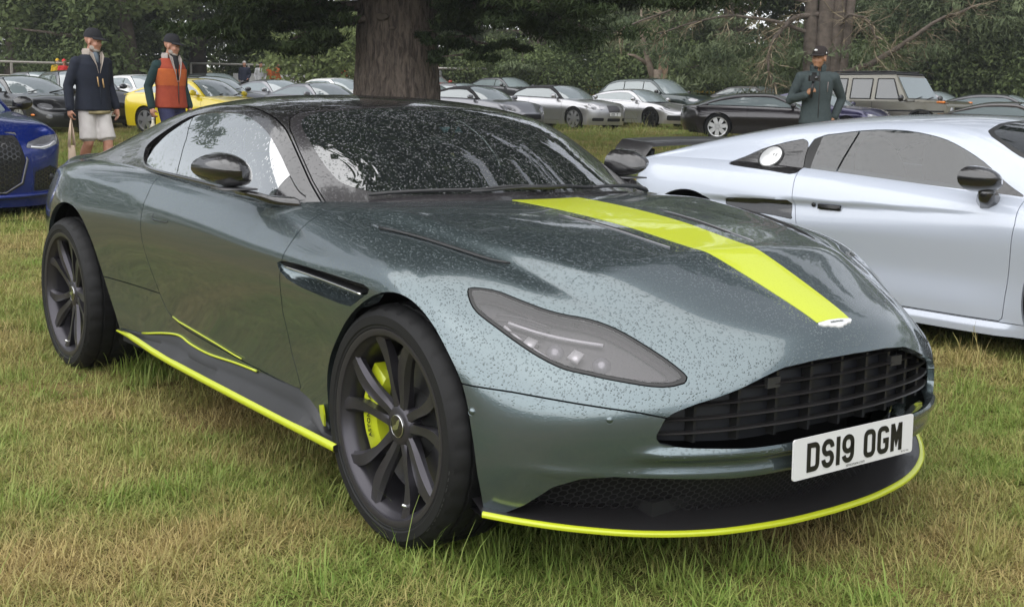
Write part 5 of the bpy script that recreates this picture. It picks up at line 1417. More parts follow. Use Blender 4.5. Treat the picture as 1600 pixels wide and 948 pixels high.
def shell_jacket(root, body, arms, mt, z0=.86, end=.97, vox=.012, name='jacket', sleeves=None, g=.028):
    m = MB(); torso(m, z0, 1.49, g, .012)
    if not sleeves:
        for A in arms: sleeve(m, A, end=end)
    j = remesh(m, name, mt, root, vox, 5)
    if sleeves:
        m = MB()
        for A in arms: sleeve(m, A, .068, .048, end)
        loft(m, [((-.01,0,1.30), .10, .17), ((-.01,0,1.44), .09, .15), ((-.01,0,1.50), .06, .07)]); remesh(m, 'pullover', sleeves, root, vox, 4)
    return j
def collar(root, mt, r=.075, z=1.50, open_=.9):
    V = []; F = []; n = 21
    for i in range(n):
        a = open_*.5+(2*math.pi-open_)*i/(n-1)
        for dr, dz in ((.012, -.03), (.018, .035), (.006, .06), (-.006, .035), (.0, -.03)): V.append((-.008+(r+dr)*math.cos(a), (r+dr)*math.sin(a)*1.12, z+dz))
    for i in range(n-1):
        for j in range(4): F.append((i*5+j, (i+1)*5+j, (i+1)*5+j+1, i*5+j+1))
    return link('collar', fix_normals(new_mesh('collar', V, F, mt)), root)
def lapels(root, mt, z0=1.24, w=.05):
    for s in (-1, 1):
        m = MB(); m.add([(.085, .075*s, 1.53), (.105, .045*s, 1.50), (.148, .010*s, z0), (.154, .030*s, z0+.08), (.120, .082*s, 1.47)], [(0, 1, 2, 3, 4)]); V = np.array(m.V); V2 = np.vstack([V, V+np.array([.012, 0, 0])])
        link('collar_lining', fix_normals(new_mesh('collar_lining', V2, [(0,1,2,3,4), (9,8,7,6,5)]+[(i, (i+1) % 5, 5+(i+1) % 5, 5+i) for i in range(5)], mt, False)), root)
def zip_line(root, mt, pts, r=.006, name='zip'):
    m = MB(); m.tube(pts, r, 6); m.build(name, mt, root)
def trousers(root, legs, mt, name='trousers', upto=1., vox=.012, r=.10):
    m = MB(); loft(m, [((0,0,.84), .115, .165), ((0,0,.92), .128, .180), ((0,0,1.02), .125, .172)])
    for hip, knee, ank, toe in legs:
        h, k, a = Vector(hip), Vector(knee), Vector(ank)
        if upto < .6: limb(m, [h+Vector((0, 0, .03)), h.lerp(k, .5), h.lerp(k, .80)], [r+.014, r+.012, r+.014], 14); m.tube([h.lerp(k, .5), h.lerp(k, .92)], [r+.012, r+.018], 18)
        else: limb(m, [h+Vector((0, 0, .03)), h.lerp(k, .5), k, k.lerp(a, .5), a], [r+.005, r-.005, r-.022, r-.03, r-.034], 14)
    o = remesh(m, name, mt, root, vox, 4); return o
# ---- man in the navy jacket
def g1(root, body, legs, arms, P, M3):
    nav = fabric('navy_cloth', (.007, .011, .024)); cream = fabric('cream_lining', (.42, .36, .31))
    shell_jacket(root, body, arms, nav, .86); lapels(root, cream, 1.28); collar(root, cream, .076, 1.495, 1.3)
    zip_line(root, mat('tan_tape', (.42, .27, .12), .6), [(.158, .035, 1.22), (.165, .045, 1.12)], .009, 'toggle'); zip_line(root, mat('tan_tape', (.42, .27, .12), .6), [(.158, -.03, 1.24), (.166, -.02, 1.13)], .008, 'toggle')
    zip_line(root, mat('navy_seam', (.006, .010, .022), .7), [(.155, .0, 1.2), (.155, .005, 1.0), (.15, .01, .87)], .005)
    trousers(root, legs, fabric('pale_shorts_cloth', (.55, .52, .50), (.47, .44, .42)), 'shorts', .5, r=.082)
    m = MB(); m.tube([(.10, -.12, .845), (.15, 0, .84), (.12, .13, .85)], .022, 8); m.build('shirt_hem', fabric('khaki_cloth', (.36, .30, .16)), root)
    m = MB(); m.tube([(.06, .0, 1.50), (.125, .0, 1.36)], [.05, .018], 8); m.build('shirt', fabric('grey_blue_cloth', (.12, .15, .18)), root)
    cap(root, P, M3, fabric('black_cap_cloth', (.012, .012, .016))); eyes(root, P); beard(root, P, M3, GREY_HAIR)
    for l in legs: shoe(root, l[2], l[3], fabric('brown_shoe', (.08, .05, .03)))
L1 = [((0, -.09, .90), (.05, -.10, .50), (-.17, -.10, .12), (-.06, -.10, .04)), ((0, .09, .90), (.14, .09, .50), (.20, .09, .09), (.34, .09, .04))]
A1 = [((-.01, -.188, 1.395), (-.06, -.27, 1.13), (.0, -.29, .88), (.0, -.29, .78)), ((-.01, .188, 1.395), (-.08, .26, 1.14), (.03, .28, .90), (.05, .28, .80))]
person('grey bearded man walking in a navy jacket, pale shorts and black cap', (-11.38, 2.12, .19), R_(12), SKIN, L1, A1, (.05, R_(28), .12), g1, hands=(1.1, .5), palms=((0, 1, 0), None))
bg_ = thing('tote_bag', 'long cream cloth bag hanging from the hand of the man in navy', 'bag', (-11.38, 2.12, .19), R_(12))
m = MB(); V = []; F = []
for i, (z, a, b) in enumerate(((.12,.03,.085), (.20,.035,.088), (.35,.034,.08), (.46,.022,.065), (.47,.018,.06))):
    for k in range(12):
        t = 2*math.pi*k/12; V.append((.0+a*math.cos(t), -.285+b*math.sin(t)*.6, z+.008*math.sin(3*t)*(i < 4)))
for i in range(4):
    for k in range(12): F.append((i*12+k, i*12+(k+1) % 12, (i+1)*12+(k+1) % 12, (i+1)*12+k))
F.append(tuple(reversed(range(12)))); m.add(V, F); M_tote = fabric('calico', (.60, .47, .36), (.52, .40, .30)); m.build('bag_body', M_tote, bg_)
for s in (-1, 1):
    m = MB(); m.tube([(.015*s, -.285+.035, .45), (.012*s, -.285+.018, .62), (.0, -.285, .775), (.012*s, -.285-.018, .62), (.015*s, -.285-.035, .45)], .011, 6); m.build('handle', M_tote, bg_)
# ---- man in the orange body warmer
def g2(root, body, legs, arms, P, M3):
    rust = fabric('rust_cloth', (.33, .055, .022), (.26, .038, .018)); green = fabric('bottle_green_cloth', (.010, .035, .035)); orange = fabric('orange_cloth', (.46, .11, .025), (.38, .08, .02))
    shell_jacket(root, body, arms, rust, .88, .97, name='body_warmer', sleeves=green)
    m = MB(); loft(m, [((0,0,1.14), .1475, .189), ((0,0,1.26), .1545, .207), ((0,0,1.36), .150, .217)], 24); remesh(m, 'yoke', orange, root, .012, 3)
    lapels(root, fabric('fleece', (.42, .37, .34)), 1.20); collar(root, fabric('fleece', (.42, .37, .34)), .076, 1.49, 1.6)
    m = MB(); m.tube([(.05, 0, 1.52), (.10, 0, 1.42), (.146, .0, 1.22)], [.055, .05, .018], 8); m.build('jumper', fabric('black_jumper', (.012, .012, .014)), root)
    zip_line(root, mat('zip_dark', (.02, .012, .01), .5), [(.160, .0, 1.2), (.156, .004, 1.0), (.152, .006, .9)], .006)
    trousers(root, legs, fabric('blue_jeans', (.030, .032, .085), (.02, .022, .06)))
    cap(root, P, M3, fabric('black_cap_cloth', (.012, .012, .016))); eyes(root, P); beard(root, P, M3, GREY_HAIR)
    for l in legs: shoe(root, l[2], l[3], fabric('brown_shoe', (.08, .05, .03)))
L2 = [((0, -.09, .90), (.16, -.10, .52), (.08, -.10, .11), (.2, -.10, .05)), ((0, .09, .90), (.05, .09, .50), (-.2, .09, .14), (-.1, .09, .05))]
A2 = [((-.01, -.188, 1.395), (-.10, -.26, 1.14), (-.02, -.27, .89), (.0, -.27, .79)), ((-.01, .188, 1.395), (-.08, .25, 1.14), (.05, .24, .90), (.08, .24, .80))]
person('grey bearded man in a rust and orange body warmer over dark green sleeves', (-12.0, 3.3, .2), R_(14), SKIN, L2, A2, (.05, R_(24), .15), g2, hands=(1.1, .6), palms=((0, 1, 0), None))
bo = thing('drink_bottle', 'small pale bottle held low by the man in the orange body warmer', 'bottle', (-12.0, 3.3, .2), R_(14))
m = MB(); m.tube([(.0, -.27, .50), (.0, -.27, .66), (.0, -.27, .70), (.0, -.27, .74)], [.036, .036, .018, .016], 12); m.build('bottle_body', mat('pale_plastic', (.50, .46, .34), .35), bo); m = MB(); m.tube([(0, -.27, .742), (0, -.27, .765)], .018, 10); m.build('bottle_cap', M_white, bo)
# ---- man with the camera behind the white coupe
def g3(root, body, legs, arms, P, M3):
    tl = fabric('slate_green_cloth', (.040, .055, .056), (.030, .043, .045), 30)
    shell_jacket(root, body, arms, tl, .86, 1., g=.012); collar(root, tl, .072, 1.51, .5)
    zip_line(root, mat('zip_dark', (.02, .012, .01), .5), [(.075, 0, 1.52), (.128, 0, 1.38), (.138, 0, 1.25), (.132, 0, 1.1), (.138, 0, .9)], .004)
    zip_line(root, mat('zip_pale', (.22, .18, .17), .5), [(.128, .10, 1.36), (.130, .095, 1.24)], .004, 'pocket_zip')
    m = MB(); m.tube([(-.02, 0, 1.54), (.0, 0, 1.56)], [.066, .062], 14); m.build('neck_warmer', fabric('grey_knit', (.16, .15, .13)), root)
    trousers(root, legs, fabric('dark_trousers', (.02, .022, .024))); c = cap(root, P, M3, fabric('brown_black_cap', (.022, .014, .013)))
    m = MB(); q = P(.095, 0, .095); m.ellipsoid(q, (.012, .022, .014), 12, 6); m.build('cap_badge', M_white, c)
    m = MB(); q = P(.0, .09, .065); m.ellipsoid(q, (.014, .006, .014), 8, 6); m.build('cap_tag', M_white, c)
    eyes(root, P); beard(root, P, M3, DARK_HAIR, False)
    for l in legs: shoe(root, l[2], l[3], fabric('brown_shoe', (.08, .05, .03)))
L3 = [((0, -.09, .90), (.02, -.11, .50), (0, -.12, .09), (.12, -.14, .04)), ((0, .09, .90), (.02, .11, .50), (0, .12, .09), (.12, .14, .04))]
A3 = [((-.01, -.20, 1.41), (-.02, -.31, 1.14), (.20, -.17, 1.20), (.25, -.12, 1.26)), ((-.01, .20, 1.41), (-.10, .33, 1.17), (-.05, .24, .95), (-.02, .19, .88))]
person('bearded man in a slate zip top and dark cap filming behind the white coupe', (-6.88, 9.34, .2), R_(-38), SKIN_T, L3, A3, (.03, R_(-42)), g3, hands=(1.35, .8), palms=((0, 1, .2), None))
gm = thing('camera_grip', 'black action camera on a hand grip held by the man in slate', 'camera', (-6.88, 9.34, .2), R_(-38))
m = MB(); m.tube([(.245, -.125, 1.17), (.262, -.118, 1.27), (.275, -.112, 1.36)], [.019, .019, .014], 10); m.build('grip', M_satin, gm)
m = MB(); m.box((.285, -.108, 1.395), (.05, .12, .065), (0, 0, .2)); m.build('camera_body', M_satin, gm, False)
m = MB(); m.lathe_y([(0, -.012), (.018, -.012), (.02, .01)], 16); o = m.build('lens', M_black, gm); o.location = (.312, -.09, 1.40); o.rotation_euler = (0, 0, R_(90))
m = MB(); m.box((.270, -.105, 1.445), (.03, .05, .04)); m.build('microphone', M_void, gm, False)
# ---- far people by the fence
def gfar(top, bottom, hair):
    def g(root, body, legs, arms, P, M3):
        shell_jacket(root, body, arms, top, .86, .95, .022); trousers(root, legs, bottom, vox=.022)
        m = MB(); 
        mm = MB(); mm.ellipsoid((0, 0, 0), (.105, .088, .085), 12, 8); m.add([M3 @ Vector(v)+P(-.022, 0, .055) for v in mm.V], mm.F); m.build('hair', hair, root)
    return g
# ------------------------------------------------------------------ ground
FX, FY = math.cos(YAW), math.sin(YAW)
def depth_of(x, y): return (x-CAMP[0])*FX+(y-CAMP[1])*FY
def gz(x, y): return np.interp(depth_of(x, y), [5,14,30,40,48,60,70,110,300], [0,.19,.31,.37,.52,1.05,1.5,2.8,7.])
def fast_mesh(name, V, Q, mt, colr=None, smooth=False):
    """quads from arrays, with an optional colour per corner"""
    V = np.ascontiguousarray(V, dtype=np.float32); Q = np.ascontiguousarray(Q, dtype=np.int32); me = bpy.data.meshes.new(name); n = len(Q)
    me.vertices.add(len(V)); me.vertices.foreach_set('co', V.ravel()); me.loops.add(n*4); me.loops.foreach_set('vertex_index', Q.ravel())
    me.polygons.add(n); me.polygons.foreach_set('loop_start', np.arange(n, dtype=np.int32)*4)
    me.update(calc_edges=True); me.validate()
    if colr is not None:
        a = me.color_attributes.new('tint', 'FLOAT_COLOR', 'POINT'); c = np.ones((len(V), 4), np.float32); c[:, :3] = colr; a.data.foreach_set('color', c.ravel())
    me.materials.append(mt)
    if smooth: me.shade_smooth()
    return me
def ground():
    a = np.concatenate([np.linspace(-500, -60, 12), np.linspace(-50, -12, 30), np.linspace(-11, 11, 150), np.linspace(12, 50, 30), np.linspace(60, 500, 12)])
    X, Y = np.meshgrid(a-1, a+1); x = X.ravel(); y = Y.ravel(); n = len(a)
    rg = np.random.default_rng(3)
    z = gz(x, y)+np.where((np.abs(x+1) < 40) & (np.abs(y) < 40), .012*np.sin(x*1.7+.6*np.sin(y*2.1))*np.cos(y*1.3+1)+.006*rg.standard_normal(len(x)), 0)-.012
    V = np.stack([x, y, z], 1); i = np.arange(n-1); I, J = np.meshgrid(i, i); k = (J*n+I).ravel()
    m = bpy.data.materials.new('turf'); m.use_nodes = True; nt = m.node_tree; b = nt.nodes['Principled BSDF']; b.inputs['Roughness'].default_value = .95; b.inputs['Specular IOR Level'].default_value = .1
    ge = node(nt, 'ShaderNodeNewGeometry'); n1 = node(nt, 'ShaderNodeTexNoise', i_Scale=.55, i_Detail=5.); n2 = node(nt, 'ShaderNodeTexNoise', i_Scale=22., i_Detail=6.)
    for q in (n1, n2): L(nt, ge.outputs['Position'], q.inputs['Vector'])
    r1 = node(nt, 'ShaderNodeMapRange'); r1.inputs[1].default_value = .42; r1.inputs[2].default_value = .62; L(nt, n1.outputs[0], r1.inputs[0])
    mx = node(nt, 'ShaderNodeMix', data_type='RGBA'); mx.inputs[6].default_value = (.17, .125, .05, 1); mx.inputs[7].default_value = (.085, .10, .025, 1); L(nt, r1.outputs[0], mx.inputs[0])
    m2 = node(nt, 'ShaderNodeMix', data_type='RGBA', blend_type='MULTIPLY'); m2.inputs[0].default_value = .8; L(nt, mx.outputs[2], m2.inputs[6])
    r2 = node(nt, 'ShaderNodeMapRange'); r2.inputs[1].default_value = .35; r2.inputs[2].default_value = .65; r2.inputs[3].default_value = .35; r2.inputs[4].default_value = 1.25; L(nt, n2.outputs[0], r2.inputs[0]); L(nt, r2.outputs[0], m2.inputs[7]); L(nt, m2.outputs[2], b.inputs['Base Color'])
    o = link('ground', fast_mesh('ground', V, np.stack([k, k+1, k+n+1, k+n], 1), m, smooth=True)); tag(o, 'rough field of dry and green grass', None, None, 'structure')
ground()
def grass_mat():
    m = bpy.data.materials.new('grass_blades'); m.use_nodes = True; nt = m.node_tree; b = nt.nodes['Principled BSDF']; b.inputs['Roughness'].default_value = .55; b.inputs['Specular IOR Level'].default_value = .25
    at = node(nt, 'ShaderNodeVertexColor', layer_name='tint'); sp = node(nt, 'ShaderNodeSeparateColor'); L(nt, at.outputs[0], sp.inputs[0])
    ge = node(nt, 'ShaderNodeNewGeometry'); n1 = node(nt, 'ShaderNodeTexNoise', i_Scale=.8, i_Detail=4., i_Roughness=.6); L(nt, ge.outputs['Position'], n1.inputs['Vector'])
    n3 = node(nt, 'ShaderNodeTexNoise', i_Scale=4., i_Detail=3.); L(nt, ge.outputs['Position'], n3.inputs['Vector'])
    s = math_n(nt, 'MULTIPLY_ADD', n3.outputs[0], .45); s.node.inputs[2].default_value = -.22
    a = math_n(nt, 'MULTIPLY_ADD', n1.outputs[0], 2.2); a.node.inputs[2].default_value = -.62; a = math_n(nt, 'ADD', a, s); a = math_n(nt, 'ADD', a, math_n(nt, 'MULTIPLY_ADD', sp.outputs[0], .34)); 
    r = node(nt, 'ShaderNodeMapRange'); r.inputs[1].default_value = .40; r.inputs[2].default_value = .88; L(nt, a, r.inputs[0])
    dry = node(nt, 'ShaderNodeMix', data_type='RGBA'); dry.inputs[6].default_value = (.52, .425, .175, 1); dry.inputs[7].default_value = (.26, .19, .08, 1); L(nt, sp.outputs[1], dry.inputs[0])
    gr = node(nt, 'ShaderNodeMix', data_type='RGBA'); gr.inputs[6].default_value = (.13, .23, .035, 1); gr.inputs[7].default_value = (.27, .32, .08, 1); L(nt, sp.outputs[1], gr.inputs[0])
    mx = node(nt, 'ShaderNodeMix', data_type='RGBA'); L(nt, r.outputs[0], mx.inputs[0]); L(nt, dry.outputs[2], mx.inputs[6]); L(nt, gr.outputs[2], mx.inputs[7]); L(nt, mx.outputs[2], b.inputs['Base Color'])
    tl = node(nt, 'ShaderNodeBsdfTranslucent'); L(nt, mx.outputs[2], tl.inputs[0]); ms = node(nt, 'ShaderNodeMixShader'); ms.inputs[0].default_value = .25
    out = nt.nodes['Material Output']; L(nt, b.outputs[0], ms.inputs[1]); L(nt, tl.outputs[0], ms.inputs[2]); L(nt, ms.outputs[0], out.inputs[0])
    return m
M_grass = grass_mat()
def grass_patch(seed, nb, rad, hmin, hmax, wd, flat=.5, tall=0):
    g = np.random.default_rng(seed); 
    th = g.uniform(0, 2*np.pi, nb); r = rad*np.sqrt(g.uniform(0, 1, nb)); ctr = np.stack([r*np.cos(th), r*np.sin(th), np.zeros(nb)], 1)
    h = g.uniform(hmin, hmax, nb)*(1+.5*(g.uniform(0, 1, nb) > .92)); w = wd*g.uniform(.6, 1.3, nb); az = g.uniform(0, 2*np.pi, nb); lean = np.clip(g.normal(flat, .42, nb)+.55*(g.uniform(0, 1, nb) < .4), .05, 1.5); curl = g.uniform(.2, 1.1, nb)
    if tall:
        k = g.choice(nb, tall, False); h[k] = g.uniform(hmax*1.3, hmax*2.4, tall); lean[k] *= .4; w[k] *= .55
    d = np.stack([np.cos(az), np.sin(az), 0*az], 1); sd = np.stack([-np.sin(az+g.normal(0, .5, nb)), np.cos(az), 0*az], 1)
    V = np.zeros((nb, 4, 2, 3)); p = ctr.copy(); 
    for i, t in enumerate((0, .33, .66, 1.)):
        if i:
            an = lean*(.45+.55*t)+curl*t*t*.6; seg = h/3
            p = p+d*(np.sin(an)*seg)[:, None]+np.array([0, 0, 1])*(np.cos(an)*seg)[:, None]
        ww = w*(1, .9, .65, .12)[i]/2
        V[:, i, 0] = p-sd*ww[:, None]; V[:, i, 1] = p+sd*ww[:, None]
    V = V.reshape(-1, 3); V[:, 2] = np.maximum(V[:, 2], .004); base = np.arange(nb)*8; Q = []
    for i in range(3): Q.append(np.stack([base+2*i, base+2*i+1, base+2*i+3, base+2*i+2], 1))
    c = np.stack([g.uniform(0, 1, nb), g.uniform(0, 1, nb), g.uniform(0, 1, nb)], 1); c = np.repeat(c, 8, 0)
    return fast_mesh('grass_tuft', V, np.concatenate(Q), M_grass, c)
def grass():
    pc = bpy.data.collections.new('grass_tufts')
    for k in range(6):
        o = bpy.data.objects.new('grass_tuft', grass_patch(20+k, 340, .22, .018, .062, .0032, (.8, 1.0, .7)[k % 3], 9 if k % 3 == 0 else 1)); pc.objects.link(o)
    tf = grass_patch(77, 90, .09, .05, .115, .0052, .55, 6); a_ = tf.color_attributes['tint']; c_ = np.empty(len(tf.vertices)*4, np.float32); a_.data.foreach_get('color', c_); c_[0::4] = .75+.25*c_[0::4]; a_.data.foreach_set('color', c_); pc.objects.link(bpy.data.objects.new('grass_tuft', tf))
    g = np.random.default_rng(11); P = []; S = []
    Rv = (math.sin(YAW), -math.cos(YAW))
    def band(d0, d1, step, s, wid):
        for D in np.arange(d0, d1, step):
            hw = wid*(D*.43+.6); 
            for q in np.arange(-hw, hw, step):
                d = D+g.uniform(-.5, .5)*step; l = q+g.uniform(-.5, .5)*step
                x = CAMP[0]+FX*d+Rv[0]*l; y = CAMP[1]+FY*d+Rv[1]*l
                P.append((x, y, float(gz(x, y))-.014)); S.append(s*g.uniform(.8, 1.25))
    band(1.6, 5.5, .105, .85, 1.25); band(5.5, 10, .15, 1.0, 1.2); band(10, 20, .30, 1.35, 1.15); band(20, 34, .55, 2.0, 1.1); band(34, 60, 1.1, 3.2, 1.1)
    me = bpy.data.meshes.new('grass'); me.vertices.add(len(P)); me.vertices.foreach_set('co', np.array(P, np.float32).ravel())
    a = me.attributes.new('scl', 'FLOAT', 'POINT'); a.data.foreach_set('value', np.array(S, np.float32))
    o = link('grass', me); tag(o, 'short rough grass, straw coloured and green, over the whole field', 'grass', None, 'stuff')
    ng = bpy.data.node_groups.new('grass_scatter', 'GeometryNodeTree'); ng.interface.new_socket('Geometry', in_out='INPUT', socket_type='NodeSocketGeometry'); ng.interface.new_socket('Geometry', in_out='OUTPUT', socket_type='NodeSocketGeometry')
    N = ng.nodes; gi = N.new('NodeGroupInput'); go = N.new('NodeGroupOutput'); ip = N.new('GeometryNodeInstanceOnPoints'); ci = N.new('GeometryNodeCollectionInfo'); ci.inputs[0].default_value = pc; ci.inputs['Separate Children'].default_value = True
    rv = N.new('FunctionNodeRandomValue'); rv.data_type = 'FLOAT_VECTOR'; rv.inputs[0].default_value = (-.12, -.12, 0); rv.inputs[1].default_value = (.12, .12, 6.283)
    na = N.new('GeometryNodeInputNamedAttribute'); na.data_type = 'FLOAT'; na.inputs[0].default_value = 'scl'
    ng.links.new(gi.outputs[0], ip.inputs['Points']); ng.links.new(ci.outputs[0], ip.inputs['Instance']); ip.inputs['Pick Instance'].default_value = True
    ng.links.new(rv.outputs[0], ip.inputs['Rotation']); ng.links.new(na.outputs[0], ip.inputs['Scale']); ng.links.new(ip.outputs[0], go.inputs[0])
    md = o.modifiers.new('scatter', 'NODES'); md.node_group = ng
    o.data.materials.append(M_grass)
grass()
# ------------------------------------------------------------------ trees
def leaf_mat(name, dark, light, transl=.3):
    m = bpy.data.materials.new(name); m.use_nodes = True; nt = m.node_tree; b = nt.nodes['Principled BSDF']; b.inputs['Roughness'].default_value = .7; b.inputs['Specular IOR Level'].default_value = .08
    at = node(nt, 'ShaderNodeVertexColor', layer_name='tint'); sp = node(nt, 'ShaderNodeSeparateColor'); L(nt, at.outputs[0], sp.inputs[0])
    mx = node(nt, 'ShaderNodeMix', data_type='RGBA'); mx.inputs[6].default_value = (*dark, 1); mx.inputs[7].default_value = (*light, 1); L(nt, sp.outputs[0], mx.inputs[0]); L(nt, mx.outputs[2], b.inputs['Base Color'])
    tl = node(nt, 'ShaderNodeBsdfTranslucent'); L(nt, mx.outputs[2], tl.inputs[0]); ms = node(nt, 'ShaderNodeMixShader'); ms.inputs[0].default_value = transl
    L(nt, b.outputs[0], ms.inputs[1]); L(nt, tl.outputs[0], ms.inputs[2]); L(nt, ms.outputs[0], nt.nodes['Material Output'].inputs[0]); return m
M_broad = leaf_mat('broad_leaves', (.060, .088, .040), (.21, .26, .11)); M_cedar = leaf_mat('cedar_needles', (.060, .085, .046), (.22, .26, .14)); M_cedar_d = leaf_mat('dark_cedar_needles', (.026, .042, .020), (.085, .115, .05), .2)
M_pale = leaf_mat('willow_leaves', (.09, .12, .045), (.26, .31, .125)); M_brown = leaf_mat('bare_twigs', (.11, .085, .055), (.30, .25, .17), .05)
def bark_mat():
    m = bpy.data.materials.new('furrowed_bark'); m.use_nodes = True; nt = m.node_tree; b = nt.nodes['Principled BSDF']; b.inputs['Roughness'].default_value = .9
    tc = node(nt, 'ShaderNodeTexCoord'); mp = node(nt, 'ShaderNodeMapping'); mp.inputs['Scale'].default_value = (9, 9, 1.6); L(nt, tc.outputs['Object'], mp.inputs[0])
    n = node(nt, 'ShaderNodeTexNoise', i_Scale=1.6, i_Detail=8., i_Roughness=.65, i_Distortion=.6); L(nt, mp.outputs[0], n.inputs['Vector'])
    r = node(nt, 'ShaderNodeMapRange'); r.inputs[1].default_value = .38; r.inputs[2].default_value = .60; L(nt, n.outputs[0], r.inputs[0])
    mx = node(nt, 'ShaderNodeMix', data_type='RGBA'); mx.inputs[6].default_value = (.050, .038, .032, 1); mx.inputs[7].default_value = (.17, .135, .112, 1); L(nt, r.outputs[0], mx.inputs[0]); L(nt, mx.outputs[2], b.inputs['Base Color'])
    bp = node(nt, 'ShaderNodeBump'); bp.inputs['Strength'].default_value = 1.; bp.inputs['Distance'].default_value = .05; L(nt, n.outputs[0], bp.inputs['Height']); L(nt, bp.outputs[0], b.inputs['Normal']); return m
M_bark = bark_mat()
M_bark2 = mat('grey_bark', (.15, .12, .098), .9, noise=(5, (.07, .055, .043), .25), bump=(14, .8, .03))
M_snag = mat('broken_heartwood', (.42, .30, .20), .85, noise=(6, (.22, .13, .08), .25)); M_cut = mat('sawn_wood', (.21, .17, .135), .85, noise=(20, (.13, .10, .08), .3))
def leaves(g, C, R, n, size, flat=.0, asp=.5, shade=None, droop=0.):
    """n leaf faces spread through each of the blobs (centre C, radii R)"""
    B = len(C); u = g.normal(0, 1, (B, n, 3)); u /= np.linalg.norm(u, axis=2)[:, :, None]; rr = g.uniform(0, 1, (B, n, 1))**.45
    P = (C[:, None, :]+u*rr*R[:, None, :]).reshape(-1, 3); m = len(P)
    nr = u.reshape(-1, 3)*.6+g.normal(0, 1, (m, 3))*.7; nr[:, 2] += flat*2.2; nr /= np.linalg.norm(nr, axis=1)[:, None]
    t = g.normal(0, 1, (m, 3)); t -= nr*(t*nr).sum(1)[:, None]; t[:, 2] -= droop; t /= np.linalg.norm(t, axis=1)[:, None]; b = np.cross(nr, t)
    s = size*g.uniform(.55, 1.35, (m, 1)); V = np.stack([P-t*s, P+b*s*asp*.8+t*s*.1, P+t*s, P-b*s*asp*.8+t*s*.1], 1).reshape(-1, 3)
    Q = np.arange(m*4).reshape(-1, 4)
    sh = np.repeat(g.uniform(0, 1, B) if shade is None else shade, n)*.6+g.uniform(0, .4, m)
    c = np.repeat(np.stack([sh, sh, sh], 1), 4, 0); return V, Q, c
def cat_parts(parts):
    V = []; Q = []; c = []; n = 0
    for v, q, k in parts: V.append(v); Q.append(q+n); c.append(k); n += len(v)
    return np.concatenate(V), np.concatenate(Q), np.concatenate(c)
def limb_path(g, p, d, ln, n=6, wob=.12, droop=.0):
    P = [np.array(p, float)]; d = np.array(d, float)/np.linalg.norm(d)
    for i in range(n):
        d = d+g.normal(0, wob, 3)+np.array([0, 0, -droop]); d /= np.linalg.norm(d); P.append(P[-1]+d*ln/n)
    return np.array(P)
def make_broad(seed, h=12, r=5, mt=None, nblob=120, nl=210, size=.135, low=.6):
    g = np.random.default_rng(seed); tk = MB(); tp = limb_path(g, (0, 0, -.2), (0, 0, 1), h*.6, 6, .05); tk.tube([tuple(p) for p in tp], list(np.linspace(.42, .14, 7)), 10)
    C = []
    for k in range(9):
        a = g.uniform(0, 6.28); b = tp[2+k % 4]; lp = limb_path(g, b, (math.cos(a), math.sin(a), g.uniform(.2, 1.)), r*.85, 5, .15); tk.tube([tuple(p) for p in lp], list(np.linspace(.16, .03, 6)), 6)
    u = g.normal(0, 1, (nblob, 3)); u /= np.linalg.norm(u, axis=1)[:, None]; rad = g.uniform(.55, 1., (nblob, 1))
    C = u*rad*np.array([r, r, (h-low)/2])+np.array([0, 0, (h+low)/2]); C[:, :2] += g.normal(0, .4, (nblob, 2)); R = np.stack([g.uniform(.8, 1.5, nblob)]*2+[g.uniform(.55, 1.0, nblob)], 1)
    keep = C[:, 2] > low; return tk, leaves(g, C[keep], R[keep], nl, size, .35, .62, None, .3)
def make_cedar(seed, h=15, r=7, z0=1.6, nlimb=34, mt=None, nl=120, size=.15, bare=0.):
    g = np.random.default_rng(seed); tk = MB(); tp = limb_path(g, (0, 0, -.2), (0, 0, 1), h, 8, .03); tk.tube([tuple(p) for p in tp], list(np.linspace(.62, .08, 9)), 12)
    C = []; R = []; TW = MB()
    for k in range(nlimb):
        t = (k+.5)/nlimb; z = z0+(h-z0)*t**1.25; a = k*2.4+g.uniform(-.4, .4); ln = r*(1-.62*t)*g.uniform(.7, 1.1)
        lp = limb_path(g, (0, 0, z), (math.cos(a), math.sin(a), g.uniform(-.05, .30)), ln, 7, .09, .035); tk.tube([tuple(p) for p in lp], list(np.linspace(.15, .02, 8)), 6)
        for i in range(2, 8):
            for q in range(2):
                p = lp[i]+g.normal(0, .35, 3)*np.array([1, 1, .15]); C.append(p+np.array([0, 0, -.05])); f = g.uniform(.7, 1.25); R.append((.85*f, .85*f, .20*f))
    C = np.array(C); R = np.array(R); return tk, leaves(g, C, R, nl, size, .9, .33, None, .55)
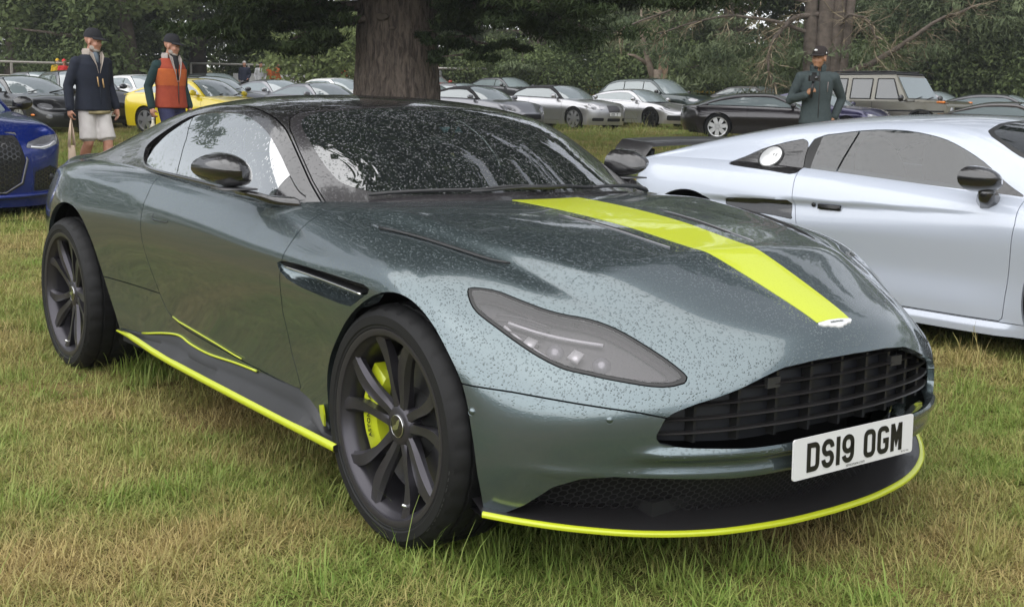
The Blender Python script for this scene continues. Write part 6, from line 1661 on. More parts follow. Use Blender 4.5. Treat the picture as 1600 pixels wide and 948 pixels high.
def bare_fans(g, starts, n_twig, ln, wd=.02):
    """bare, much divided twigs as thin four-sided faces"""
    V = []; Q = []; c = []
    for p, d in starts:
        for k in range(n_twig):
            dd = np.array(d)+g.normal(0, .55, 3); lp = limb_path(g, p, dd, ln*g.uniform(.4, 1.), 6, .28, .06); sh = g.uniform(0, 1)
            for i in range(6):
                a, b = lp[i], lp[i+1]; s = g.normal(0, 1, 3); s -= (b-a)*(s@(b-a))/((b-a)@(b-a)); s /= np.linalg.norm(s); w0 = wd*(1-i/6.5); w1 = wd*(1-(i+1)/6.5); m = len(V)
                V += [a-s*w0, a+s*w0, b+s*w1, b-s*w1]; Q.append((m, m+1, m+2, m+3)); c += [(sh,)*3]*4
                if i > 1:
                    for q in range(2):
                        e = a+(b-a)*g.uniform(0, 1); f = e+(np.array(dd)/np.linalg.norm(dd)*.5+g.normal(0, .6, 3))*ln*.16; m = len(V); V += [e-s*w0*.5, e+s*w0*.5, f+s*.003, f-s*.003]; Q.append((m, m+1, m+2, m+3)); c += [(sh,)*3]*4
    return np.array(V), np.array(Q), np.array(c)
TREE = {}
def tree(kind, x, y, label, rz=0., s=1., group='trees along the edge of the field', cat='tree', name=None, sz=None):
    if kind not in TREE:
        mk = dict(broad_a=lambda: (make_broad(1, 13, 5.2), M_broad), broad_b=lambda: (make_broad(2, 11, 4.6, nblob=95), M_broad), cedar_a=lambda: (make_cedar(3, 15, 7.), M_cedar), cedar_b=lambda: (make_cedar(4, 13, 6.2, 1.2), M_cedar),
                  shrub=lambda: (make_broad(5, 3.6, 1.9, nblob=46, nl=150, size=.11, low=.2), M_pale), ivy=lambda: (make_broad(6, 9, 3.6, nblob=130, nl=330, size=.085, low=.2), M_cedar))[kind]
        (tk, lv), mt = mk(); TREE[kind] = (new_mesh('trunk', tk.V, tk.F, M_bark2), fast_mesh('crown', *lv[:2], mt, lv[2]))
    r = thing(name or 'tree', label, cat, (x, y, float(gz(x, y))), rz, group); r.scale = (s, s, sz or s)
    for nm, me in zip(('trunk', 'crown'), TREE[kind]): link(nm, me, r)
    return r
def shaped_trunk(h, prof, nth=110, nz=130, seed=1, ridge=.05, flare=.0):
    """a stout trunk with real furrowed bark"""
    g = np.random.default_rng(seed); th = np.linspace(0, 2*np.pi, nth, endpoint=False); z = np.linspace(-.2, h, nz); T, Z = np.meshgrid(th, z)
    r = np.interp(Z, [p[0] for p in prof], [p[1] for p in prof])
    n = np.zeros_like(T)
    for k in range(26):
        f = g.integers(9, 34); n += np.abs(np.sin(f*T/2+g.uniform(0, 6)+.9*np.sin(Z*g.uniform(.8, 3)+g.uniform(0, 6))+.5*np.sin(Z*g.uniform(4, 9))))*g.uniform(.4, 1)
    n = n/26; n += .10*np.sin(Z*17+5*np.sin(T*9)+T*14)*np.sin(T*21+Z*3)
    fl = flare*np.exp(-np.maximum(Z, 0)/.9)*(.5+.5*np.sin(5*T+1))
    r = r+(n-.35)*ridge*2+.03*np.sin(2*T+Z*.4)+fl
    V = np.stack([r*np.cos(T)+.02*Z*0, r*np.sin(T), Z], 2).reshape(-1, 3); i, j = np.meshgrid(np.arange(nz-1), np.arange(nth), indexing='ij'); a = i*nth+j; b = i*nth+(j+1) % nth
    return V, np.stack([a, b, b+nth, a+nth], 2).reshape(-1, 4)
def big_cedar():
    x0, y0 = -18.5, 10.67; r = thing('cedar_tree', 'huge cedar with a thick furrowed trunk standing right behind the green coupe', 'tree', (x0, y0, float(gz(x0, y0))))
    V, Q = shaped_trunk(9.5, [(-.3,.98),(.3,.88),(.9,.82),(1.6,.785),(2.4,.77),(3.4,.74),(6,.66),(9.5,.5)], 150, 190, 3, .095, .10); tr = link('trunk', fast_mesh('trunk', V, Q, M_bark, smooth=True), r)
    # sawn scar and knots on the side that faces the camera
    cd = Vector((CAMP[0]-x0, CAMP[1]-y0, 0)).normalized(); rt = Vector((-cd.y, cd.x, 0))
    def scar(u, z, w, h, mt, name, dep=.02):
        m = MB(); a = math.asin(max(-.99, min(.99, u/.78))); d = cd*math.cos(a)+rt*math.sin(a); t = Vector((-d.y, d.x, 0)); c = d*(.80)+Vector((0, 0, z)); n = 20; V = []
        for rr, o in ((1., -.03), (.92, dep), (.80, dep+.012), (.0, dep+.006)):
            for k in range(n): q = 2*math.pi*k/n; V.append(c+t*w*rr*math.cos(q)+Vector((0, 0, h*rr*math.sin(q)))+d*o)
        m.add(V, [(i*n+k, i*n+(k+1) % n, (i+1)*n+(k+1) % n, (i+1)*n+k) for i in range(3) for k in range(n)]); link(name, fix_normals(new_mesh(name, m.V, m.F, mt)), tr)
    scar(.66, 2.02, .085, .30, M_cut, 'sawn_scar', .03); scar(-.28, 2.52, .13, .075, M_bark2, 'knot', .05); scar(-.10, 2.30, .05, .04, M_bark2, 'knot', .05)
    g = np.random.default_rng(9); lm = MB(); C = []; R = []
    def W(px, up, toward): return np.array(rt*px+cd*toward)+np.array([0, 0, up])
    def bough(p0, p1, sag, rad, n=9, blobs=3, fl=1., spread=.35):
        P = []
        for i in range(n+1):
            t = i/n; q = p0+(p1-p0)*t; q = q+np.array([0, 0, -sag*t*t]); q = q+g.normal(0, .05, 3)*min(1, 3*t); P.append(q)
        lm.tube([tuple(p) for p in P], list(np.linspace(rad, .02, n+1)), 7)
        for i in range(2, n+1):
            for b in range(blobs):
                f = g.uniform(.6, 1.2)*fl; C.append(P[i]+g.normal(0, 1, 3)*np.array([spread, spread, .10])+np.array([0, 0, -.08])); R.append((.55*f, .55*f, .14*f))
            if i > 2 and g.uniform() < .8:      # side sprays
                a = g.uniform(0, 6.28); e = P[i]+np.array([math.cos(a), math.sin(a), -.12])*g.uniform(.6, 1.3); lm.tube([tuple(P[i]), tuple(e)], [.03, .01], 5)
                for b in range(3): f = g.uniform(.5, 1.)*fl; C.append(P[i]+(e-P[i])*(.4+.35*b)+g.normal(0, .12, 3)*np.array([1, 1, .4])); R.append((.42*f, .42*f, .12*f))
    # boughs the photograph shows
    bough(W(-.7, 2.75, .2), W(-3.5, 2.65, 1.), .42, .12, spread=.3); bough(W(-.7, 3.1, .2), W(-3.0, 3.15, 1.8), .3, .12, spread=.3); bough(W(-.6, 2.5, .4), W(-2.2, 2.2, .8), .15, .07, 7, 2, .8, .22)
    bough(W(.7, 3.1, .3), W(5.4, 3.35, 2.5), .45, .16, 12, 4); bough(W(.7, 2.9, .5), W(3.6, 2.75, 2.2), .45, .12, 9, 3); bough(W(.6, 3.3, .6), W(2.6, 3.2, 3.), .5, .12, 8, 3); bough(W(.7, 3.3, .2), W(6.4, 3.5, 1.6), .35, .14, 12, 3); bough(W(.7, 2.6, .2), W(1.7, 2.2, .8), .25, .06, 6, 2, .6, .2)
    bough(W(.3, 3.6, .7), W(.6, 3.9, 5.), .3, .14, 9, 3); bough(W(-.5, 3.6, .6), W(-2.4, 3.7, 4.5), .4, .14, 9, 3)
    # the tiers of the crown above the frame
    for k in range(76):
        t = k/75; z = 7.5+17.5*t; a = k*2.399+g.uniform(-.3, .3); ln = (13.5*(1-.42*t*t))*g.uniform(.7, 1.1); bough(np.array([0, 0, z]), np.array([math.cos(a)*ln, math.sin(a)*ln, z+g.uniform(-.2, .9)]), .5, .18*(1-.6*t), 8, 3, 1.8, .7)
    C = np.array(C); R = np.array(R); near = C[:, 2] < 4.6
    vq = cat_parts([leaves(g, C[near], R[near], 190, .085, .8, .30, None, .8), leaves(g, C[~near], R[~near], 68, .28, .9, .4, None, .5)])
    link('limbs', new_mesh('limbs', lm.V, lm.F, M_bark), r); link('crown', fast_mesh('crown', vq[0], vq[1], M_cedar_d, vq[2]), r)
    m = MB(); m.tube([(0, 0, 9), (0, 0, 16), (0, 0, 24)], [.52, .34, .08], 12); m.build('leader', M_bark, r)
big_cedar()
tree('broad_a', -62.24, 15.42, 'dark broadleaf tree at the far left edge of the field', .3, 1.05)
tree('broad_b', -58.2, 17.3, 'dense dark broadleaf tree behind the man in navy', 1.1, 1.1)
tree('broad_a', -53.58, 18.35, 'broadleaf tree with a stout dark trunk between the two walking men', 2.0, 1.1)
tree('broad_b', -58.5, 23.64, 'dark broadleaf tree behind the man in the orange body warmer', 3.3, 1.2)
tree('cedar_a', -60.8, 28.4, 'dark spreading cedar left of the thick trunk, over the white barriers', .7, 1.05)
tree('shrub', -45.53, 23.82, 'pale green bushy shrub growing by the white barriers left of the thick trunk', .2, 1.12, cat='shrub', name='shrub')
tree('cedar_b', -50.6, 35.4, 'light green cedar with level boughs just right of the thick trunk', 1.4, 1.1)
tree('cedar_a', -46.39, 36.06, 'spreading cedar behind the silver soft-top cars', 2.2, 1.0)
tree('broad_a', -55.13, 46.39, 'tall broadleaf tree behind the silver convertible', .9, 1.1)
tree('broad_b', -49.92, 44.83, 'dark bushy tree left of the broken pale stump', 2.6, 1.1)
tree('cedar_b', -43.6, 43.0, 'brownish cedar behind the dark green off-roader', .4, 1.1)
tree('cedar_a', -38.5, 42.6, 'drooping cedar behind the black coupe', 5.0, 1.05)
tree('cedar_b', -34.0, 49.0, 'dark cedar behind the boxy gold off-roader', 3.0, 1.25)
tree('ivy', -27.4, 44.6, 'dense ivy clad tree right of the boxy gold off-roader', .5, 1.1)
tree('ivy', -24.3, 45.1, 'dense leafy tree at the right edge of the field', 2.4, 1.2)
tree('ivy', -29.8, 48.2, 'tall dark leafy tree between the gold off-roader and the right edge', 4.0, 1.3)
tree('cedar_b', -20.5, 48.5, 'dark cedar beyond the right edge of the parked rows', 1.0, 1.2)
tree('broad_a', -37.5, 47.5, 'tall broadleaf tree filling the gap behind the ragged old cedar', 4.4, 1.25)
def ragged_cedar():
    x0, y0 = -28.36, 36.18; r = thing('cedar_tree', 'ragged old cedar with several stems and bare twigs behind the filming man', 'tree', (x0, y0, float(gz(x0, y0))))
    g = np.random.default_rng(21); cd = Vector((CAMP[0]-x0, CAMP[1]-y0, 0)).normalized(); rt = Vector((-cd.y, cd.x, 0))
    def W(px, up, t=0): return np.array(rt*px+cd*t)+np.array([0, 0, up])
    tk = MB(); starts = []
    for px, lean, rad in ((-.45, -.12, .30), (-.05, .02, .38), (.30, .10, .30), (.55, .22, .22)):
        tk.tube([tuple(W(px, -.2)), tuple(W(px+lean*.5, 2.)), tuple(W(px+lean*1.5, 5.)), tuple(W(px+lean*4, 11.))], [rad*1.15, rad, rad*.8, rad*.3], 10)
    def lim(pts, rad):
        P = spl([W(*p) for p in pts], 4); tk.tube([tuple(p+g.normal(0, .03, 3)) for p in P], list(np.linspace(rad, rad*.25, len(P))), 8); return P
    a = lim([(.2, 1.9), (1.3, 2.1, .4), (2.6, 2.9, .6), (3.8, 3.8, .8), (5.4, 4.5, 1.)], .15); b = lim([(-.3, 4.2), (-1.2, 4.0, .4), (-1.9, 3.2, .8), (-2.1, 2.2, 1.), (-1.7, 1.4, 1.1)], .12); c = lim([(.3, 3.5), (.8, 4.1, .6), (1.5, 3.9, .8), (1.9, 3.2, 1.)], .08)
    d = lim([(-.4, 3.4), (-2., 3.9, .5), (-4, 4.0, .8), (-6.5, 3.3, 1.)], .09); e = lim([(-.4, 4.6), (-3., 5.0, .8), (-5.5, 4.4, 1.2), (-8., 3.3, 1.5)], .09)
    for P, n in ((a, 3), (b, 5), (c, 5), (d, 6), (e, 6)):
        for i in range(3, len(P), 2): starts.append((P[i], (P[i]-P[i-1])*2+np.array([0, 0, -.3])))
    link('trunk', new_mesh('trunk', tk.V, tk.F, M_bark2), r)
    v = bare_fans(g, starts, 9, 1.9, .026); link('twigs', fast_mesh('twigs', v[0], v[1], M_brown, v[2]), r)
    C = []; R = []
    for k in range(130):
        t = g.uniform(0, 1); px = g.uniform(-8, 8); z = g.uniform(.9, 3.0) if abs(px+1.6) < 5.5 and k < 70 else g.uniform(3.4, 12)
        C.append(W(px*(1 if z < 6 else .7), z, g.uniform(-2.5, .8))); f = g.uniform(.7, 1.4); R.append((1.0*f, 1.0*f, .28*f))
    v = leaves(g, np.array(C), np.array(R), 130, .16, .8, .30, None, .9); link('crown', fast_mesh('crown', v[0], v[1], M_cedar, v[2]), r)
ragged_cedar()
def snag():
    x0, y0 = -34.6, 33.4; r = thing('broken_tree', 'pale broken tree stump with splintered wood behind the silver coupe', 'tree', (x0, y0, float(gz(x0, y0)))); g = np.random.default_rng(5)
    cd = Vector((CAMP[0]-x0, CAMP[1]-y0, 0)).normalized(); rt = Vector((-cd.y, cd.x, 0))
    def W(px, up, t=0): return tuple(np.array(rt*px+cd*t)+np.array([0, 0, up]))
    m = MB(); m.tube([W(-.05, -.2), W(-.05, 1.), W(-.02, 1.9)], [.26, .22, .20], 9); m.tube([W(-.1, 1.2), W(-.45, 2.3), W(-.75, 3.4), W(-.8, 4.4)], [.16, .12, .09, .03], 8); m.tube([W(-.4, 2.1), W(-1.0, 2.45), W(-1.3, 2.5)], [.09, .06, .03], 7); m.tube([W(-.1, .9), W(-.8, 1.3), W(-1.5, 1.1)], [.06, .05, .02], 6); m.build('trunk', mat('weathered_snag', (.30, .24, .19), .9, noise=(6, (.16, .12, .09), .25)), r)
    m = MB()
    for k in range(9):
        a = g.uniform(-.16, .2); m.tube([W(.12+a*.7, 1.3), W(.14+a, 2.1+g.uniform(0, .4)), W(.16+a*1.2, 2.5+g.uniform(0, .75))], [.10, .075, .01], 5)
    m.build('splinters', M_snag, r, False)
snag()
def low_bushes():
    g = np.random.default_rng(31)
    L_ = ['low dark bush under the trees at far left', 'low bush beside the trunk between the walking men', 'rounded dark bush beyond the yellow coupe', 'dark bush right of the thick trunk', 'bush behind the dark coupe and silver soft-top', 'bush below the broken pale stump', 'bush behind the dark green off-roader', 'bushy dark mound behind the black coupe', 'low bush left of the filming man', 'bush behind the gold off-roader', 'low bush at the far right under the ivy clad trees']
    for (px_, x, y), lb in zip([(0,-64,13.5),(0,-55.5,17.2),(0,-57,27),(0,-49,33),(0,-44,34.5),(0,-39.5,38.3),(0,-38,40.2),(0,-33.6,39.6),(0,-30.5,38.8),(0,-28.5,43),(0,-22.8,43.6)], L_):
        tree('shrub2', x, y, lb, g.uniform(0, 6), g.uniform(.9, 1.2), 'bushes below the trees', 'bush', 'bush')
(tk_, lv_) = make_broad(15, 3.2, 2.6, nblob=70, nl=300, size=.08, low=.0); TREE['shrub2'] = (new_mesh('trunk', tk_.V, tk_.F, M_bark2), fast_mesh('crown', lv_[0], lv_[1], M_broad, lv_[2]))
low_bushes()
def far_wood():
    g = np.random.default_rng(44); C = []; R = []
    for k in range(3300):
        a = g.uniform(0, 2*np.pi); ca = math.cos(a-YAW)
        d = g.uniform(80, 105) if ca > .3 else g.uniform(62, 90)
        x = CAMP[0]+math.cos(a)*d; y = CAMP[1]+math.sin(a)*d; hmax = (19 if ca > .3 else 4.2)+(3*math.sin(a*9)+2*math.sin(a*23))*(1 if ca > .3 else .4); z = g.uniform(0, 1)**.8*hmax
        C.append((x, y, float(gz(x, y))+z)); f = g.uniform(.8, 1.4); R.append((3.4*f, 3.4*f, 2.0*f*(1 if ca > .3 else .6)))
    v = leaves(g, np.array(C), np.array(R), 95, .36, .3, .7, None, .2)
    o = link('far_wood', fast_mesh('far_wood', v[0], v[1], M_broad, v[2])); tag(o, 'belt of dark woodland closing the field beyond the trees', 'wood', None, 'stuff')
far_wood()
# ------------------------------------------------------------------ parked cars in the rows behind
def spec(H=1.30, W=.91, foh=.92, roh=1.0, wb=2.6, **k):
    xf, xr = foh, -wb-roh
    d = dict(W=W, xf=xf, xr=xr, zb=.17, zs=.50*H, wb=wb, R=.325, zn=.50*H, zt=.70*H, dn=.45, dt=.40, crown=.86,
        top=[(xr, .70*H), (-wb, .715*H), (-wb/2, .70*H), (-.5, .675*H), (0, .64*H), (foh*.45, .60*H), (foh, .5*H)], cen=[(xr, .74*H), (-wb, .75*H), (-.5, .71*H), (0, .69*H), (foh*.45, .64*H)],
        cab=(-.55, -1.25, -1.62, -2.05, -wb-.55, H), bow=.22, spokes=7)
    d['doors'] = [(-wb+.75, -.52, .30)]
    d['cuts'] = [('headlight', (xf-.26, W*.66, .485*H), (.20, .17, .075), M_lampf, True), ('grille', (xf-.4, 0, .36*H), (.40, .085), M_void, False), ('lower_intake', (xf-.5, 0, .20*H), (.55, .045), M_void, False)]
    d.update(k); return d
def saloon(H=1.45, **k):
    d = spec(H=H, wb=2.85, roh=1.05, W=.92, cab=(-.62, -1.35, -1.8, -2.55, -3.45, H), doors=[(-1.55, -.55, .32), (-2.45, -1.58, .32)], splits=[-1.56]); d.update(k); return d
def suv(H=1.68, **k):
    d = spec(H=H, wb=3.0, W=.97, roh=.95, foh=.95, zb=.26, zs=.53*H, zn=.56*H, R=.39, raild=.09, wr=.74, hmid=.72, cab=(-.55, -1.3, -1.9, -2.85, -3.85, H), doors=[(-1.6, -.5, .42), (-2.5, -1.63, .42)], splits=[-1.6, -2.55])
    d['top'] = [(d['xr'], .66*H), (-3, .68*H), (-1.5, .655*H), (-.5, .645*H), (0, .63*H), (.5, .60*H), (.95, .55*H)]; d['cen'] = [(d['xr'], .68*H), (-3, .7*H), (-.5, .68*H), (0, .665*H), (.5, .63*H)]
    d['cuts'] = [('headlight', (.72, .66, .53*H), (.16, .22, .07), M_lampf, True), ('grille', (.5, 0, .40*H), (.50, .16), M_void, False)]; d.update(k); return d
def paint(n, c, metal=.3, rough=.3): return mat(n, c, rough, metal, 1.)
P_black = paint('black_paint', (.012, .012, .014), 0); P_char = paint('charcoal_paint', (.05, .05, .058), .5); P_silver = paint('silver_paint', (.46, .455, .47), .7); P_grey = paint('grey_paint', (.20, .20, .22), .6); P_red = paint('red_paint', (.38, .03, .02), 0); P_yellow = paint('yellow_paint', (.75, .58, .02), 0)
P_green = paint('dark_green_paint', (.028, .042, .044), .5); P_blue = paint('deep_blue_paint', (.010, .030, .24), .45); P_violet = paint('violet_blue_paint', (.030, .026, .085), .5); P_gold = paint('bronze_paint', (.21, .195, .155), .6); P_whitec = paint('white_paint', (.72, .72, .72), 0); P_brown = paint('dark_brown_paint', (.055, .045, .042), .4)
P_plum = paint('near_black_paint', (.018, .014, .018), .4); SOFT = mat('soft_top_cloth', (.016, .015, .017), .85)
W_sil = mat('alloy_silver', (.55, .55, .56), .3, .8); W_dark = mat('alloy_dark', (.03, .03, .032), .35, .5)
def at(x, y): return (x, y, float(gz(x, y))-.01)
def amber(root, sp):
    for s in (-1, 1):
        m = MB(); m.ellipsoid((sp['xf']-.42, sp['W']*.945*s, .43), (.09, .02, .022), 10, 6); m.build('indicator', M_amber, root)
def wipers(root, sp):
    xa = sp['cab'][0]
    for y in (-.30, .22):
        m = MB(); m.tube([(xa+.17, y-.12, .69*sp['cab'][5]+.03), (xa+.0, y+.34, .69*sp['cab'][5]+.10)], .012, 5); m.build('wiper', M_satin, root)
def chain(*f):
    def g(r, s):
        for q in f: q(r, s)
    return g
make_car('parked_car', 'black grand tourer with silver wheels and amber lamps beside the blue car at left', spec(1.29, wb=2.59, foh=.98, roh=1.15, plate=None, dlo=None, spokes=10, zn=.60, cuts=[('headlight', (.66, .62, .615), (.26, .16, .075), M_lampf, True), ('fog_lamp', (.70, .60, .40), (.2, .075, .06), M_lampf, True), ('grille', (.5, 0, .42), (.34, .06), M_void, False)]), at(-25.8, 6.17), R_(13), P_black, extra=chain(amber, wipers))
make_car('parked_car', 'red car with its roof just showing at the far left edge', saloon(1.40), at(-37.6, 7.6), R_(5), P_red)
make_car('parked_car', 'silver estate with roof bars at far left under the fence', saloon(1.50, cab=(-.62, -1.3, -1.9, -3.1, -3.8, 1.5)), at(-50.5, 11.2), R_(8), P_grey)
make_car('parked_car', 'grey saloon glimpsed left of the man in navy', saloon(1.46), at(-42.2, 11.46), R_(6), P_grey)
make_car('parked_car', 'charcoal saloon facing forward between the two walking men', saloon(1.47, plate=(.93, .40, 'M7 KXR'), zn=.72, cuts=[('headlight', (.70, .66, .68), (.2, .19, .075), M_lampf, True), ('grille', (.5, 0, .60), (.42, .075), M_void, False), ('lower_intake', (.5, 0, .30), (.62, .05), M_void, False)]), at(-28.6, 8.1), R_(-2), P_char)
make_car('parked_car', 'white car with only its pillar showing left of the orange body warmer', saloon(1.45), at(-36.0, 12.9), R_(6), P_whitec)
make_car('parked_car', 'bright yellow coupe parked behind the man in the orange body warmer', spec(1.31, W=.86, wb=2.27, foh=.92, roh=1.05, R=.31, zn=.60, cab=(-.50, -1.08, -1.4, -1.8, -3.0, 1.31), spokes=5, cuts=[('headlight', (.52, .60, .72), (.14, .11, .10), M_lampf, True), ('lower_intake', (.5, 0, .25), (.5, .05), M_void, False)]), at(-24.1, 9.95), R_(24), P_yellow, extra=wipers)
make_car('parked_car', 'grey car with a pale windscreen behind the yellow coupe', saloon(1.44), at(-32.71, 13.83), R_(8), P_char, extra=wipers)
make_car('parked_car', 'dark car with a low roof far behind the yellow coupe', saloon(1.40), at(-46.03, 19.84), R_(5), P_char)
make_car('parked_car', 'grey coupe above the roof of the green car, left of the other grey one', spec(1.36, wb=2.7), at(-35.18, 17.28), R_(8), P_grey)
make_car('parked_car', 'lower grey coupe just left of the thick trunk', spec(1.30), at(-28.86, 15.52), R_(6), P_grey)
make_car('parked_car', 'white car half hidden by the left side of the thick trunk', saloon(1.44), at(-37.6, 21.2), R_(6), P_whitec)
make_car('parked_car', 'silver car half hidden by the right side of the thick trunk', spec(1.32), at(-33.46, 22.3), R_(6), P_silver)
make_car('parked_car', 'red car far off just right of the thick trunk', saloon(1.42), at(-45.57, 30.2), R_(0), P_red)
make_car('parked_car', 'grey soft-top convertible with its black hood up, right of the thick trunk', spec(1.31, wb=2.59, foh=.98, roh=1.15, zn=.58, hmid=.62, cuts=[('headlight', (.62, .62, .60), (.26, .15, .07), M_lampf, True), ('grille', (.5, 0, .42), (.38, .075), M_void, False)]), at(-27.0, 20.0), R_(7), P_grey, roof_mat=SOFT)
make_car('parked_car', 'dark coupe with an arched roof behind the grey soft-top', spec(1.36, wb=2.5), at(-34.4, 24.6), R_(10), P_char)
make_car('parked_car', 'dark car low between the grey soft-top and the silver convertible', saloon(1.40), at(-40.71, 31.5), R_(4), P_char)
make_car('parked_car', 'silver luxury convertible with a black soft roof and twin round lamps', spec(1.39, W=.96, wb=2.745, foh=.90, roh=1.16, R=.355, zn=.78, dn=.40, raild=.06, hmid=.60, hrt=.96, spokes=7, plate=(.925, .50, 'K31 ATB'),
    top=[(-3.9,1.0),(-2.745,1.02),(-1.4,.98),(-.5,.95),(0,.90),(.5,.83),(.9,.76)], cen=[(-3.9,1.04),(-2.7,1.05),(-.5,.99),(0,.95),(.5,.88)], cab=(-.60,-1.28,-1.6,-2.35,-3.05,1.39),
    cuts=[('headlight', (.60, .70, .70), (.15, .085, .085), M_lampf, True), ('headlight', (.72, .50, .69), (.15, .078, .078), M_lampf, True), ('grille', (.5, 0, .67), (.27, .105), mat('grille_mesh', (.12, .115, .12), .3, .6), False), ('lower_intake', (.5, 0, .33), (.30, .05), M_void, False), ('lower_intake', (.35, .60, .34), (.17, .05), M_void, True)]), at(-27.11, 23.4), R_(7), P_silver, roof_mat=SOFT)
make_car('parked_car', 'silver rear-engined coupe with dark wheels, right of the silver convertible', spec(1.30, W=.91, wb=2.45, foh=1.0, roh=1.04, R=.345, zn=.60, dn=.52, dt=.5, spokes=10, crown=.88, valley=.03, plate=(.985, .36, 'RE18 NZM'),
    top=[(-3.49,.74),(-3.1,.84),(-2.45,.93),(-1.4,.905),(-.6,.88),(0,.84),(.4,.76),(.7,.68)], cen=[(-3.4,.80),(-2.5,1.0),(-.6,.90),(-.2,.83),(.3,.74),(.6,.67)], cab=(-.50,-1.15,-1.5,-1.85,-3.35,1.30), hmid=.66,
    cuts=[('headlight', (.46, .62, .71), (.19, .12, .12), M_lampf, True), ('lower_intake', (.3, .58, .36), (.20, .085), M_void, True), ('lower_intake', (.3, 0, .30), (.26, .06), M_void, False)]), at(-27.47, 27.0), R_(7), P_silver, wheel_mat=W_dark)
make_car('parked_car', 'dark green off-roader behind the silver rear-engined coupe', suv(1.68, spokes=10, mirror_mat=M_black), at(-30.62, 31.2), R_(7), P_green, wheel_mat=W_dark)
make_car('parked_car', 'black fastback coupe with bright spoked wheels beyond the white car', spec(1.26, W=.935, wb=2.6, foh=.83, roh=.95, R=.345, spokes=7, zn=.62, cab=(-.45,-1.15,-1.5,-1.95,-3.15,1.26), hmid=.62), at(-18.9, 24.1), R_(47), P_plum)
make_car('parked_car', 'black car tucked under the bough left of the filming man', saloon(1.42), at(-30.25, 36.6), R_(5), P_black)
make_car('parked_car', 'violet blue coupe right beside the filming man', spec(1.36, wb=2.7), at(-19.69, 27.2), R_(10), P_violet, extra=wipers)
make_car('parked_car', 'grey car whose bonnet shows right of the gold off-roader', saloon(1.46), at(-20.9, 34.9), R_(12), P_grey)
make_car('parked_car', 'dark brown car with an orange lamp just above the white roof', spec(1.16, wb=2.5), at(-12.9, 26.6), R_(15), P_brown, extra=amber)
make_car('parked_car', 'grey coupe cut off by the right edge of the picture', spec(1.40, wb=2.7, cab=(-.5,-1.2,-1.7,-2.2,-3.4,1.40)), at(-17.3, 33.2), R_(20), P_char)
make_car('parked_car', 'dark blue car low in the far distance at right', saloon(1.40), at(-30.98, 52.2), R_(5), P_violet)
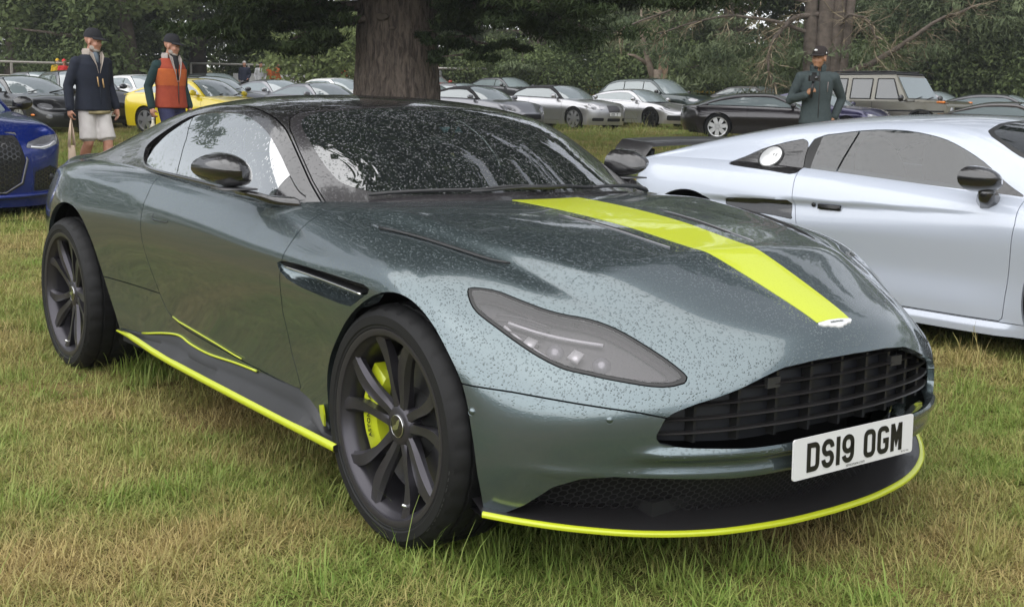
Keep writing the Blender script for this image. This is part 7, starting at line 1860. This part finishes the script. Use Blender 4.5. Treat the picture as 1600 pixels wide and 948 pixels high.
# a tall boxy off-roader, all flat panels
def box_offroader(loc, rz):
    r = thing('parked_car', 'boxy bronze off-roader with a black roof rack and upright windscreen', 'car', loc, rz, 'cars parked in rows on the field')
    def slab(name, pts, w0, w1, mt, bev=.02, par=None):
        """side outline (x,z) drawn in to w1 at the top"""
        zmin = min(p[1] for p in pts); zmax = max(p[1] for p in pts); V = []
        for s in (-1, 1):
            for x, z in pts: V.append((x, s*(w0+(w1-w0)*(z-zmin)/(zmax-zmin)), z))
        n = len(pts); F = [tuple(range(n)), tuple(range(2*n-1, n-1, -1))]+[(i, n+i, n+(i+1) % n, (i+1) % n) for i in range(n)]
        me = fix_normals(new_mesh(name, V, F, mt)); b = bmesh.new(); b.from_mesh(me); bmesh.ops.bevel(b, geom=list(b.edges), offset=bev, segments=2, affect='EDGES'); b.to_mesh(me); b.free(); sharp_by_angle(me, 35); return link(name, me, par or r)
    slab('body', [(-3.55,.50),(-3.55,1.10),(-.45,1.10),(.75,1.05),(.80,.95),(.80,.52),(.42,.50),(.34,.78),(-.34,.78),(-.42,.50),(-2.43,.50),(-2.51,.78),(-3.19,.78),(-3.27,.50)], .88, .86, P_gold)
    slab('cabin', [(-3.53,1.10),(-3.48,1.86),(-1.02,1.88),(-.50,1.10)], .855, .72, P_gold); slab('roof', [(-3.48,1.865),(-3.46,1.93),(-1.06,1.94),(-1.0,1.885)], .73, .70, M_satin)
    slab('bonnet', [(-.42,1.10),(-.42,1.165),(.55,1.13),(.72,1.07),(.72,1.05)], .66, .62, P_gold, .012)
    for s in (-1, 1):
        for x0, x1, n in ((-1.62, -.92, 0), (-2.52, -1.80, 0), (-3.38, -2.70, 0)):
            m = MB(); q = .13 if x1 > -1.3 else 0; zb_, zt_ = 1.17, 1.76
            yb = .855-(zb_-1.1)/.77*.135+.006; yt = .855-(zt_-1.1)/.77*.135+.006
            P = [(x0, zb_), (x1+q, zb_), (x1-.16*(q > 0), zt_), (x0, zt_)]; V = []
            for d in (.0, .014):
                for x, z in P: V.append((x, s*(np.interp(z, [zb_, zt_], [yb, yt])-.012+d), z))
            m.add(V, [(0, 1, 2, 3), (4, 5, 6, 7), (0, 1, 5, 4), (1, 2, 6, 5), (2, 3, 7, 6), (3, 0, 4, 7)]); link('side_window', fix_normals(new_mesh('side_window', m.V, m.F, M_dglass, False)), r)
            m = MB(); 
            for a, b in zip(P, P[1:]+P[:1]): m.tube([(a[0], s*(np.interp(a[1], [zb_, zt_], [yb, yt])+.004), a[1]), (b[0], s*(np.interp(b[1], [zb_, zt_], [yb, yt])+.004), b[1])], .017, 5)
            m.build('window_seal', M_satin, r)
        for x in (-1.72, -2.6):
            m = MB(); m.tube([(x, .868*s, 1.08), (x, .875*s, .62)], .006, 4); m.build('door_seam', M_ink, r)
        m = MB(); m.tube([(-3.5, .885*s, .84), (.7, .885*s, .84)], .026, 6); m.build('rub_strip', M_satin, r)
        m = MB(); m.ellipsoid((-.62, 1.03*s, 1.20), (.07, .12, .10), 12, 8); m.box((-.6, .92*s, 1.13), (.05, .16, .04)); m.build('door_mirror', M_black, r)
        for ax in (0, -2.85):
            m = MB(); n = 14; V = []; F = []
            for i in range(n+1):
                a = R_(-5+190*i/n)
                for rr, y in ((.44, .86), (.50, .86), (.50, .97), (.44, .97)): V.append((ax+rr*math.cos(a), y*s, .42+rr*math.sin(a)*.95))
            for i in range(n):
                for j in range(4): F.append((i*4+j, i*4+(j+1) % 4, (i+1)*4+(j+1) % 4, (i+1)*4+j))
            m.add(V, F); link('wheel_arch', sharp_by_angle(fix_normals(new_mesh('wheel_arch', m.V, m.F, M_satin)), 40), r); far_wheel(r, ax, .80*s, .40, .40, .13, W_dark, 5, s)
        m = MB(); m.ellipsoid((.79, .60*s, .86), (.04, .10, .10), 16, 8); m.build('headlight', M_lampf, r); m = MB(); m.box((.5, .72*s, 1.10), (.22, .10, .06)); m.build('indicator', M_amber, r)
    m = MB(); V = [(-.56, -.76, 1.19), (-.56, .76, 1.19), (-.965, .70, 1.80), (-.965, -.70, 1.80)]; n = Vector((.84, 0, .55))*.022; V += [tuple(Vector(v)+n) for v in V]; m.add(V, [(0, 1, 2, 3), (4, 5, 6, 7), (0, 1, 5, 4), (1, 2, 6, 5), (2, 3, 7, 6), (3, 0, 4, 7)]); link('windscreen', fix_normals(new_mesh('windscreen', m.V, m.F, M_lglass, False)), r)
    for y in (-.35, .25):
        m = MB(); m.tube([(-.50, y-.1, 1.185), (-.56, y+.32, 1.25)], .014, 5); m.build('wiper', M_satin, r)
    m = MB(); m.box((.80, 0, .84), (.04, .90, .24)); m.build('grille', M_void, r, False); m = MB(); m.box((.86, 0, .56), (.16, 1.76, .22)); m.build('front_bumper', M_satin, r); m = MB(); m.box((-1.4, 0, .5), (3.6, 1.1, .3)); m.build('underbody', M_void, r, False)
    m = MB()
    for y in (-.62, .62): m.tube([(-3.3, y, 1.97), (-1.15, y, 1.98)], .022, 6)
    for x in (-3.1, -2.4, -1.7, -1.2): m.box((x, 0, 1.965), (.06, 1.3, .03))
    m.build('roof_rack', M_satin, r)
box_offroader(at(-18.7, 29.5), R_(2))
# the blue estate whose nose comes in at the left
def blue_estate():
    sp = saloon(1.46, W=.975, wb=2.92, foh=.94, roh=1.1, R=.365, zb=.16, zn=.80, dn=.44, spokes=5, mirror_mat=M_black, top=[(-4.0,1.0),(-2.9,1.03),(-1.4,1.0),(-.5,.98),(0,.945),(.45,.88),(.94,.80)], cen=[(-4,1.04),(-2.9,1.06),(-.5,1.03),(0,1.0),(.45,.93)],
        cuts=[('grille', (.35, 0, .545), [(-.32,.30),(.32,.30),(.47,.38),(.53,.58),(.47,.80),(-.47,.80),(-.53,.58),(-.47,.38)], M_void, False), ('lower_intake', (.2, .76, .40), [(.60,.30),(.93,.29),(.93,.46),(.80,.52),(.62,.47)], M_void, True), ('headlight', (.2, .745, .735), [(.54,.685),(.57,.735),(.76,.785),(.93,.805),(.96,.765),(.91,.71),(.74,.665)], mat('lamp_clear', (.30, .30, .33), .10, .6, 1.), True)])
    loc = (-9.42, .02, .07)
    r = make_car('blue_estate_car', 'deep blue sporty estate with a black honeycomb grille, nose showing at left', sp, loc, R_(0), mat('wet_blue_paint', (.008, .024, .19), .25, .45, 1., wet=dict(scale=70, strength=.5, dist=.004, zlo=.3, zhi=.7)), lev=3, wheel_mat=W_dark)
    (V, F), _c, _r, _k, _t = car_surfaces(sp, 2); T = BVHTree.FromPolygons([Vector(v) for v in V], F)
    def front(y, z, off=0.):
        h = T.ray_cast(Vector((3, y, z)), Vector((-1, 0, 0))); return Vector(((h[0].x if h[0] else .8)+off, y, z))
    # honeycomb
    def comb(name, y0, y1, z0, z1, hx, inside):
        Vv = []; Ff = []; s3 = math.sqrt(3)
        for i in range(int((y1-y0)/(1.5*hx))+1):
            for j in range(int((z1-z0)/(s3*hx))+1):
                cy = y0+i*1.5*hx; cz = z0+j*s3*hx+(s3*hx/2 if i % 2 else 0)
                if not inside(cy, cz): continue
                for k in range(6):
                    a, b = [(cy+hx*.98*math.cos(R_(60*(k+q))), cz+hx*.98*math.sin(R_(60*(k+q)))) for q in (0, 1)]; c, d = [(cy+hx*.80*math.cos(R_(60*(k+q))), cz+hx*.80*math.sin(R_(60*(k+q)))) for q in (0, 1)]
                    n = len(Vv); Vv += [front(*a, .005), front(*b, .005), front(*d, .005), front(*c, .005)]; Ff.append((n, n+1, n+2, n+3))
        o = link(name, new_mesh(name, Vv, Ff, mat('gloss_net', (.02, .02, .022), .25, 0, 1.), False), r); o['kind'] = 'stuff'
    comb('grille_honeycomb', -.48, .48, .32, .78, .026, lambda y, z: abs(y) < np.interp(z, [.32,.39,.58,.79], [.31,.45,.50,.45]) and .31 < z < .79)
    for s in (-1, 1): comb('intake_honeycomb', *( (.59, .93) if s > 0 else (-.93, -.59)), .30, .50, .020, lambda y, z: .59 < abs(y) < .93 and .30 < z < .50)
    P = [front(y, z, .004) for y, z in [(-.33,.29),(.33,.29),(.485,.375),(.545,.58),(.48,.812),(-.48,.812),(-.545,.58),(-.485,.375)]]; m = MB(); m.tube(P+[P[0]], .014, 6, False); m.build('grille_frame', M_black, r)
    m = MB(); m.tube([front(y, .25+.02*abs(y), .012) for y in np.linspace(-.9, .9, 19)], .022, 6); m.build('lower_lip', mat('wet_blue_paint', (0, 0, 0)), r)
    for s in (-1, 1):
        m = MB(); m.tube([front(.60*s, .695, .004), front(.70*s, .685, .006), front(.80*s, .70, .006), front(.87*s, .735, .004)], .008, 6); m.build('daytime_lamp', mat('lamp_white', (.75, .75, .78), .2), r)
        m = MB(); m.lathe_y([(0, -.012), (.028, -.012), (.04, .0), (.0, .02)], 18); o = m.build('sensor_disc', M_satin, r); o.location = front(.80*s, .41, .0); o.rotation_euler = (0, 0, R_(90))
blue_estate()
# ------------------------------------------------------------------ fence, barriers, far people
def rail_fence(pts, label, h=1.05, mt=None, name='fence', rails=(1.0, .5), group=None):
    r = thing(name, label, 'fence', (pts[0][0], pts[0][1], float(gz(*pts[0]))), 0, group); o = Vector(r.location)
    mt = mt or mat('weathered_timber', (.30, .28, .25), .8)
    P = []
    for (a, b) in zip(pts[:-1], pts[1:]):
        n = max(1, int(math.hypot(b[0]-a[0], b[1]-a[1])/2.6))
        for i in range(n): P.append((a[0]+(b[0]-a[0])*i/n, a[1]+(b[1]-a[1])*i/n))
    P.append(pts[-1]); Q = [Vector((x, y, float(gz(x, y))))-o for x, y in P]
    for q in Q: m = MB(); m.box((q.x, q.y, q.z+h/2), (.09, .09, h)); m.build('post', mt, r, False)
    for z in rails:
        for a, b in zip(Q[:-1], Q[1:]):
            m = MB(); m.tube([a+Vector((0, 0, z*h-.02)), b+Vector((0, 0, z*h-.02))], .05, 4); m.build('rail', mt, r, False)
    return r
rail_fence([(-59.5, 10.0), (-54.6, 13.3), (-51.6, 15.6)], 'grey timber rail fence at far left behind the parked cars', 1.6, rails=(1.0, .62))
rail_fence([(-56.2, 22.3), (-52.0, 26.5), (-49.0, 30.0)], 'pale rail fence between the orange body warmer and the thick trunk', 1.55, mat('pale_rail', (.50, .48, .45), .7), rails=(1.0,))
rail_fence([(-47.5, 31.0), (-46.3, 33.2)], 'thin pale rail fence just right of the thick trunk', 1.6, mat('pale_rail', (.50, .48, .45), .7), rails=(1.0,))
rail_fence([(-42.5, 36.4), (-36.2, 38.6)], 'low yellow painted barrier behind the off-roader', .9, mat('yellow_rail', (.62, .42, .05), .6), rails=(.98, .55), name='barrier')
rail_fence([(-36.0, 38.9), (-31.5, 38.6)], 'low yellow painted barrier behind the black coupe', .95, mat('yellow_rail', (.62, .42, .05), .6), rails=(.98, .55), name='barrier')
for k, (x, y, lb) in enumerate([(-53.9, 24.4, 'white plastic barrier beside the man in dark blue by the fence'), (-52.7, 25.9, 'white plastic barrier behind the far group of people'), (-51.5, 27.3, 'white plastic barrier nearest the steward in orange'), (-50.4, 28.8, 'white plastic barrier against the thick trunk')]):
    r = thing('white_barrier', lb, 'barrier', at(x, y), R_(50), 'white barriers along the far side of the field')
    m = MB(); m.box((0, 0, .62), (1.7, .10, 1.0)); m.build('panel', mat('dull_white', (.50, .50, .50), .7), r, False)
    for u in (-.7, .7): m = MB(); m.box((u, 0, .07), (.12, .5, .12)); m.build('foot', mat('dull_white', (.5, .5, .5), .7), r, False)
tn = thing('tent', 'pointed white tent top beyond the barriers left of the thick trunk', 'tent', at(-64.6, 32.6), .4)
m = MB(); m.add([(-1.5,-1.5,2.1),(1.5,-1.5,2.1),(1.5,1.5,2.1),(-1.5,1.5,2.1),(0,0,3.1)], [(0,1,4),(1,2,4),(2,3,4),(3,0,4)]); m.build('canopy', mat('canvas_white', (.72, .70, .62), .7), tn, False)
for a in (-1.4, 1.4):
    for b in (-1.4, 1.4): m = MB(); m.tube([(a, b, 0), (a, b, 2.12)], .03, 6); m.build('pole', M_silver, tn)
def st_arms(): return [((-.01, -.20, 1.41), (-.03, -.26, 1.14), (.06, -.24, .90), (.08, -.24, .8)), ((-.01, .20, 1.41), (-.03, .26, 1.14), (.10, .20, .98), (.14, .16, .92))]
HAIR = mat('dark_hair', (.02, .015, .012), .7); HAIRW = mat('white_hair', (.55, .52, .50), .8); TROU = fabric('dark_trousers', (.02, .022, .024))
for (x, y, rz, lb, top, hair) in [(-51.37, 22.89, -.3, 'white haired person in dark blue by the far fence', fabric('dark_blue_cloth', (.015, .02, .045)), HAIRW), (-49.98, 23.03, .3, 'dark haired person in a pale top among the far group', fabric('pale_cloth', (.50, .50, .52)), HAIR), (-50.23, 23.5, 2.2, 'dark haired person in orange leaning towards the one in pale', fabric('orange_top', (.55, .14, .03)), HAIR), (-50.51, 24.1, .9, 'person in orange at the right end of the far group', fabric('orange_top', (.55, .14, .03)), HAIR),
        (-52.18, 28.52, .1, 'steward in a bright orange vest near the white barriers', fabric('hi_vis_orange', (.85, .12, .03)), HAIR), (-47.52, 31.1, .2, 'person in white far off right of the thick trunk', fabric('pale_cloth', (.50, .50, .52)), HAIR), (-52.4, 14.9, .3, 'person in red by the fence left of the man in navy', fabric('scarlet_cloth', (.62, .03, .03)), mat('red_cap', (.62, .03, .03), .7)),
        (-53.2, 14.87, .2, 'person in yellow left of the one in red', fabric('yellow_cloth', (.80, .50, .02)), mat('yellow_cap', (.80, .5, .02), .7)), (-51.7, 15.1, .2, 'person in yellow right of the one in red', fabric('yellow_cloth', (.80, .50, .02)), mat('yellow_cap', (.80, .5, .02), .7))]:
    person(lb, (x, y, float(gz(x, y))), R_(-20)+rz, SKIN, L3, st_arms(), (.03, .3), gfar(top, TROU, hair), .02, 'people standing by the far fence', False)
# ------------------------------------------------------------------ damp air over the field
def haze():
    m = bpy.data.materials.new('damp_air'); m.use_nodes = True; nt = m.node_tree; nt.nodes.clear(); out = node(nt, 'ShaderNodeOutputMaterial'); v = node(nt, 'ShaderNodeVolumePrincipled')
    v.inputs['Color'].default_value = (.86, .90, .95, 1); v.inputs['Density'].default_value = .0007; v.inputs['Anisotropy'].default_value = .2; L(nt, v.outputs[0], out.inputs['Volume'])
    b = MB(); b.box((0, 0, 16), (1040, 1040, 38)); o = b.build('haze', m, None, False); tag(o, 'thin damp air over the whole field', None, None, 'stuff')
haze()
